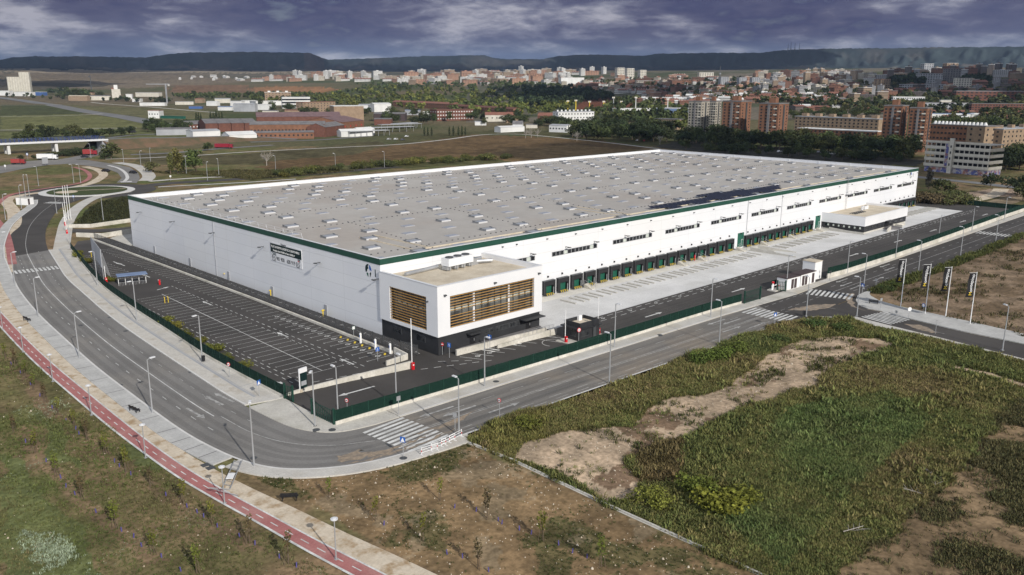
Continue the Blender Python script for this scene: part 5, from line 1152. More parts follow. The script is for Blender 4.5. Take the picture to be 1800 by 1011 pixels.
for i, (u, v, a, lab) in enumerate(((509, 880, -38, 'black slatted bench at the edge of the sandy path nearest the bottom'), (236, 725, -78, 'black slatted bench on the sandy path below the curved road'), (47, 565, -80, 'black slatted bench on the sandy path near the left edge'), (1535, 535, 110, 'black bench on the rounded corner pavement by the flags'))):
    o = B0 if i == 0 else dup(B0); o.location = (*G(u, v), .05); o.rotation_euler = (0, 0, R(a+180 if i < 3 else a)); o['label'] = lab
# temporary pedestrian railings and the toppled frame at the bend
R0 = thing('pedestrian_railing', '', 'railing', group='red and white railings at the bend'); b = MB()
for z in (.35, .7, 1.0): b.tube((-1.2, 0, z), (1.2, 0, z), .035, n=5)
b.build('rail', ['white'], R0)
for s in (-1.2, 1.2): MB().box(s-.04, -.3, .02, s+.04, .3, .12).build('foot', ['white'], R0); b = MB().tube((s, 0, 0), (s, 0, 1.05), .045, n=5); b.build('post', ['white'], R0); b = MB().tube((s, 0, .45), (s, 0, .7), .05, n=5); b.build('red_band', ['red'], R0)
for i, (u, v) in enumerate(((755, 797), (771, 789), (788, 781), (801, 774))):
    o = R0 if i == 0 else dup(R0); o.location = (*G(u, v), KZ*.5); o.rotation_euler = (0, 0, R(-3+i*4)); o['label'] = f'white and red pedestrian railing by the bend zebra, {ordw(i)} from the left'
t = thing('toppled_frame', 'toppled grey lattice sign frame lying across pavement and sandy path', 'sign frame', (*G(407, 858), .06), R(52)); b = MB()
for yy in (0, .9): b.tube((-.6, yy, .2), (6.2, yy, .5), .06, n=5)
for k in range(7): b.tube((k*.95, 0, .22+k*.04), (k*.95+.5, .9, .22+k*.04), .035, n=4)
b.build('lattice', ['grey_metal'], t); MB().box(1.2, .05, .5, 2.6, .85, .56).build('plate', ['panel_white'], t); b = MB(); b.tube((-.6, 0, .1), (-1.8, 2.0, 1.0), .05, n=5); b.tube((-1.8, 2, 1), (-2.2, -1.2, .1), .05, n=5); b.build('hoop', ['grey_metal'], t)
# black banners
def banner_flag(label, u, v):
    x, y = G(u, v); t = thing('banner_flag', label, 'flag', (x, y, 0), YAW+math.pi/2+R(8), 'black banner flags on white poles')
    MB().tube((0, 0, 0), (0, 0, 10.3), .09, .06, 8).build('pole', ['white'], t); MB().tube((0, 0, 10.15), (1.5, 0, 10.15), .03, n=5).build('arm', ['white'], t)
    b = MB(); n = 12
    wv = lambda k, x_: .10*math.sin(k*.7+x_*1.4)
    for k in range(n):
        za, zb = 10.1-4.7*k/n, 10.1-4.7*(k+1)/n; sk = lambda z: (10.1-z)*.05
        for c0, c1 in ((.08, .78), (.78, 1.48)):
            b.face([(c0+sk(za), wv(k, c0), za), (c0+sk(zb), wv(k+1, c0), zb), (c1+sk(zb), wv(k+1, c1), zb), (c1+sk(za), wv(k, c1), za)])
    b.build('cloth', ['black'], t)
    # words run up the cloth, shown on the side that faces the road bend
    tx = text('Montepino', .80, 'white', 'lettering', t, (0, 0, 0), (0, 0, 0), xs=1.0); me = tx.data; cut = []
    yl = MB().build
    nv = len(me.vertices); co = np.empty(nv*3); me.vertices.foreach_get('co', co); co = co.reshape(-1, 3); wdt = co[:, 0].max()
    s = 4.1/wdt; lx = co[:, 0]*s; ly = co[:, 1]*1.05
    k = (10.1-(5.75+lx))/4.7*n
    out = np.stack([.46+ly+(10.1-(5.75+lx))*.05, .10*np.sin(k*.7+(.46+ly)*1.4)+.075*np.where(co[:, 2] > 0, 1, -1)*1.0, 5.75+lx], 1)
    me.vertices.foreach_set('co', out.ravel()); me.materials.append(M['yellow'])
    lim = s*wdt*0.155
    for p in me.polygons:
        if sum(me.vertices[i].co.z for i in p.vertices)/len(p.vertices) < 5.75+lim: p.material_index = 1
    me.update(); return t
for u, v, lab in ((1583, 541, 'black banner flag on a white pole, leftmost of the four in the dirt lot'), (1626, 552, 'black banner flag on a white pole, second from the left beside the round blue sign'), (1662, 558, 'black banner flag on a white pole, third from the left'), (1705, 570, 'black banner flag on a white pole, rightmost and lowest of the four')): banner_flag(lab, u, v)
# white flag poles by the roundabout and the far gate
FP = thing('flag_pole', '', 'pole', group='bare white poles at the far gate'); MB().tube((0, 0, 0), (0, 0, 11.5), .11, .07, 7).build('shaft', ['white'], FP); MB().box(-.25, -.25, 0, .25, .25, .3).build('foot', ['concrete'], FP)
for i, (u, v) in enumerate(((117, 388), (121, 387), (125, 386))):
    o = FP if i == 0 else dup(FP); o.location = (*G(u, v), 0); o['label'] = f'bare white pole at the far gate, {ordw(i)} from the left of three'
hut('small white transformer cube with dark grille by the roundabout exit', G(48, 361), G(60, 359), 5.0, 2.6, [(.5, .8)], 'concrete')

# ================================================================== vehicles
def car(label, x, y, rz, col, cat='car', s=1.0, nm='car', z=0.02):
    t = thing(nm, label, cat, (x, y, z), rz); b = MB()
    prof = [(-2.1, .35), (-2.15, .75), (-1.5, .92), (-.9, 1.42), (.7, 1.45), (1.5, .95), (2.1, .8), (2.15, .35)]
    def ext(bm, pr, w):
        n = len(pr); i0 = len(bm.v); bm.v += [(p[0], -w, p[1]) for p in pr]+[(p[0], w, p[1]) for p in pr]
        for i in range(n): j = (i+1) % n; bm.f.append((i0+i, i0+n+i, i0+n+j, i0+j)); bm.m.append(bm.k)
        bm.f.append(tuple(i0+i for i in range(n))); bm.m.append(bm.k); bm.f.append(tuple(i0+n+n-1-i for i in range(n))); bm.m.append(bm.k)
    ext(b, prof, .85); o = b.build('body', ['paint_car'], t); o.color = (*col, 1)
    g = MB(); ext(g, [(-1.35, .96), (-.88, 1.36), (.62, 1.38), (1.30, .98)], .87); g.build('window', ['glass'], t)
    for wx in (-1.35, 1.35):
        for wy in (-.78, .78): MB().disc((wx, wy, .32), (0, 1, 0), .32, .22, 12).build('wheel', ['black'], t)
    t.scale = (s, s, s); return t
dm('paint_car', (1, 1, 1), None, 1, 0.25, objcol=True, spec=.5)
def lorry(label, u, v, rz, L, hgt, col, cab, nm, cat):
    x, y = G(u, v); t = thing(nm, label, cat, (x, y, .02), rz); o = MB().box(-L/2, -1.25, .9, L/2-2.4, 1.25, hgt).build('cargo_box', ['paint_car'], t); o.color = (*col, 1)
    b = MB(); b.prism([(L/2-2.2, -1.15), (L/2, -1.1), (L/2, 1.1), (L/2-2.2, 1.15)], .6, min(hgt-.3, 2.9)); o = b.build('cab', ['paint_car'], t); o.color = (*cab, 1); MB().box(L/2-.2, -1.0, 1.6, L/2+.03, 1.0, 2.4).build('windscreen', ['glass'], t)
    MB().box(-L/2, -1.0, .55, L/2-.3, 1.0, .9).build('chassis', ['black'], t)
    for wx in (-L/2+1.2, L/2-1.3):
        for wy in (-1.1, 1.1): MB().disc((wx, wy, .5), (0, 1, 0), .5, .3, 12).build('wheel', ['black'], t)
    return t
lorry('long white delivery van on the road below the bridge', 84, 281, R(-40), 11, 3.4, (.75, .75, .75), (.75, .75, .75), 'delivery_van', 'van')
lorry('small red truck with pale box at the left edge road', 33, 289, R(-36), 7, 3.0, (.30, .05, .045), (.26, .03, .03), 'truck', 'truck')
lorry('red and white lorry coming out from under the bridge', 159, 273, R(-30), 8, 3.6, (.28, .04, .04), (.25, .02, .03), 'lorry', 'lorry')
lorry('red coach with white lettering on the lower road right of the bridge', 394, 261, R(-42), 12, 3.3, (.24, .02, .035), (.24, .02, .035), 'coach', 'coach')
x, y = G(149, 277); car('dark car behind the red lorry under the bridge', x, y, R(-40), (.02, .02, .03)); x, y = G(186, 302); car('black car entering the roundabout on the left lane', x, y, R(-60), (.015, .015, .018)); x, y = G(234, 305); car('black car leaving the roundabout on the right lane', x, y, R(110), (.015, .015, .02)); x, y, z = HIT(236, 246); car('dark car on the embankment road right of the bridge', x, y, R(-42), (.03, .03, .035), z=5.6)
for i, (u, v, c) in enumerate(((1455, 271, (.5, .5, .5)), (1463, 272, (.6, .6, .6)), (1474, 273, (.08, .09, .12)), (1486, 275, (.55, .55, .56)), (1500, 275, (.05, .05, .06)), (1440, 269, (.3, .3, .32)), (1370, 268, (.6, .6, .6)), (1382, 269, (.1, .12, .2)), (1394, 270, (.45, .45, .45)), (1300, 262, (.5, .5, .5)), (1120, 248, (.6, .6, .6)), (1132, 249, (.2, .05, .05)), (1030, 238, (.6, .6, .6)), (1040, 239, (.3, .3, .3)))):
    x, y, z = HIT(u, v); car(f'parked car among the dark trees, {ordw(i if i<6 else i-6)} of the {"right" if i < 6 else "left"} cluster', x, y, R(-40+7*i), c, z=z)['group'] = 'cars parked behind the warehouse'
for i, (u, v, c) in enumerate(((684, 246, (.4, .4, .4)), (696, 246, (.6, .6, .6)), (708, 247, (.1, .1, .12)), (715, 241, (.6, .6, .6)))):
    x, y, z = HIT(u, v); car(f'car parked by the brick works canopies, {ordw(i)} from the left', x, y, R(20), c, z=z)['group'] = 'cars by the canopies'

# ================================================================== bridge
p1, p2, pA = G(17, 271), G(104, 268), G(180, 263)
ang = math.atan2(pA[1]-p1[1], pA[0]-p1[0]); ax = (math.cos(ang), math.sin(ang)); nn = (-ax[1], ax[0]); Lb = math.hypot(pA[0]-p1[0], pA[1]-p1[1])
br = thing('road_bridge', 'white road bridge with blue railings crossing behind the roundabout', 'bridge', (*p1, 0), ang)
MB().box(-70, -1, 5.7, Lb+4, 10, 6.6).build('deck', ['concrete'], br)
MB().box(-70, -1.25, 5.9, Lb+4, -1, 6.9).build('edge_beam', ['coping'], br)
b = MB()
for yy in (-1.1, 9.8):
    for z in (7.2, 7.9, 8.6): b.box(-70, yy-.06, z, Lb+2, yy+.06, z+.16)
    for k in range(52): b.box(-70+k*(Lb+72)/52, yy-.1, 6.62, -69.75+k*(Lb+72)/52, yy+.1, 8.8)
b.build('railing', ['rail_blue'], br)
l2 = math.hypot(p2[0]-p1[0], p2[1]-p1[1])
for x in (0, l2): MB().box(x-.8, .2, -.1, x+.8, 3.2, 5.4).build('pier', ['far_white'], br); MB().box(x-.8, 5.8, -.1, x+.8, 8.8, 5.4).build('pier', ['far_white'], br)
MB().box(Lb, -1, -.1, Lb+4, 10, 5.4).build('abutment', ['far_grey'], br)
ep = [(pA[0], pA[1])]+[HIT(u, v)[:2] for u, v in ((240, 258), (300, 255), (375, 250), (440, 246), (520, 246))]
ep = spline([(p[0], p[1]) for p in ep], 6); hh = np.interp(np.linspace(0, 1, len(ep)), [0, .3, .7, 1], [6.4, 5.4, 3.5, .2]); o1_, o2_ = offs(ep, 4.5+5), offs(ep, -4.5+5); b1, b2 = offs(ep, 18), offs(ep, -12); e = MB()
for i in range(len(ep)-1):
    z0, z1 = hh[i], hh[i+1]; e.mat(0).face([(*b2[i], -.1), (*b2[i+1], -.1), (*o2_[i+1], z1), (*o2_[i], z0)]); e.face([(*o1_[i], z0), (*o1_[i+1], z1), (*b1[i+1], -.1), (*b1[i], -.1)]); e.mat(1).face([(*o2_[i], z0), (*o2_[i+1], z1), (*o1_[i+1], z1), (*o1_[i], z0)])
dm('slope_earth', (0.17, 0.105, 0.065), (0.10, 0.085, 0.045), 0.12, 0.95)
struct(e.build('embankment', ['slope_earth', 'asphalt_far']))

# ================================================================== vegetation
def leaves(rs, n, centers, radii, size, flat=0.6):
    # n leaf-clump quads scattered around clump centres (rx,ry,rz)
    k = rs.randint(0, len(centers), n); d = rs.normal(size=(n, 3)); d /= np.linalg.norm(d, axis=1)[:, None]; r = rs.uniform(.55, 1.08, n)[:, None]
    P = centers[k]+d*radii[k]*r; a = rs.normal(size=(n, 3)); a[:, 2] *= flat; a /= np.linalg.norm(a, axis=1)[:, None]; c = np.cross(a, d+rs.normal(size=(n, 3))*.5); c /= np.maximum(np.linalg.norm(c, axis=1), 1e-6)[:, None]
    s = rs.uniform(.6, 1.3, n)[:, None]*size; V = np.stack([P-a*s-c*s*.45, P+a*s*.2-c*s*.7, P+a*s+c*s*.3, P-a*s*.2+c*s*.7], 1).reshape(-1, 3)
    sh = np.repeat(rs.uniform(.62, 1.35, len(centers))[k]*rs.uniform(.8, 1.2, n), 4); return V, np.arange(4*n).reshape(n, 4), np.stack([sh*1.0, sh, sh*.95], 1)
def tree_proto(nm, seed, H_, W_, trunk, n, size, shape, mt='leaf', bark='bark', label='', cat='tree'):
    rs = np.random.RandomState(seed); t = thing(nm, label, cat); m = {'round': 16, 'tall': 14, 'cypress': 10, 'bush': 12}[shape]
    f = rs.uniform(0, 1, m); an = rs.uniform(0, 6.28, m)
    if shape == 'round': zc = trunk+(H_-trunk)*(.18+.7*f); rr = W_*.62*np.sqrt(rs.uniform(.05, 1, m))*np.sin(np.clip(.25+f*.72, 0, 1)*math.pi)**.7; R_ = np.stack([np.full(m, W_*.36)*rs.uniform(.7, 1.2, m)]*2+[(H_-trunk)*.2*rs.uniform(.7, 1.3, m)], 1)
    elif shape == 'tall': zc = trunk+(H_-trunk)*(.1+.82*f); rr = W_*.5*rs.uniform(0, 1, m)*(1.1-f*.7); R_ = np.stack([W_*.3*rs.uniform(.7, 1.2, m)]*2+[(H_-trunk)*.16*rs.uniform(.7, 1.3, m)], 1)
    elif shape == 'cypress': zc = H_*(.08+.85*np.linspace(0, 1, m)); rr = np.zeros(m); w = W_*.5*np.sin((.12+.86*np.linspace(0, 1, m))*math.pi)**.6; R_ = np.stack([w, w, np.full(m, H_*.1)], 1)
    else: zc = H_*(.2+.5*f); rr = W_*.6*np.sqrt(f[::-1]); R_ = np.stack([W_*.36*rs.uniform(.7, 1.2, m)]*2+[H_*.32*rs.uniform(.7, 1.2, m)], 1)
    Cn = np.stack([rr*np.cos(an), rr*np.sin(an), zc], 1); V, F, S = leaves(rs, n, Cn, R_, size); o = npmesh('crown', V, F, mt, S); o.parent = t
    b = MB().tube((0, 0, -.3), (0, 0, max(trunk, .3)+(H_-trunk)*.45), .03*H_+.05, .012*H_, 6)
    if trunk > .5:
        for q in range(5): i = rs.randint(m); b.tube((0, 0, trunk*(.8+.1*q)), tuple(Cn[i]), .012*H_, .005*H_, 5, False)
    b.build('trunk' if shape != 'bush' else 'stem', [bark], t); return t
TP = {}
for k, a in dict(big=('broadleaf_tree', 1, 12, 9, 2.2, 900, .62, 'round'), big2=('broadleaf_tree', 2, 11, 10, 2.0, 900, .62, 'round'), big3=('broadleaf_tree', 5, 13, 8, 2.5, 850, .6, 'round'), pop=('poplar_tree', 3, 13, 5, 1.5, 600, .5, 'tall'), cyp=('cypress_tree', 4, 9, 2.2, .3, 300, .4, 'cypress'), bush=('shrub', 6, 2.6, 3.4, .1, 1100, .17, 'bush'), bush2=('shrub', 7, 2.2, 3.8, .1, 1000, .16, 'bush')).items():
    TP[k] = [tree_proto(*a), False]
def plant(kind, u, v, h, col, label, group=None, xyz=None):
    p = TP[kind]; x, y, z = HIT(u, v) if xyz is None else xyz; o = p[0] if not p[1] else dup(p[0]); p[1] = True
    base = {'big': 12, 'big2': 11, 'big3': 13, 'pop': 13, 'cyp': 9, 'bush': 2.6, 'bush2': 2.2}[kind]; s = h/base
    o.location = (x, y, z-.1); o.scale = (s*rnd.uniform(.85, 1.15), s*rnd.uniform(.85, 1.15), s); o.rotation_euler = (0, 0, rnd.uniform(0, 6.28)); o['label'] = label
    if group: o['group'] = group
    for c in o.children:
        if c.name.startswith('crown'): c.color = (*col, 1)
    return o
GD, GM_, GY, GB, GO = (.044, .058, .028), (.066, .085, .034), (.15, .145, .04), (.105, .085, .05), (.075, .085, .034)
def jit(c, a=.22): k = rnd.uniform(1-a, 1+a); return (c[0]*k*rnd.uniform(.9, 1.1), c[1]*k, c[2]*k)
def scatter(n, poly, kinds, hr, cols, phrase, group, mind=7):
    us, vs = [p[0] for p in poly], [p[1] for p in poly]; got = []; tries = 0
    while len(got) < n and tries < n*60:
        tries += 1; u, v = rnd.uniform(min(us), max(us)), rnd.uniform(min(vs), max(vs))
        if not inpoly(np.array([u]), np.array([v]), poly)[0]: continue
        if any(abs(u-a)+2.2*abs(v-b_) < mind for a, b_ in got): continue
        got.append((u, v))
    for i, (u, v) in enumerate(sorted(got)): plant(rnd.choice(kinds), u, v, rnd.uniform(*hr), jit(rnd.choice(cols)), f'{phrase}, {ordw(i)} from the left', group)
RB = ['big', 'big2', 'big3']
scatter(44, [(1005, 240), (1080, 234), (1200, 244), (1290, 254), (1290, 262), (1150, 250), (1010, 246)], RB, (9, 15), [GD, GD, GM_], 'dark tree of the belt behind the roof corner', 'dark tree belt behind the roof corner')
scatter(46, [(1290, 252), (1420, 256), (1560, 268), (1612, 272), (1612, 279), (1440, 268), (1290, 262)], RB, (9, 14), [GD, GD, GM_, GO], 'dark tree of the belt before the brick towers', 'dark tree belt before the towers')
scatter(34, [(1190, 258), (1320, 264), (1600, 279), (1600, 287), (1400, 279), (1190, 264)], RB+['bush'], (4, 8), [GD, GM_, GO], 'small dark tree just behind the roof edge', 'small trees just behind the roof', 7)
scatter(16, [(1030, 222), (1110, 226), (1190, 234), (1190, 238), (1060, 232)], RB, (10, 14), [GD, GM_], 'dark tree in the second line behind the back corner', 'second tree line')
scatter(12, [(1755, 285), (1830, 285), (1830, 305), (1760, 302)], RB, (9, 13), [GD, GM_], 'dark tree right of the abandoned building', 'trees right of the abandoned building')
scatter(26, [(1640, 222), (1800, 226), (1800, 234), (1640, 229)], RB, (9, 13), [GO, GM_], 'olive tree behind the drum roofed block', 'tree line behind the drum roofs')
scatter(22, [(1380, 205), (1540, 198), (1540, 206), (1390, 212)], RB, (8, 11), [GO, GM_], 'olive tree between the tall brick towers', 'trees between the brick towers')
scatter(14, [(940, 215), (1000, 225), (1050, 232), (940, 226)], RB, (8, 12), [GD, GM_], 'tree beside the white row houses', 'trees by the white row houses')
for i, (u, v, h, c, k) in enumerate(((300, 306, 11, (.13, .135, .05), 'pop'), (313, 305, 13, (.15, .14, .05), 'pop'), (322, 304, 10, (.12, .12, .05), 'pop'), (345, 304, 12, (.09, .12, .04), 'big3'), (268, 303, 6, (.11, .11, .05), 'big2'), (196, 279, 10, GO, 'big'), (186, 280, 5, GD, 'big2'), (366, 265, 6, GM_, 'big'), (1632, 333, 10, (.12, .11, .09), 'pop'), (1660, 340, 7, GO, 'big2'), (1741, 330, 7, GD, 'big'), (1788, 344, 10, GD, 'big2'), (1798, 352, 8, GO, 'big'))):
    plant(k, u, v, h, c, ['slender yellowing poplar at the left of the clump beyond the roundabout', 'tallest yellowing poplar in the clump beyond the roundabout', 'short poplar in the middle of the clump beyond the roundabout', 'fuller green tree at the right of the poplar clump', 'low bushy tree left of the poplar clump', 'olive tree beside the bridge abutment', 'small dark tree at the foot of the bridge abutment', 'lone tree beside the red coach', 'grey leafless poplar beyond the far end of the warehouse', 'round olive tree beyond the far end of the yard', 'dark tree on the waste ground at the right', 'large dark tree at the right edge of the waste ground', 'olive tree at the right edge below the large dark one'][i])
scatter(16, [(1625, 350), (1700, 352), (1700, 360), (1622, 358)], ['bush', 'bush2'], (3, 5), [GO, GB], 'scrubby bush beyond the far end of the yard', 'bushes beyond the yard', 5)
scatter(40, [(462, 316), (560, 305), (700, 292), (900, 279), (900, 276), (700, 288), (520, 304)], ['bush', 'bush2'], (2.5, 4.6), [(.12, .12, .035), (.09, .10, .035), GO], 'yellow green hedge bush behind the back parapet', 'hedge behind the back parapet', 7)
scatter(22, [(0, 247), (60, 240), (190, 240), (250, 234), (250, 238), (180, 246), (60, 250)], RB, (6, 11), [GD, GO], 'dark tree on the plain behind the bridge', 'trees behind the bridge', 8)
scatter(12, [(20, 283), (150, 272), (175, 266), (60, 280)], ['big', 'bush'], (2.5, 5), [GD], 'small dark tree under the bridge', 'small trees under the bridge', 8)
for i, u in enumerate((346, 350, 354, 371, 376, 381, 386, 391)): plant('cyp', u, 217-.1*i, rnd.uniform(10, 14), GD, f'dark cypress in the row left of the brick works, {ordw(i)} from the left', 'cypress row')
for i, u in enumerate((746, 752, 759, 790, 797, 806, 812, 818)): plant('cyp', u, 239, rnd.uniform(7, 9), GD, f'small cypress beside the road right of the canopies, {ordw(i)} from the left', 'cypresses by the canopies')
scatter(24, [(250, 224), (330, 226), (330, 234), (260, 234)], RB, (7, 11), [GD, GM_], 'dark tree at the roadside left of the brick works', 'roadside trees left of the brick works', 6)
scatter(60, [(455, 196), (560, 205), (660, 214), (760, 222), (900, 224), (930, 220), (900, 205), (760, 204), (640, 200), (560, 190), (460, 186)], RB, (8, 13), [GD, GM_, GO], 'tree among the sheds behind the brick works', 'trees among the sheds', 7)
scatter(14, [(80, 166), (130, 166), (200, 172), (120, 174)], RB, (14, 22), [GD, GM_], 'tree beside the pale sheds near the grain silo', 'trees near the silo', 6)
# the wood and far groves: too many trees to count, one mass
def wood():
    rs = np.random.RandomState(11); V, F, C = [], [], []; n0 = 0
    regs = [([(560, 170), (640, 158), (700, 150), (800, 156), (920, 168), (1000, 180), (1010, 200), (900, 205), (800, 200), (700, 192), (600, 190)], 330, [(.085, .10, .03), (.12, .125, .035), (.065, .08, .03)], (9, 13)),
            ([(905, 178), (930, 160), (1000, 156), (1055, 166), (1090, 176), (1020, 182), (980, 190), (910, 188)], 230, [(.030, .042, .022), (.036, .05, .026)], (11, 15)),
            ([(440, 172), (560, 168), (640, 172), (640, 186), (560, 184), (440, 180)], 130, [(.10, .11, .035), (.07, .085, .03)], (8, 12)),
            ([(620, 150), (900, 146), (1000, 152), (900, 164), (760, 156), (640, 158)], 170, [(.06, .08, .035), (.08, .095, .04)], (8, 12)),
            ([(1100, 176), (1205, 190), (1215, 235), (1100, 218), (1020, 205)], 120, [(.05, .065, .03), (.07, .08, .03)], (9, 12)),
            ([(1000, 140), (1340, 140), (1560, 150), (1800, 150), (1800, 222), (1640, 205), (1400, 190), (1200, 172), (1050, 150)], 820, [(.05, .06, .03), (.04, .05, .026), (.08, .08, .035)], (7, 11)),
            ([(1555, 150), (1600, 138), (1640, 142), (1620, 152)], 70, [(.028, .04, .02)], (12, 16)), ([(1690, 140), (1740, 140), (1740, 148), (1690, 148)], 40, [(.028, .04, .02)], (10, 14)),
            ([(300, 168), (560, 166), (560, 172), (300, 176)], 90, [(.06, .075, .03)], (8, 12)), ([(0, 168), (300, 178), (300, 182), (0, 172)], 60, [(.05, .06, .03)], (6, 10))]
    for poly, n, cols, hr in regs:
        us, vs = [p[0] for p in poly], [p[1] for p in poly]; k = 0
        while k < n:
            u, v = rs.uniform(min(us), max(us)), rs.uniform(min(vs), max(vs))
            if not inpoly(np.array([u]), np.array([v]), poly)[0]: continue
            k += 1; x, y, z = HIT(u, v); h = rs.uniform(*hr); w = h*rs.uniform(.38, .55); m = 6
            Cn = np.stack([x+rs.normal(size=m)*w*.4, y+rs.normal(size=m)*w*.4, z+h*(.3+.5*rs.uniform(size=m))], 1); Rr = np.stack([np.full(m, w*.5)]*2+[np.full(m, h*.22)], 1)
            a, f, s = leaves(rs, 70, Cn, Rr, .17*h); V.append(a); F.append(f+n0); n0 += len(a); c = np.array(cols[rs.randint(len(cols))])*rs.uniform(.8, 1.25); C.append(s*c)
    struct(npmesh('distant_wood', np.concatenate(V), np.concatenate(F), 'wood_far', np.concatenate(C)), None, 'stuff')
wood()
# bare tree and saplings
def bare(nm, label, xyz, h, group=None, seed=3, bark='bark_pale'):
    t = thing(nm, label, 'tree', xyz, 0, group); rs = np.random.RandomState(seed); b = MB().tube((0, 0, -.1), (0, 0, h*.4), .025*h, .016*h, 6); tw = MB()
    for q in range(15):
        a, e = rs.uniform(0, 6.28), rs.uniform(.5, 1.3); s = Vector((0, 0, h*rs.uniform(.2, .42))); d = Vector((math.cos(a)*math.cos(e), math.sin(a)*math.cos(e), math.sin(e)))*h*rs.uniform(.35, .6); b.tube(s, s+d, .012*h, .004*h, 5, False)
        for w in range(5): p = s+d*rs.uniform(.35, 1); a2, e2 = rs.uniform(0, 6.28), rs.uniform(.2, 1.4); tw.tube(p, p+Vector((math.cos(a2)*math.cos(e2), math.sin(a2)*math.cos(e2), math.sin(e2)))*h*.2, .005*h, .002*h, 4, False)
    b.build('trunk', [bark], t); tw.build('twig', [bark], t); return t
bare('bare_tree', 'pale leafless tree in the dark field behind the warehouse', HIT(469, 291), 9)
for i, (u, v, h) in enumerate(((924, 243, 8), (934, 242, 9), (945, 241, 8), (1014, 248, 9), (1160, 254, 8))): bare('bare_tree', f'grey leafless tree in the belt behind the roof, {ordw(i)} from the left', HIT(u, v), h, 'leafless trees behind the roof', 10+i)
SAP = [(25, 760), (62, 796), (100, 838), (143, 879), (204, 928), (271, 973), (152, 774), (187, 799), (222, 829), (265, 855), (323, 885), (372, 920), (439, 955), (346, 1009), (9, 631), (27, 645), (44, 665), (60, 685), (79, 705), (103, 728), (130, 751), (507, 991), (660, 915), (744, 951), (840, 999), (579, 876), (774, 879), (857, 910), (953, 949), (1057, 995)]
def sapling():
    t = thing('sapling', '', 'young tree', group='staked saplings'); rs = np.random.RandomState(5); MB().tube((0, 0, 0), (0, 0, 1.9), .035, .02, 5).build('trunk', ['bark'], t)
    Cn = np.array([(0, 0, 1.35), (.12, .05, 1.7), (-.1, .08, 1.6), (.02, -.1, 2.0), (.05, .05, 1.05)]); V, F, S = leaves(rs, 110, Cn, np.full((5, 3), .26), .085); o = npmesh('crown', V, F, 'leaf', S); o.parent = t; b = MB()
    for a in (0, 2.1): b.tube((.25*math.cos(a), .25*math.sin(a), 0), (.12*math.cos(a), .12*math.sin(a), 1.2), .022, n=4)
    b.build('stake', ['bark'], t); return t
S0 = sapling()
for i, (u, v) in enumerate(SAP):
    o = S0 if i == 0 else dup(S0); o.location = (*G(u, v), -.08); o.rotation_euler = (0, 0, rnd.uniform(0, 6)); s = rnd.uniform(1.15, 1.6); o.scale = (s, s, s)
    o['label'] = (f'staked sapling in the outer row of the left field, {ordw(i)} from the top' if i < 6 else f'staked sapling in the row beside the cycle path, {ordw(i-6)} below the path lamp row' if i < 14 else f'small staked sapling at the left edge by the cycle path, {ordw(i-14)} from the top' if i < 21 else f'staked sapling on the brown earth, {ordw(i-21)} in planting order from the path')
    for c in o.children:
        if c.name.startswith('crown'): c.color = (*jit((.13, .14, .03) if i % 3 else (.10, .075, .04)), 1)
TUB = [(45, 777), (81, 811), (107, 840), (116, 856), (132, 869), (169, 900), (214, 933), (235, 944), (249, 960), (284, 980), (318, 1003), (133, 754), (139, 763), (201, 812), (210, 820), (230, 834), (292, 871), (329, 891), (347, 901), (358, 909), (382, 926), (421, 943), (448, 957), (491, 980), (521, 996), (675, 922), (786, 973), (813, 980), (799, 892), (837, 898), (876, 915), (882, 920), (859, 1004), (913, 931), (934, 938), (982, 957), (1006, 971), (1032, 980), (20, 640), (36, 656), (54, 676), (70, 696), (92, 717), (117, 740)]
T0 = tag(MB().tube((0, 0, 0), (0, 0, .5), .07, .06, 7).build('tree_guard', ['purple_tube']), 'x', 'tree guard', 'purple tree guards')
for i, (u, v) in enumerate(TUB):
    o = T0 if i == 0 else dup(T0); o.location = (*G(u, v), -.08); o.rotation_euler = (R(rnd.uniform(-9, 9)), R(rnd.uniform(-9, 9)), 0); o['label'] = f'small purple tree guard in the outer planting row, {ordw(i)} from the top' if i < 11 else f'small purple tree guard in the row beside the cycle path, {ordw(i-11)} from the top' if i < 25 else f'small purple tree guard on the brown earth, {ordw(i-25)} in planting order' if i < 38 else f'small purple tree guard at the left picture edge, {ordw(i-38)} from the top'
# hedge shrubs inside the green fence
for i, (u, v) in enumerate(((288, 570), (307, 579), (330, 592), (352, 602), (378, 616), (402, 632), (432, 648), (136, 447), (140, 452), (152, 462), (197, 494))):
    plant('bush', u, v, rnd.uniform(1.3, 2.0), jit((.14, .14, .03)), f'yellow green shrub inside the curved green fence, {ordw(i)} from the middle lamp' if i < 7 else f'yellow green shrub by the billboard fence, {ordw(i-7)} from the top', 'shrubs inside the green fence')
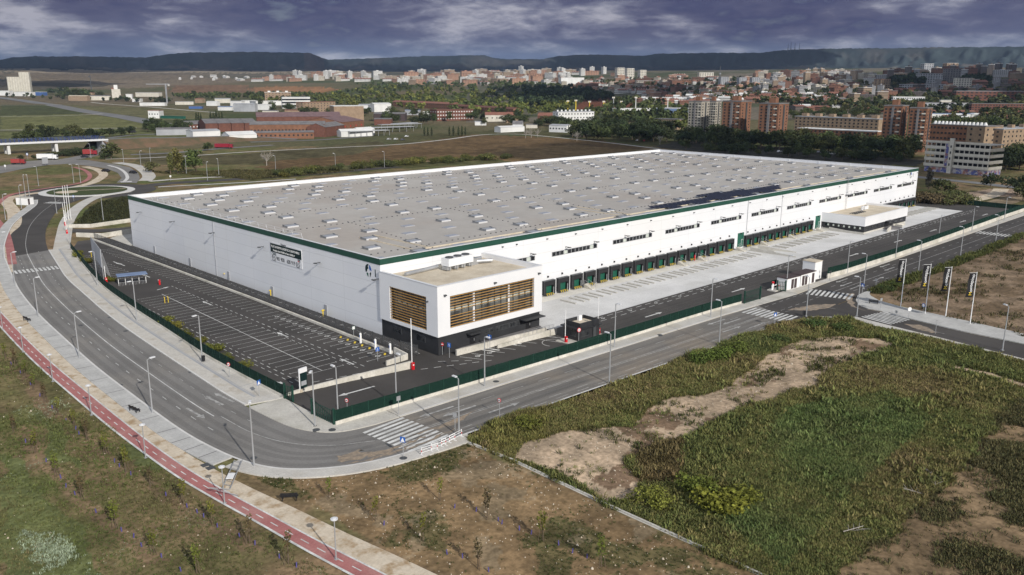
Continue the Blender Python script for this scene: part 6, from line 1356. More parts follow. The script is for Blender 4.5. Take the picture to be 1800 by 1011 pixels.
# bushes of the weed field
for u, v, h, c, lab in ((1222, 862, 2.6, (.12, .145, .03), 'tall yellow green bush, left of the big pair in the weed field'), (1262, 893, 2.9, (.17, .175, .03), 'largest bright yellow green bush in the weed field'), (1290, 880, 2.4, (.15, .16, .03), 'bright bush right behind the largest one in the weed field'), (1141, 886, 1.9, (.15, .16, .035), 'small yellow green bush at the lower end of the sand track'), (1235, 640, 2.4, (.09, .125, .03), 'green bush at the street edge left of the lamp'), (1258, 632, 2.6, (.10, .135, .03), 'green bush at the street edge under the lamp'), (1290, 620, 2.2, (.10, .125, .03), 'green bush at the street edge right of the lamp'), (1428, 575, 1.8, (.05, .08, .025), 'dark green bush at the junction corner'), (1480, 580, 1.8, (.055, .08, .025), 'dark green bush right of the junction corner'), (1372, 600, 1.6, (.06, .085, .03), 'low green bush before the pale gate'), (930, 748, 1.7, (.12, .13, .03), 'yellowish bush at the near end of the weed strip'), (1556, 512, 1.6, (.05, .07, .025), 'dark bush at the tip of the dirt lot'), (1570, 503, 1.5, (.06, .08, .025), 'small bush along the far pavement near the dirt lot tip')):
    plant('bush' if h > 2 else 'bush2', u, v, h, c, lab, 'bushes of the weed field')
# weeds and grass: nobody could count them
def tufts(name, n, poly, hole, size, nb, colf, seed, dens=None, kink=.35):
    rs = np.random.RandomState(seed); px, py = np.array([p[0] for p in poly]), np.array([p[1] for p in poly]); P = []
    while sum(map(len, P)) < n:
        q = np.stack([rs.uniform(px.min(), px.max(), 40000), rs.uniform(py.min(), py.max(), 40000)], 1); wx = q[:, 0]+(fbm(q[:, 0], q[:, 1], 5, 3)-.5)*3; wy = q[:, 1]+(fbm(q[:, 0], q[:, 1], 5, 8)-.5)*3
        k = inpoly(wx, wy, poly)
        for h in hole: k &= ~inpoly(wx, wy, h)
        d = np.hypot(q[:, 0]-CX, q[:, 1]-CY); u_ = rs.uniform(size=len(q)); k &= u_ < np.clip((70/d)**.8, .12, 1)*1.3
        if dens is not None: k &= rs.uniform(size=len(q)) < dens(q[:, 0], q[:, 1])
        # only what the picture can see, with a margin
        rel = np.stack([q[:, 0]-CX, q[:, 1]-CY, np.full(len(q), -H)], 1); zc = rel@CF; uu = 900+FOC*(rel@CR)/zc; vv = 505.5-FOC*(rel@CU)/zc; k &= (uu > -120) & (uu < 1920) & (vv < 1130) & (vv > 300)
        P.append(q[k])
    P = np.concatenate(P)[:n]; s = size*rs.uniform(.55, 1.35, n)*(.75+.6*fbm(P[:, 0], P[:, 1], 7, 5)); col = colf(P[:, 0], P[:, 1], rs)
    d = np.hypot(P[:, 0]-CX, P[:, 1]-CY); s = s*np.clip(d/95, .9, 1.35)
    a = rs.uniform(0, 6.28, (n, nb)); lean = rs.uniform(.15, .95, (n, nb)); hh = s[:, None]*rs.uniform(.6, 1.2, (n, nb)); w = hh*rs.uniform(.075, .15, (n, nb)); ox = rs.normal(size=(n, nb, 2))*s[:, None, None]*.42
    bx = P[:, None, 0]+ox[..., 0]; by = P[:, None, 1]+ox[..., 1]; ca, sa = np.cos(a), np.sin(a); z0 = np.full_like(bx, -.1)
    tip = np.stack([bx+ca*lean*hh, by+sa*lean*hh, hh*.95-.1], -1); m1 = np.stack([bx+ca*lean*hh*kink-sa*w, by+sa*lean*hh*kink+ca*w, hh*.55-.1], -1); m2 = np.stack([bx+ca*lean*hh*kink+sa*w, by+sa*lean*hh*kink-ca*w, hh*.5-.1], -1); b0 = np.stack([bx, by, z0], -1)
    V = np.stack([b0, m1, tip, m2], 2).reshape(-1, 3); F = np.arange(len(V)).reshape(-1, 4); c = np.repeat(col, nb*4, 0)*np.repeat(rs.uniform(.7, 1.3, n*nb), 4)[:, None]
    return struct(npmesh(name, V, F, 'weed', np.clip(c, .004, .9)), None, 'stuff')
def mixc(cs, t): t = np.clip(t, 0, .9999)*(len(cs)-1); i = t.astype(int); f = (t-i)[:, None]; A = np.array(cs); return A[i]*(1-f)+A[i+1]*f
def weedcol(x, y, rs):
    t = fbm(x, y, 16, 31)*.75+rs.uniform(size=len(x))*.35-.05; c = mixc([(.075, .098, .036), (.112, .130, .044), (.150, .148, .054), (.180, .150, .066), (.150, .112, .060)], (t-.2)*1.5)
    g = inpoly(x, y, GP([(1380, 720), (1560, 690), (1640, 740), (1500, 860), (1380, 1000), (1250, 900), (1330, 800)])); gg = (np.clip((fbm(x, y, 18, 77)-.35)*4, 0, 1)*.5)[g][:, None]; c[g] = c[g]*(1-gg)+np.array((.075, .135, .046))*gg
    r = inpoly(x, y, GP([(1110, 790), (1200, 770), (1200, 850), (1130, 850)])); c[r] = c[r]*.4+np.array((.115, .068, .042))*.6
    y_ = inpoly(x, y, GP([(830, 775), (870, 745), (960, 720), (960, 770), (880, 795)])); c[y_] = c[y_]*.5+np.array((.16, .15, .045))*.5
    return c
tufts('weeds', 100000, WEEDS, SAND, .36, 10, weedcol, 1)
tufts('field_edge', 420, WEEDS, [], .3, 9, weedcol, 51, lambda x, y: (sum(inpoly(x+(fbm(x, y, 3, 5)-.5)*6, y+(fbm(x, y, 3, 6)-.5)*6, h).astype(float) for h in SAND) > 0)*np.clip((fbm(x, y, 5, 7)-.5)*4, .05, 1))
tufts('tall_weeds', 4200, WEEDS, SAND, .58, 18, lambda x, y, rs: weedcol(x, y, rs)*rs.uniform(.7, 1.2, len(x))[:, None], 23, lambda x, y: np.clip((fbm(x, y, 6, 91)-.48)*5, .02, 1))
tufts('dry_scrub', 9000, DRYRIGHT, [], .36, 9, lambda x, y, rs: mixc([(.06, .065, .03), (.09, .085, .038), (.12, .10, .05)], rs.uniform(size=len(x))), 2, lambda x, y: np.clip((fbm(x, y, 6, 61)-.47)*6, 0.03, 1))
tufts('sand_weeds', 380, SAND[0], [], .42, 10, lambda x, y, rs: mixc([(.05, .06, .022), (.08, .075, .03)], rs.uniform(size=len(x))), 4, lambda x, y: np.clip((fbm(x, y, 4, 71)-.55)*7, 0.02, 1))
LEFTF = [(p[0]-.4, p[1]) for p in BO]+[(-45, -118), (-75, -75), (-85, -40), (-78, 40), (-60, 100)]
tufts('field_grass', 15000, LEFTF, [], .20, 8, lambda x, y, rs: mixc([(.075, .105, .032), (.105, .118, .042), (.16, .13, .07)], fbm(x, y, 8, 12)*1.2-.2+rs.uniform(size=len(x))*.3), 6, lambda x, y: np.clip((fbm(x, y, 12, 2)-.36)*4, .12, 1))
tufts('field_grass', 2600, BROWN, [], .20, 8, lambda x, y, rs: mixc([(.045, .07, .022), (.08, .075, .03)], rs.uniform(size=len(x))), 8, lambda x, y: np.clip((fbm(x, y, 7, 21)-.50)*6, .03, 1))
tufts('white_flowers', 1500, LEFTF, [], .11, 6, lambda x, y, rs: np.tile((.25, .29, .20), (len(x), 1)), 9, lambda x, y: np.clip((fbm(x, y, 9, 44)-.60)*7, .01, 1), 0.6)
tufts('lot_scrub', 1500, FLAGFIELD, [], .45, 9, lambda x, y, rs: mixc([(.05, .055, .024), (.11, .09, .045)], rs.uniform(size=len(x))), 12, lambda x, y: np.clip((fbm(x, y, 7, 13)-.52)*5, .05, 1))
tufts('pale_plants', 1000, GP([(40, 930), (110, 940), (180, 980), (185, 1025), (40, 1025)]), [], .22, 8, lambda x, y, rs: mixc([(.16, .20, .13), (.30, .35, .26)], rs.uniform(size=len(x))), 27, lambda x, y: np.clip((fbm(x, y, 5, 4)-.45)*5, .02, 1), .6)
edge = GP([(1528, 512), (1560, 500), (1640, 474), (1720, 444), (1800, 410), (1800, 416), (1720, 452), (1640, 482), (1560, 511), (1545, 520)])
tufts('verge_grass', 1800, edge, [], .6, 10, lambda x, y, rs: mixc([(.05, .065, .022), (.10, .10, .035)], rs.uniform(size=len(x))), 13)
bank = GP([(130, 397), (165, 360), (228, 345), (233, 385), (170, 396)])
tufts('bank_grass', 1500, bank, [], .5, 8, lambda x, y, rs: mixc([(.03, .036, .018), (.05, .05, .022)], rs.uniform(size=len(x))), 14)
tufts('rear_grass', 5000, GP([(440, 316), (700, 294), (900, 282), (900, 262), (640, 270), (440, 298), (300, 306), (250, 300)]), [], .6, 7, lambda x, y, rs: mixc([(.06, .062, .026), (.10, .085, .04)], rs.uniform(size=len(x))), 15)
# stones scattered over the earth
def stones(name, n, poly, seed):
    rs = np.random.RandomState(seed); px, py = [p[0] for p in poly], [p[1] for p in poly]; V, F = [], []; k = 0
    while k < n:
        x, y = rs.uniform(min(px), max(px)), rs.uniform(min(py), max(py))
        if not inpoly(np.array([x]), np.array([y]), poly)[0] or math.hypot(x-CX, y-CY) > 150: continue
        s = rs.uniform(.03, .10)*(2 if rs.uniform() < .06 else 1); i = len(V); V += [(x+a*s*rs.uniform(.6, 1.2), y+b_*s*rs.uniform(.6, 1.2), -.1+c*s*rs.uniform(.8, 1.2)) for a, b_, c in ((1, 0, .3), (-1, 0, .3), (0, 1, .3), (0, -1, .3), (0, 0, 1.5))]; F += [(i, i+2, i+4), (i+2, i+1, i+4), (i+1, i+3, i+4), (i+3, i, i+4)]; k += 1
    o = npmesh(name, np.array(V), np.array(F), 'sandy'); struct(o, None, 'stuff')
stones('stones', 500, LEFTF, 3); stones('stones', 900, BROWN, 4); stones('stones', 900, SAND[0], 5)
# white kerb line between brown earth and weeds
kl = GP([(822, 777), (900, 808), (1000, 855), (1100, 902), (1200, 947), (1300, 992), (1380, 1030)])
t = thing('boundary_kerb', 'thin white concrete kerb between the brown earth and the weed field', 'kerb'); b = MB()
for a, c in zip(kl, kl[1:]): tilted(b, a, c, .22, -.1, .14, -.1, .14)
b.build('kerb_stone', ['concrete'], t); MB().line(kl, .5, -.06).build('footing', ['concrete'], t)
for i, (u, v, a) in enumerate(((1645, 852, 20), (1640, 835, 60), (1500, 935, -30), (1610, 868, 100))):
    t = thing('dead_branch', ['grey dead branch lying at the edge of the weed field', 'forked grey branch just above the other on the weed edge', 'pale fallen branch low in the weed field', 'grey brushwood where the weeds meet the dry earth'][i], 'branch', (*G(u, v), .1), R(a)); b = MB(); b.tube((-1.2, 0, .1), (1.3, .2, .3), .06, .03, 5); b.build('limb', ['bark_pale'], t); b = MB()
    for q in range(6): b.tube((-.6+q*.3, 0, .15), (-.2+q*.35, (-1)**q*.7, .4), .03, .012, 4, False)
    b.build('twig', ['bark_pale'], t)

# ================================================================== the town and the works behind
CAMRZ = YAW-math.pi/2                    # a front that looks straight at the viewer
def win_proto(w, h, m='glass'):
    return MB().box(-w/2, -.12, -h/2, w/2, .03, h/2).build('window', [m])
def add_windows(t, W_, D_, H0, H1, floors, bays, sbays, ww, wh_, m='glass', frontm=None, skip=None):
    p = None
    for f in range(floors):
        z = H0+(f+.55)*(H1-H0)/floors
        for side, n, L_ in (('f', bays, W_), ('s', sbays, D_)):
            for k in range(n):
                if skip and skip(side, f, k): continue
                x = -L_/2+(k+.5)*L_/n; o = dup(p) if p is not None else win_proto(ww, wh_, m); p = p or o; o.parent = t
                if side == 'f': o.location = (x, -D_/2, z); o.rotation_euler = (0, 0, 0)
                else: o.location = (-W_/2, x, z); o.rotation_euler = (0, 0, R(-90))
    return p
def block(nm, label, cat, u, v, W_, D_, H_, rz, wall, roof='slate', floors=0, bays=0, sbays=0, ww=1.4, wh_=1.3, gable=0, group=None, wm='glass', xyz=None, over=.3, parapet=0):
    x, y, z = HIT(u, v) if xyz is None else xyz; t = thing(nm, label, cat, (x, y, z), rz, group); MB().box(-W_/2, -D_/2, -1.5, W_/2, D_/2, H_).build('wall', [wall], t); b = MB()
    if gable:
        o = over
        for s in (-1, 1): b.face([(-W_/2-o, s*(D_/2+o), H_-.1), (W_/2+o, s*(D_/2+o), H_-.1), (W_/2+o, 0, H_+gable), (-W_/2-o, 0, H_+gable)][::-s])
        b.build('roof', [roof], t); g = MB()
        for s in (-1, 1): g.face([(s*W_/2, -D_/2, H_), (s*W_/2, D_/2, H_), (s*W_/2, 0, H_+gable-.1)][::s])
        g.build('gable', [wall], t)
    else: b.box(-W_/2-over, -D_/2-over, H_, W_/2+over, D_/2+over, H_+.5+parapet); b.build('roof', [roof], t)
    if floors: add_windows(t, W_, D_, .3, H_-.3, floors, bays, sbays, ww, wh_, wm)
    return t
def S(u, v, px): return px*MPP(u, v)
# brick and beige towers behind the dark tree belt
def tower(label, u, v, wpx, hpx, wall, wing, floors=12):
    m = MPP(u, v); w, h = wpx*m*.70, hpx*m; x, y, z = HIT(u, v); t = thing('tower_block', label, 'apartment tower', (x, y, z), R(6)); MB().box(-w/2, -w*.42, -2, w/2, w*.42, h).build('wall', [wall], t)
    MB().box(-w*.5-.2, -w*.42-.2, h, w*.5+.2, w*.42+.2, h+.7).build('roof', ['slate'], t); MB().box(-w*.12, -w*.1, h+.7, w*.2, w*.18, h+4.2).build('stair_head', ['brick'], t)
    MB().box(-w*.05, -w*.42-.6, -2, w*.05, -w*.42, h-.6).build('balcony_recess', ['dark_metal'], t)
    if wing: MB().box(-w/2-.7, -w*.05, -2, -w/2, w*.05, h-.4).build('balcony_recess', ['slate'], t)
    add_windows(t, w, w*.84, 1, h-1, floors, 3, 4, 1.3, 1.15, 'glass'); p = None
    for f in range(floors):
        if f % 2: continue
        z0 = 2+(f+.5)*(h-2)/floors; o = dup(p) if p else MB().box(-1.2, -.4, -.4, 1.2, .02, .4).build('balcony', ['cream']); p = p or o; o.parent = t; o.location = (-w/2-.02, -w*.27, z0); o.rotation_euler = (0, 0, R(-90))
    return t
tower('beige grey tower block, leftmost of the tall group behind the dark trees', 1226, 240, 42, 60, 'beige', True)
tower('second beige tower half hidden behind the first one and the brick tower', 1252, 236, 30, 56, 'beige', False)
tower('brick tower block next to the beige ones', 1292, 244, 58, 64, 'brick', True)
tower('brick tower block with lit edge, right of the other brick tower', 1356, 250, 60, 66, 'brick', True)
tower('lone brick tower, left half of the pair above the warehouse far corner', 1568, 262, 52, 74, 'brick', True)
tower('brick tower with lit side, right half of the pair above the warehouse far corner', 1611, 266, 48, 74, 'brick', True)
def long_block(nm, label, cat, ua, va, ub, vb, D_, H_, wall, roof, floors, bays, extra=None, **k):
    a, c = HIT(ua, va), HIT(ub, vb); L_ = math.hypot(c[0]-a[0], c[1]-a[1]); an = math.atan2(c[1]-a[1], c[0]-a[0]); z = (a[2]+c[2])/2; mx_, my = (a[0]+c[0])/2-math.sin(an)*D_/2, (a[1]+c[1])/2+math.cos(an)*D_/2
    t = block(nm, label, cat, 0, 0, L_, D_, H_, an, wall, roof, floors, bays, max(1, int(D_/6)), xyz=(mx_, my, z), **k)
    if extra: extra(t, L_, D_, H_)
    return t
def heads(n, m, hw=2.5, hh=3):
    def f(t, L_, D_, H_):
        for q in range(n): x = -L_/2+(q+.5)*L_/n; MB().box(x-hw, -hw*.8, H_+.4, x+hw, hw*.8, H_+hh).build('stair_head', [m], t)
    return f
def drums(n):
    def f(t, L_, D_, H_):
        for q in range(n): x = -L_/2+(q+.5)*L_/n; MB().tube((x, -D_*.1, H_+.5), (x, -D_*.1, H_+2.4), 1.5, .7, 10).build('roof_drum', ['far_white'], t)
    return f
long_block('apartment_block', 'long tan brick block with row of stair heads between the brick towers', 'apartment block', 1395, 232, 1542, 240, 13, 13.5, 'brick_tan', 'far_grey', 5, 20, heads(6, 'brick_tan'))
long_block('apartment_block', 'lower brick block with pale roof edge in front of the tan stair head block', 'apartment block', 1400, 249, 1536, 258, 12, 10, 'brick', 'far_white', 4, 18)
long_block('apartment_block', 'dark brick block with white roof drums behind the abandoned building', 'apartment block', 1630, 256, 1724, 262, 14, 15, 'brick', 'slate', 4, 14, drums(14))
long_block('apartment_block', 'tan end block with blank wall right of the roof drums', 'apartment block', 1727, 263, 1757, 261, 13, 15, 'brick_tan', 'slate', 4, 3)
long_block('apartment_block', 'tan brick flats with rows of windows at the right edge', 'apartment block', 1759, 263, 1840, 256, 14, 13, 'brick_tan', 'far_grey', 4, 12, heads(4, 'brick_tan', 2, 2.5))
# abandoned concrete office frame
a, c = HIT(1622, 300), HIT(1735, 310); L_ = math.hypot(c[0]-a[0], c[1]-a[1]); an = math.atan2(c[1]-a[1], c[0]-a[0]); mm = MPP(1680, 305); hf = 52*mm; Dp = 14
ab = thing('abandoned_building', 'abandoned open concrete building with graffiti and a stair tower', 'abandoned building', (a[0], a[1], min(a[2], c[2])), an)
MB().box(0.3, .6, -1, L_-.3, Dp, hf*.20).build('ground_floor', ['graffiti'], ab); nf = 4
for k in range(nf+1): z = hf*(.20+.8*k/nf); MB().box(0, 0, z-.35, L_, Dp+.4, z).build('slab', ['concrete'], ab)
for k in range(nf): z0 = hf*(.20+.8*k/nf); MB().box(0, -.12, z0+.002, L_, .1, z0+hf*.085).build('parapet', ['cream'], ab); MB().box(-.12, .1, z0+.002, .1, Dp, z0+hf*.085).build('parapet', ['cream'], ab); MB().box(L_-.1, .1, z0+.002, L_+.12, Dp, z0+hf*.085).build('parapet', ['cream'], ab); MB().box(2.2, 5.5, z0+.01, L_-2, 5.8, z0+hf*.8/nf-.36).build('back_wall', ['dark_rubber'], ab)
MB().box(0, -.12, hf+.001, L_, .12, hf+hf*.06).build('parapet', ['cream'], ab)
p = None
for k in range(nf):
    for q in range(14): o = dup(p) if p else MB().box(-.2, -.2, 0, .2, .2, hf*.8/nf-.36).build('column', ['concrete']); p = p or o; o.parent = ab; o.location = (.5+q*(L_-1)/13, .4, hf*(.20+.8*k/nf)+.003)
st = MB().box(L_*.40, -1.6, -1, L_*.46, 0-.13, hf*1.16).build('stair_tower', ['cream'], ab)
for k in range(4): MB().box(L_*.42, -1.66, hf*(.25+.2*k), L_*.44, -1.58, hf*(.33+.2*k)).build('opening', ['black'], st)
MB().box(L_*.33, -.25, hf*.22, L_*.40, -.13, hf*.98).build('graffiti_panel', ['graffiti'], ab)
# brick works on the left
def hall(label, ua, va, ub, vb, D_, H_, wall, roof, gable, bays=0, nm='brick_hall', **k): return long_block(nm, label, 'factory hall', ua, va, ub, vb, D_, H_, wall, roof, 1 if bays else 0, bays, gable=gable, **k)
hall('low brick house with brown hipped roof at the left end of the brick works', 326, 229, 362, 227, 16, 5, 'brick_red', 'slate', 3, 6, 'brick_house', wm='far_white')
for i in range(4): hall(f'brick hall with arched gable in the row of the brick works, {ordw(i)} from the left', 362+i*23, 232-i*.3, 384+i*23, 231.5-i*.3, 46, 7.5, 'brick_red', 'slate', 3.2)
hall('long brick hall with grey roof and a line of windows facing the field', 440, 241, 572, 240, 16, 10, 'brick', 'slate', 2.4, 22, wh_=1.0)
hall('long lower brick lean-to before the grey roofed hall', 440, 245, 552, 243.5, 9, 5, 'brick', 'slate', 1.2, 14)
hall('long hall with dull purple roof behind the grey roofed one', 452, 224, 600, 222, 34, 10, 'brick_red', 'roof_purple', 4)
hall('brick hall with pale gable wall and red doors at the right end of the works', 602, 233, 640, 228, 40, 9, 'brick', 'roof_purple', 4, 4, wm='red')
hall('small brick hall with slate roof and red door beside the tall gable', 572, 241, 606, 236, 16, 8, 'brick_red', 'slate', 3)
hall('tall tan brick shed with white flat roof behind the brick works', 588, 215, 640, 214, 26, 17, 'brick_tan', 'far_white', 0)
hall('dark long store with low roof right of the tan shed', 657, 213, 712, 213, 22, 8, 'shed_brown', 'slate', 1.5, nm='store_building'); hall('small red hall with pale roof below the dark store', 658, 220, 688, 220, 16, 6, 'brick_red', 'slate', 1)
hall('white hall behind the dark store', 658, 197, 688, 196, 16, 11, 'far_white', 'far_white', 1.5, nm='white_hall'); hall('small white hall left of the other white hall', 630, 196, 654, 196, 16, 9, 'far_white', 'far_grey', 1.5, nm='white_hall')
hall('white metal shed before the brick works, left one', 340, 246, 388, 244, 14, 6.5, 'far_white', 'far_grey', 1.2, nm='white_shed'); hall('white metal shed before the brick works, right one', 404, 248, 452, 246, 16, 4.5, 'far_white', 'far_white', 2.2, nm='white_shed')
hall('long low grey shed roof behind the white sheds', 275, 238, 338, 237, 14, 5, 'far_grey', 'slate', 1, nm='grey_shed')
hall('white plastic tunnel shed by the canopies', 600, 241, 656, 239, 9, 4.5, 'far_white', 'far_white', 1.8, nm='tunnel_shed'); hall('second white tunnel shed right behind the first', 632, 239, 659, 237, 9, 5, 'far_white', 'far_white', 1.8, nm='tunnel_shed')
for i, (ua, va, ub, vb) in enumerate(((640, 228, 728, 225), (672, 222, 742, 219), (700, 220, 735, 217), (616, 235, 686, 232))):
    a, c = HIT(ua, va+6), HIT(ub, vb+6); an = math.atan2(c[1]-a[1], c[0]-a[0]); L_ = math.hypot(c[0]-a[0], c[1]-a[1]); t = thing('canopy', f'long grey canopy roof on posts beside the brick works, {["second from the front", "third from the front", "rearmost", "frontmost"][i]}', 'canopy', (*a[:2], a[2]), an, 'canopies by the brick works'); MB().box(0, 0, 4.2, L_, 9, 4.6).build('roof', ['far_grey'], t); b = MB()
    for k in range(8): b.box(k*L_/7-.15, 1, -.5, k*L_/7+.15, 1.3, 4.2)
    b.build('post', ['grey_metal'], t)
hall('three storey white striped office above the sheds', 497, 191, 546, 190, 16, 17, 'far_white', 'far_grey', 0, nm='striped_office'); _t = bpy.data.objects['striped_office']
for k in range(3): MB().box(-22, -8.2, 3.0+k*4.6, 22, -7.97, 5.4+k*4.6).build('window_band', ['glass'], _t)
long_block('apartment_block', 'pale brick flats right of the striped office', 'apartment block', 534, 199, 590, 196, 15, 14, 'brick_tan', 'roof_red', 4, 10); long_block('apartment_block', 'orange brick flats with white roofs behind the striped office', 'apartment block', 466, 178, 512, 177, 15, 16, 'brick_tan', 'far_white', 4, 8, heads(3, 'far_white'))
hall('long white roofed hall left of the striped office', 450, 186, 496, 185, 30, 7, 'far_white', 'far_white', 0, nm='white_hall')
long_block('school_building', 'red sports building with rows of small windows right of the brick works', 'public building', 768, 213, 832, 211, 18, 12, 'brick_red', 'brick_red', 3, 14, wm='far_white')
hall('yellow walled house with brown roof right of the red sports building', 853, 214, 902, 213, 16, 7, 'cream', 'roof_red', 3, 6, 'yellow_house')
hall('white shed with dark front below the yellow house', 880, 233, 922, 231, 10, 4.5, 'far_white', 'far_white', 1, nm='white_shed')
long_block('row_houses', 'long row of reddish terraced roofs along the edge of the wood', 'terraced houses', 690, 187, 800, 194, 11, 8, 'brick', 'roof_red', 2, 30, gable=2.5); long_block('row_houses', 'second long row of brick terraces right of the first', 'terraced houses', 800, 196, 902, 203, 11, 8, 'brick', 'brick_red', 2, 28, gable=2)
long_block('row_houses', 'white row houses with many chimneys behind the dark trees', 'terraced houses', 981, 219, 1044, 216, 12, 12, 'far_white', 'far_grey', 3, 12, heads(9, 'far_white', .8, 2.2)); hall('brick house with red roof left of the white row houses', 945, 217, 978, 217, 14, 8, 'brick_red', 'roof_red', 3, 5, 'brick_house'); hall('white farm house with gable at the field edge', 901, 230, 918, 230, 12, 6, 'far_white', 'slate', 3, 4, 'white_house'); hall('white low house among the leafless trees', 965, 232, 996, 233, 12, 6, 'far_white', 'far_grey', 1, 6, 'white_house')
hall('low tan block peeking over the dark tree belt', 1150, 226, 1190, 228, 12, 9, 'brick_tan', 'slate', 0, 8, 'low_block')
hall('white farmhouse with dark windows in the open fields', 261, 208, 280, 208, 14, 9, 'far_white', 'roof_red', 0, 4, 'white_house'); hall('small low green walled yard beside the white farmhouse', 282, 208, 322, 209, 4, 2.5, 'green_door', 'green_door', 0, nm='green_shed')
# left background: silo, mill, sheds
x, y, z = HIT(35, 162); m = MPP(35, 162); t = thing('grain_silo', 'tall ribbed beige grain silo with a stepped top on the left plain', 'silo', (x, y, z), CAMRZ+R(12)); b = MB()
for k in range(9):
    h = (26 if k < 5 else 33.5)*m; b.tube((-16*m+k*4.0*m, 0, -3), (-16*m+k*4.0*m, 0, h), 2.15*m, n=12)
b.build('cylinder_wall', ['cream'], t); MB().box(-18*m, -1*m, 0, 18*m, 9*m, 26*m).build('core', ['cream'], t); MB().box(2*m, -1.5*m, 26*m, 18*m, 7*m, 34*m).build('headhouse', ['cream'], t)
x, y, z = HIT(205, 172); m = MPP(205, 172); t = thing('flour_mill', 'white flour mill tower with a small turret on the left plain', 'mill', (x, y, z), CAMRZ+R(25)); MB().box(-7*m, -6*m, -2, 7*m, 6*m, 15*m).build('wall', ['cream'], t); MB().box(-3*m, -2*m, 15*m, 3*m, 4*m, 22*m).build('turret', ['far_white'], t); MB().box(-7.4*m, -6.4*m, 15*m, -3.1*m, 6*m, 17*m).build('roof', ['roof_red'], t)
x, y, z = HIT(161, 158); m = MPP(161, 158); t = thing('chimney_mast', 'thin dark chimney beside the white flour mill', 'chimney', (x, y, z)); MB().tube((0, 0, -2), (0, 0, 26*m), .9*m, .5*m, 8).build('shaft', ['dark_metal'], t); MB().box(-3*m, -.4*m, 22*m, 0, .4*m, 23.5*m).build('platform', ['dark_metal'], t)
x, y, z = HIT(294, 182); m = MPP(294, 182); t = thing('tower_crane', 'pale tower crane with long jib over the white sheds', 'crane', (x, y, z), CAMRZ); b = MB()
for sx, sy in ((-1, -1), (1, -1), (1, 1), (-1, 1)): b.box(sx*.7*m-.3*m, sy*.7*m-.3*m, 0, sx*.7*m+.3*m, sy*.7*m+.3*m, 34*m)
for k in range(12): b.tube((-.7*m, -.7*m, k*2.8*m), (.7*m, -.7*m, (k+1)*2.8*m), .25*m, n=4)
b.build('mast', ['far_grey'], t); MB().box(-34*m, -.5*m, 32.5*m, 7*m, .5*m, 33.6*m).build('jib', ['far_grey'], t); MB().box(4*m, -1*m, 30*m, 7*m, 1*m, 32.4*m).build('counterweight', ['concrete'], t)
x, y, z = HIT(312, 180); 
_sheds = [(2, 168, 40, 8, 'far_white', 'far_white'), (44, 169, 32, 7, 'far_white', 'far_grey'), (70, 168, 22, 6, 'blue', 'far_white'), (140, 177, 34, 8, 'brick_tan', 'roof_tan'), (176, 176, 34, 7, 'cream', 'slate'), (158, 170, 14, 7, 'brick_tan', 'brick_red'), (228, 174, 10, 8, 'far_white', 'far_white'), (242, 179, 14, 5, 'far_white', 'far_white'), (270, 186, 44, 5, 'far_white', 'far_white'), (262, 170, 44, 7, 'cream', 'far_grey'), (325, 184, 30, 5, 'cream', 'far_grey'), (345, 191, 22, 4, 'blue', 'slate'), (352, 181, 14, 7, 'brick_tan', 'roof_red'), (375, 186, 20, 7, 'far_white', 'far_white'), (392, 181, 26, 7, 'cream', 'far_grey'), (398, 194, 26, 6, 'far_white', 'canopy_blue'), (418, 187, 22, 9, 'far_white', 'far_grey'), (432, 196, 40, 13, 'far_grey', 'far_grey'), (438, 184, 24, 7, 'far_white', 'far_white'), (462, 193, 30, 9, 'far_white', 'far_white'), (476, 202, 26, 7, 'cream', 'slate'), (515, 200, 26, 6, 'brick_tan', 'roof_red'), (560, 206, 30, 7, 'cream', 'slate'), (612, 206, 22, 7, 'cream', 'far_grey'), (726, 202, 26, 8, 'far_grey', 'canopy_blue'), (750, 205, 14, 8, 'far_white', 'far_white'), (845, 220, 20, 6, 'far_white', 'far_grey'), (900, 215, 22, 7, 'brick_tan', 'roof_red'), (935, 225, 20, 6, 'cream', 'slate')]
CW = dict(far_white='white', cream='cream', brick_tan='tan brick', blue='blue', far_grey='grey', brick='brick', brick_red='dark red brick', beige='beige')
_sheds.sort(); _n = {}
for u, v, wp_, hp, wl, rf in _sheds:
    m = MPP(u, v); k = (wl, rf); _n[k] = _n.get(k, 0)+1
    block('industrial_shed', f'low {CW[wl]} industrial shed, {dict(far_white="white", far_grey="grey", roof_tan="tan", slate="dark", brick_red="red", roof_red="tiled", canopy_blue="blue").get(rf, rf)} roof, on the plain, {ordw(_n[k]-1)} such from left', 'shed', u, v, wp_*m, 14*m*.8, hp*m, CAMRZ+R(rnd.uniform(-14, 14)), wl, rf, gable=1.2*m if rnd.random() < .5 else 0, group='industrial sheds on the plain')
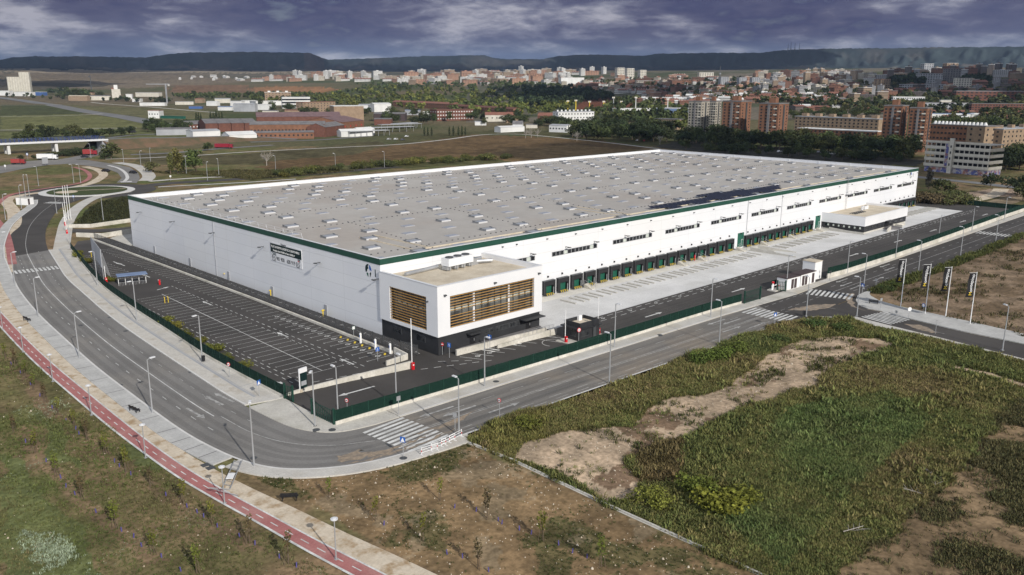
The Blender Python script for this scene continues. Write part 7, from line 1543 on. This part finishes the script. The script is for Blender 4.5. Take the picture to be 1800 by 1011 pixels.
# stadium and the clay slope
a, c = HIT(1085, 201), HIT(1150, 198)
hall('white stadium stand with blue seats below the clay slope', 1082, 203, 1150, 201, 20, 7, 'far_white', 'far_white', 0, nm='stadium_stand'); hall('second stadium stand with white and blue seating at the right', 1152, 203, 1206, 203, 16, 8, 'canopy_blue', 'far_white', 0, nm='stadium_stand')
for i, (u, vt, vb, mtl) in enumerate(((998, 178, 193, 'yellow'), (1012, 177, 194, 'yellow'), (1036, 179, 195, 'yellow'), (1061, 179, 194, 'yellow'), (1078, 172, 191, 'far_grey'), (1092, 179, 192, 'yellow'), (1117, 172, 196, 'far_white'), (1173, 175, 200, 'far_white'))):
    x, y, z = HIT(u, vb); m = MPP(u, vb); h = (vb-vt)*m; t = thing('floodlight_mast', f'{"yellow" if mtl == "yellow" else "grey" if mtl == "far_grey" else "white"} floodlight mast by the clay sports ground, {ordw(i)} from the left', 'floodlight', (x, y, z), CAMRZ, 'stadium floodlights'); MB().tube((0, 0, -1), (0, 0, h), .9*m, .7*m, 6).build('mast', [mtl], t); MB().box(-2.4*m, -.4*m, h-1.5*m, 2.4*m, .4*m, h+1.2*m).build('lamp_panel', ['cream'], t)
MB_ = None
# landmark blocks of the far town
for lab, nm, u, v, wp_, hp, D_, wl, rf, fl, by, rot in (
    ('pale cream tower, left of the three in a row on the far skyline', 'tower_block', 1089, 137, 14, 17, 14, 'cream', 'far_white', 6, 4, 20), ('pale cream tower, middle of the three in a row on the far skyline', 'tower_block', 1106, 139, 14, 18, 14, 'cream', 'far_white', 6, 4, 20), ('pale cream tower, right of the three and standing a little apart', 'tower_block', 1128, 141, 12, 17, 14, 'cream', 'far_white', 6, 4, 20),
    ('large blue white box building at the edge of the wood', 'white_hall', 1004, 148, 42, 11, 26, 'far_white', 'far_white', 0, 0, 12), ('pair of cream buildings on the town rim left of the dark blocks', 'apartment_block', 1240, 137, 26, 9, 14, 'cream', 'far_white', 4, 6, 8),
    ('grey slab block, left of three in front of the dark rows', 'apartment_block', 1271, 150, 15, 14, 14, 'far_grey', 'far_grey', 7, 4, 15), ('grey slab block, middle of three in front of the dark rows', 'apartment_block', 1303, 151, 14, 14, 14, 'far_grey', 'far_grey', 7, 4, 15), ('grey slab block, right of three in front of the dark rows', 'apartment_block', 1326, 152, 15, 15, 14, 'far_grey', 'far_grey', 7, 4, 15),
    ('long brown brick institute with a pale roof in the town', 'institute', 1140, 148, 46, 6, 20, 'beige', 'far_grey', 2, 12, 5), ('brown brick long block right of the institute', 'institute', 1200, 147, 52, 7, 20, 'brick', 'slate', 2, 14, 5),
    ('white long school with rows of windows in the right town', 'public_building', 1595, 184, 52, 13, 18, 'far_white', 'far_white', 3, 14, -10), ('blue grey hall right of the white long school', 'public_building', 1655, 194, 80, 13, 24, 'far_grey', 'slate', 2, 12, -8), ('pale blank block in the middle of the blue grey hall', 'public_building', 1660, 192, 18, 15, 10, 'cream', 'far_white', 0, 0, -8),
    ('brick tower with red pyramid roof in the right town', 'tower_block', 1549, 162, 22, 22, 22, 'brick_tan', 'roof_red', 7, 4, 25), ('wide terraced grey apartment block under the pine knoll', 'apartment_block', 1620, 162, 76, 13, 18, 'far_grey', 'far_grey', 4, 18, 0), ('striped black and white flats right of the terraced block', 'apartment_block', 1690, 160, 28, 22, 18, 'cream', 'slate', 7, 5, 15),
    ('tall pale brick tower on the skyline at the right', 'tower_block', 1669, 130, 22, 18, 16, 'brick_tan', 'far_white', 6, 4, 10), ('dark tower in front of the tall pale brick tower', 'tower_block', 1671, 146, 26, 24, 18, 'slate', 'slate', 8, 5, 10), ('tall grey tower with white crown left of the skyline towers', 'tower_block', 1628, 130, 18, 17, 16, 'far_grey', 'far_white', 6, 4, 10), ('grey blocks joined in a row below the skyline towers', 'apartment_block', 1632, 148, 44, 18, 18, 'far_grey', 'slate', 6, 9, 8),
    ('long brick apartment row with white bay windows at the right edge', 'apartment_block', 1740, 176, 120, 15, 18, 'brick_red', 'far_grey', 3, 16, -6), ('long red brick block below the bay windowed row', 'apartment_block', 1750, 200, 88, 17, 18, 'brick_red', 'slate', 4, 18, -6), ('white low canopy hall before the right town trees', 'white_hall', 1668, 206, 76, 6, 22, 'far_white', 'canopy_blue', 0, 0, -6),
    ('dark red low hall left of the white canopy hall', 'brick_hall', 1528, 197, 46, 7, 20, 'brick_red', 'roof_red', 1, 8, -5)):
    m = MPP(u, v); block(nm, lab, 'building', u, v, wp_*m, D_*m*.7, hp*m, CAMRZ+R(rot), wl, rf, fl, by, max(2, by//3), ww=wp_*m/max(by, 1)*.5, wh_=hp*m/max(fl, 1)*.42)
# the rest of the town: one mesh per kind, coloured per building
def gen(kind):
    b = MB(); fl, by, rf = dict(slab=(5, 9, 0), point=(9, 4, 0), row=(2, 12, 1), shed=(0, 0, 1), house=(2, 3, 2))[kind]
    b.mat(0).box(-.5, -.5, -.3, .5, .5, 1); b.mat(2)
    if rf == 0: b.box(-.51, -.51, 1, .51, .51, 1.04); b.mat(0).box(-.1, -.2, 1.04, .12, .2, 1.16)
    elif rf == 1:
        for s in (-1, 1): b.face([(-.52, s*.54, .98), (.52, s*.54, .98), (.52, 0, 1.35), (-.52, 0, 1.35)][::-s])
        b.mat(0)
        for s in (-1, 1): b.face([(s*.5, -.5, 1), (s*.5, .5, 1), (s*.5, 0, 1.33)][::s])
        if kind == 'row':
            for k in range(5): b.box(-.42+k*.2, -.05, 1.2, -.38+k*.2, .05, 1.5)
    else:
        for q in range(4): c = [(-.54, -.54), (.54, -.54), (.54, .54), (-.54, .54)]; b.face([(*c[q], .98), (*c[(q+1) % 4], .98), (0, 0, 1.5)])
    b.mat(1)
    for f in range(fl):
        z0, z1 = (f+.32)/fl, (f+.78)/fl
        for k in range(by):
            x0, x1 = -.5+(k+.22)/by, -.5+(k+.72)/by; b.box(x0, -.515, z0, x1, -.5, z1)
        for k in range(max(2, by//2)):
            n = max(2, by//2); y0, y1 = -.5+(k+.25)/n, -.5+(k+.7)/n; b.box(-.515, y0, z0, -.5, y1, z1); b.box(.5, y0, z0, .515, y1, z1)
    return b
GEN = {}
for kd in ('slab', 'point', 'row', 'shed', 'house'):
    for rf in ('roof_red', 'slate', 'far_white'):
        GEN[kd, rf] = [gen(kd), rf, None]
NMK = dict(slab=('apartment_block', 'apartment block'), point=('tower_block', 'apartment tower'), row=('row_houses', 'terraced houses'), shed=('warehouse_shed', 'shed'), house=('house', 'house'))
CLR = dict(white=(.62, .61, .59), cream=(.50, .45, .37), salmon=(.42, .25, .17), brick=(.21, .105, .07), tan=(.36, .27, .19), grey=(.30, .30, .31), dark=(.13, .11, .10))
RFN = dict(roof_red='red', slate='dark', far_white='white')
TOWN = []
def cluster(phrase, poly, n, mix_, mind=7):
    n = int(n*1.25); mind *= .82
    us, vs = [p[0] for p in poly], [p[1] for p in poly]; got = []; tries = 0
    while len(got) < n and tries < n*80:
        tries += 1; u, v = rnd.uniform(min(us), max(us)), rnd.uniform(min(vs), max(vs))
        if not inpoly(np.array([u]), np.array([v]), poly)[0] or any(abs(u-a[0])+2.6*abs(v-a[1]) < mind for a in got): continue
        got.append((u, v, *rnd.choice(mix_)))
    got.sort(); cnt = {}
    for u, v, kd, cl, rf, wr, hr in got:
        m = MPP(u, v); wp_, hp = rnd.uniform(*wr)*.82, rnd.uniform(*hr); g = GEN[kd, rf]; x, y, z = HIT(u, v)
        if g[2] is None: o = g[0].build(NMK[kd][0], ['tint', 'glass', rf]); g[2] = o
        else: o = g[2].copy(); COL.objects.link(o); o.name = NMK[kd][0]
        o.location = (x, y, z); o.rotation_euler = (0, 0, CAMRZ+R(rnd.choice((-38, -20, -8, 6, 18, 30)))); o.scale = (wp_*m, min(wp_*m, 8*m+8)*rnd.uniform(.6, .9) if kd in ('slab', 'row', 'shed') else wp_*m*.9, hp*m); c = CLR[cl]; k = rnd.uniform(.85, 1.12); o.color = (c[0]*k, c[1]*k, c[2]*k, 1)
        cnt[kd, cl, rf] = cnt.get((kd, cl, rf), 0)+1; tag(o, f'{cl} {NMK[kd][1]}, {RFN[rf]} roof, {phrase}, {ordw(cnt[kd, cl, rf]-1)} such from left', NMK[kd][1], 'buildings '+phrase)
W1 = [('slab', 'white', 'far_white', (10, 26), (6, 10)), ('slab', 'cream', 'far_white', (10, 22), (5, 9)), ('slab', 'salmon', 'roof_red', (14, 34), (5, 9)), ('row', 'white', 'roof_red', (14, 34), (3, 5)), ('point', 'white', 'far_white', (8, 11), (9, 13)), ('slab', 'tan', 'far_white', (12, 26), (6, 9))]
cluster('on the far left strip', [(452, 144), (560, 143), (700, 146), (700, 136), (600, 132), (460, 140)], 34, W1, 9)
cluster('just above the wood', [(700, 150), (820, 150), (900, 146), (1000, 150), (1000, 134), (880, 131), (700, 136)], 64, W1+[('slab', 'salmon', 'roof_red', (18, 34), (7, 11))], 9)
cluster('on the far strip crest', [(700, 136), (900, 133), (1090, 135), (1080, 130), (900, 128), (740, 131)], 30, W1, 8)
cluster('below the cream towers', [(1000, 160), (1060, 166), (1200, 172), (1330, 166), (1330, 142), (1200, 138), (1060, 140), (1000, 150)], 84, [('slab', 'cream', 'roof_red', (9, 20), (6, 9)), ('row', 'white', 'roof_red', (14, 30), (4, 6)), ('slab', 'brick', 'slate', (14, 30), (6, 9)), ('house', 'white', 'roof_red', (6, 10), (4, 6)), ('slab', 'salmon', 'far_white', (10, 20), (6, 9))], 10)
cluster('above the stadium', [(1100, 178), (1200, 186), (1350, 180), (1480, 184), (1480, 170), (1330, 168), (1190, 174)], 70, [('row', 'brick', 'roof_red', (16, 36), (5, 7)), ('row', 'white', 'far_white', (10, 26), (5, 7)), ('row', 'salmon', 'roof_red', (14, 28), (5, 7)), ('row', 'tan', 'slate', (14, 28), (5, 7))], 11)
cluster('in the dense right town', [(1330, 166), (1480, 168), (1540, 160), (1540, 138), (1440, 132), (1330, 136)], 72, [('slab', 'brick', 'roof_red', (14, 30), (9, 13)), ('slab', 'grey', 'slate', (12, 24), (9, 14)), ('slab', 'cream', 'far_white', (10, 20), (8, 12)), ('point', 'tan', 'far_white', (9, 13), (13, 18)), ('slab', 'white', 'roof_red', (12, 24), (8, 11))], 10)
cluster('under the right hillside', [(1540, 146), (1620, 136), (1740, 138), (1830, 140), (1830, 130), (1700, 128), (1560, 134)], 26, [('slab', 'grey', 'far_white', (16, 34), (9, 14)), ('slab', 'brick', 'slate', (16, 34), (10, 15)), ('point', 'dark', 'far_white', (9, 14), (14, 20)), ('slab', 'tan', 'far_white', (14, 28), (9, 13))], 13)
cluster('on the brick slopes', [(1480, 182), (1560, 176), (1720, 166), (1830, 166), (1830, 152), (1700, 148), (1560, 166), (1480, 172)], 44, [('slab', 'brick', 'slate', (16, 34), (11, 16)), ('slab', 'dark', 'slate', (16, 30), (10, 14)), ('row', 'brick', 'roof_red', (18, 34), (6, 9)), ('slab', 'tan', 'far_white', (16, 30), (11, 15)), ('point', 'grey', 'slate', (10, 14), (14, 18))], 13)
cluster('below the radio masts', [(1330, 136), (1480, 134), (1480, 128), (1330, 130)], 14, [('slab', 'cream', 'far_white', (8, 16), (5, 8)), ('slab', 'salmon', 'roof_red', (10, 18), (5, 8))], 8)
cluster('below the white school', [(1400, 196), (1500, 192), (1720, 218), (1830, 220), (1830, 204), (1600, 200), (1480, 186), (1390, 190)], 26, [('row', 'brick', 'roof_red', (18, 36), (5, 8)), ('shed', 'white', 'far_white', (14, 26), (4, 6)), ('row', 'dark', 'roof_red', (18, 34), (5, 7))], 18)
cluster('on the dry plain', [(300, 140), (440, 144), (440, 136), (300, 132)], 10, [('house', 'white', 'far_white', (4, 8), (2, 3)), ('row', 'white', 'far_white', (8, 14), (2, 3))], 9)
x, y, z = HIT(1265, 140); m = MPP(1265, 140); t = thing('radio_mast', 'thin dark lattice mast above the grey slabs of the town', 'mast', (x, y, z), CAMRZ); MB().tube((0, 0, 0), (0, 0, 24*m), 1.2*m, .3*m, 4).build('lattice', ['dark_metal'], t); MB().tube((0, 0, 9*m), (0, 0, 11*m), 2*m, n=8).build('platform', ['far_grey'], t)
for i, u in enumerate((1385, 1390, 1397, 1405)):
    d = raydir(u, 87); hl = math.hypot(d[0], d[1]); sp = 6100; X, Y = CX+d[0]/hl*sp, CY+d[1]/hl*sp; m = sp/FOC; t = thing('radio_mast', f'radio mast on the hill crest, {ordw(i)} from the left of four', 'mast', (X, Y, H+d[2]/hl*sp-20), CAMRZ, 'radio masts on the crest'); MB().tube((0, 0, 0), (0, 0, 20+[9, 11, 10, 10][i]*m), .5*m, .25*m, 4).build('lattice', ['dark_metal'], t); MB().box(-1*m, -.3*m, 20, 1*m, .3*m, 20+1.5*m).build('cabin', ['far_grey'], t)

# ------------------------------------------------------------------ air between here and the hills
HAZE = 3.8e-5
if HAZE:
    hb = MB().box(CX-9000, CY-9000, -4, CX+11500, CY+11500, 520).build('haze', ['white']); hb.data.materials.clear(); hm = bpy.data.materials.new('haze_air'); hm.use_nodes = True; nt = hm.node_tree
    for n in list(nt.nodes):
        if n.type != 'OUTPUT_MATERIAL': nt.nodes.remove(n)
    vol = nt.nodes.new('ShaderNodeVolumePrincipled'); vol.inputs['Color'].default_value = (.48, .64, .95, 1); vol.inputs['Density'].default_value = HAZE; vol.inputs['Anisotropy'].default_value = .0
    nt.links.new(vol.outputs[0], [n for n in nt.nodes if n.type == 'OUTPUT_MATERIAL'][0].inputs['Volume']); hb.data.materials.append(hm); tag(hb, None, None, None, 'stuff'); hb.visible_shadow = True
# ------------------------------------------------------------------ clouds added out of view overhead to lay shade in patches on the land
def shade_clouds():
    rs = np.random.RandomState(21); ALT = 900.0; off = ALT/math.tan(R(SUN_EL)); ox, oy = math.cos(R(SUN_AZ))*off, math.sin(R(SUN_AZ))*off
    n, m = 10, 7; th = np.linspace(0, 2*math.pi, n, endpoint=False); ph = np.linspace(0, math.pi, m)
    S_ = np.stack([np.outer(np.sin(ph), np.cos(th)).ravel(), np.outer(np.sin(ph), np.sin(th)).ravel(), np.repeat(np.cos(ph), n)], 1)
    I = np.arange(n*m).reshape(m, n); F_ = np.stack([I[:-1], np.roll(I, -1, 1)[:-1], np.roll(I, -1, 1)[1:], I[1:]], -1).reshape(-1, 4)[:, ::-1]
    V, F = [], []; k = 0
    def fill(poly, r):
        nonlocal k
        px, py = np.array([p[0] for p in poly]), np.array([p[1] for p in poly])
        for x in np.arange(px.min(), px.max()+1, r*1.0):
            for y in np.arange(py.min(), py.max()+1, r*1.0):
                X, Y = x+rs.uniform(-.3, .3)*r, y+rs.uniform(-.3, .3)*r
                if not inpoly(np.array([X]), np.array([Y]), poly)[0]: continue
                if r > 250 and fbm(np.array([X]), np.array([Y]), 1500, 3)[0] > .585: continue
                q = r*rs.uniform(.75, 1.15); V.append(S_*np.array((q, q, q*.4))*(1+.15*rs.normal(size=(len(S_), 1))*.5)+np.array((X+ox, Y+oy, ALT+rs.uniform(0, .35)*r))); F.append(F_+k); k += len(S_)
    for poly, r in SHADE: fill(poly, r)
    struct(npmesh('shade_clouds', np.concatenate(V), np.concatenate(F), 'white', None, True), None, 'stuff')
def polar(pts): return [(CX+d*math.cos(YAW-math.atan((u-900)/FOC)), CY+d*math.sin(YAW-math.atan((u-900)/FOC))) for u, d in pts]
SHADE = [(polar([(-700, 5500), (250, 5400), (600, 5600), (900, 5300), (1200, 5000), (1330, 5000), (1330, 8200), (-700, 8200)]), 300),
         (polar([(1000, 480), (1400, 430), (1620, 420), (1640, 560), (1400, 600), (1150, 640), (1000, 640)]), 50),
         (polar([(1500, 1500), (1900, 1300), (2200, 1300), (2200, 2300), (1560, 2150), (1450, 1800)]), 130),
         (polar([(-300, 2900), (160, 2900), (250, 3300), (60, 3700), (-300, 3700)]), 190),
         (polar([(870, 1550), (1120, 1500), (1160, 1900), (900, 2100)]), 110)]
shade_clouds()
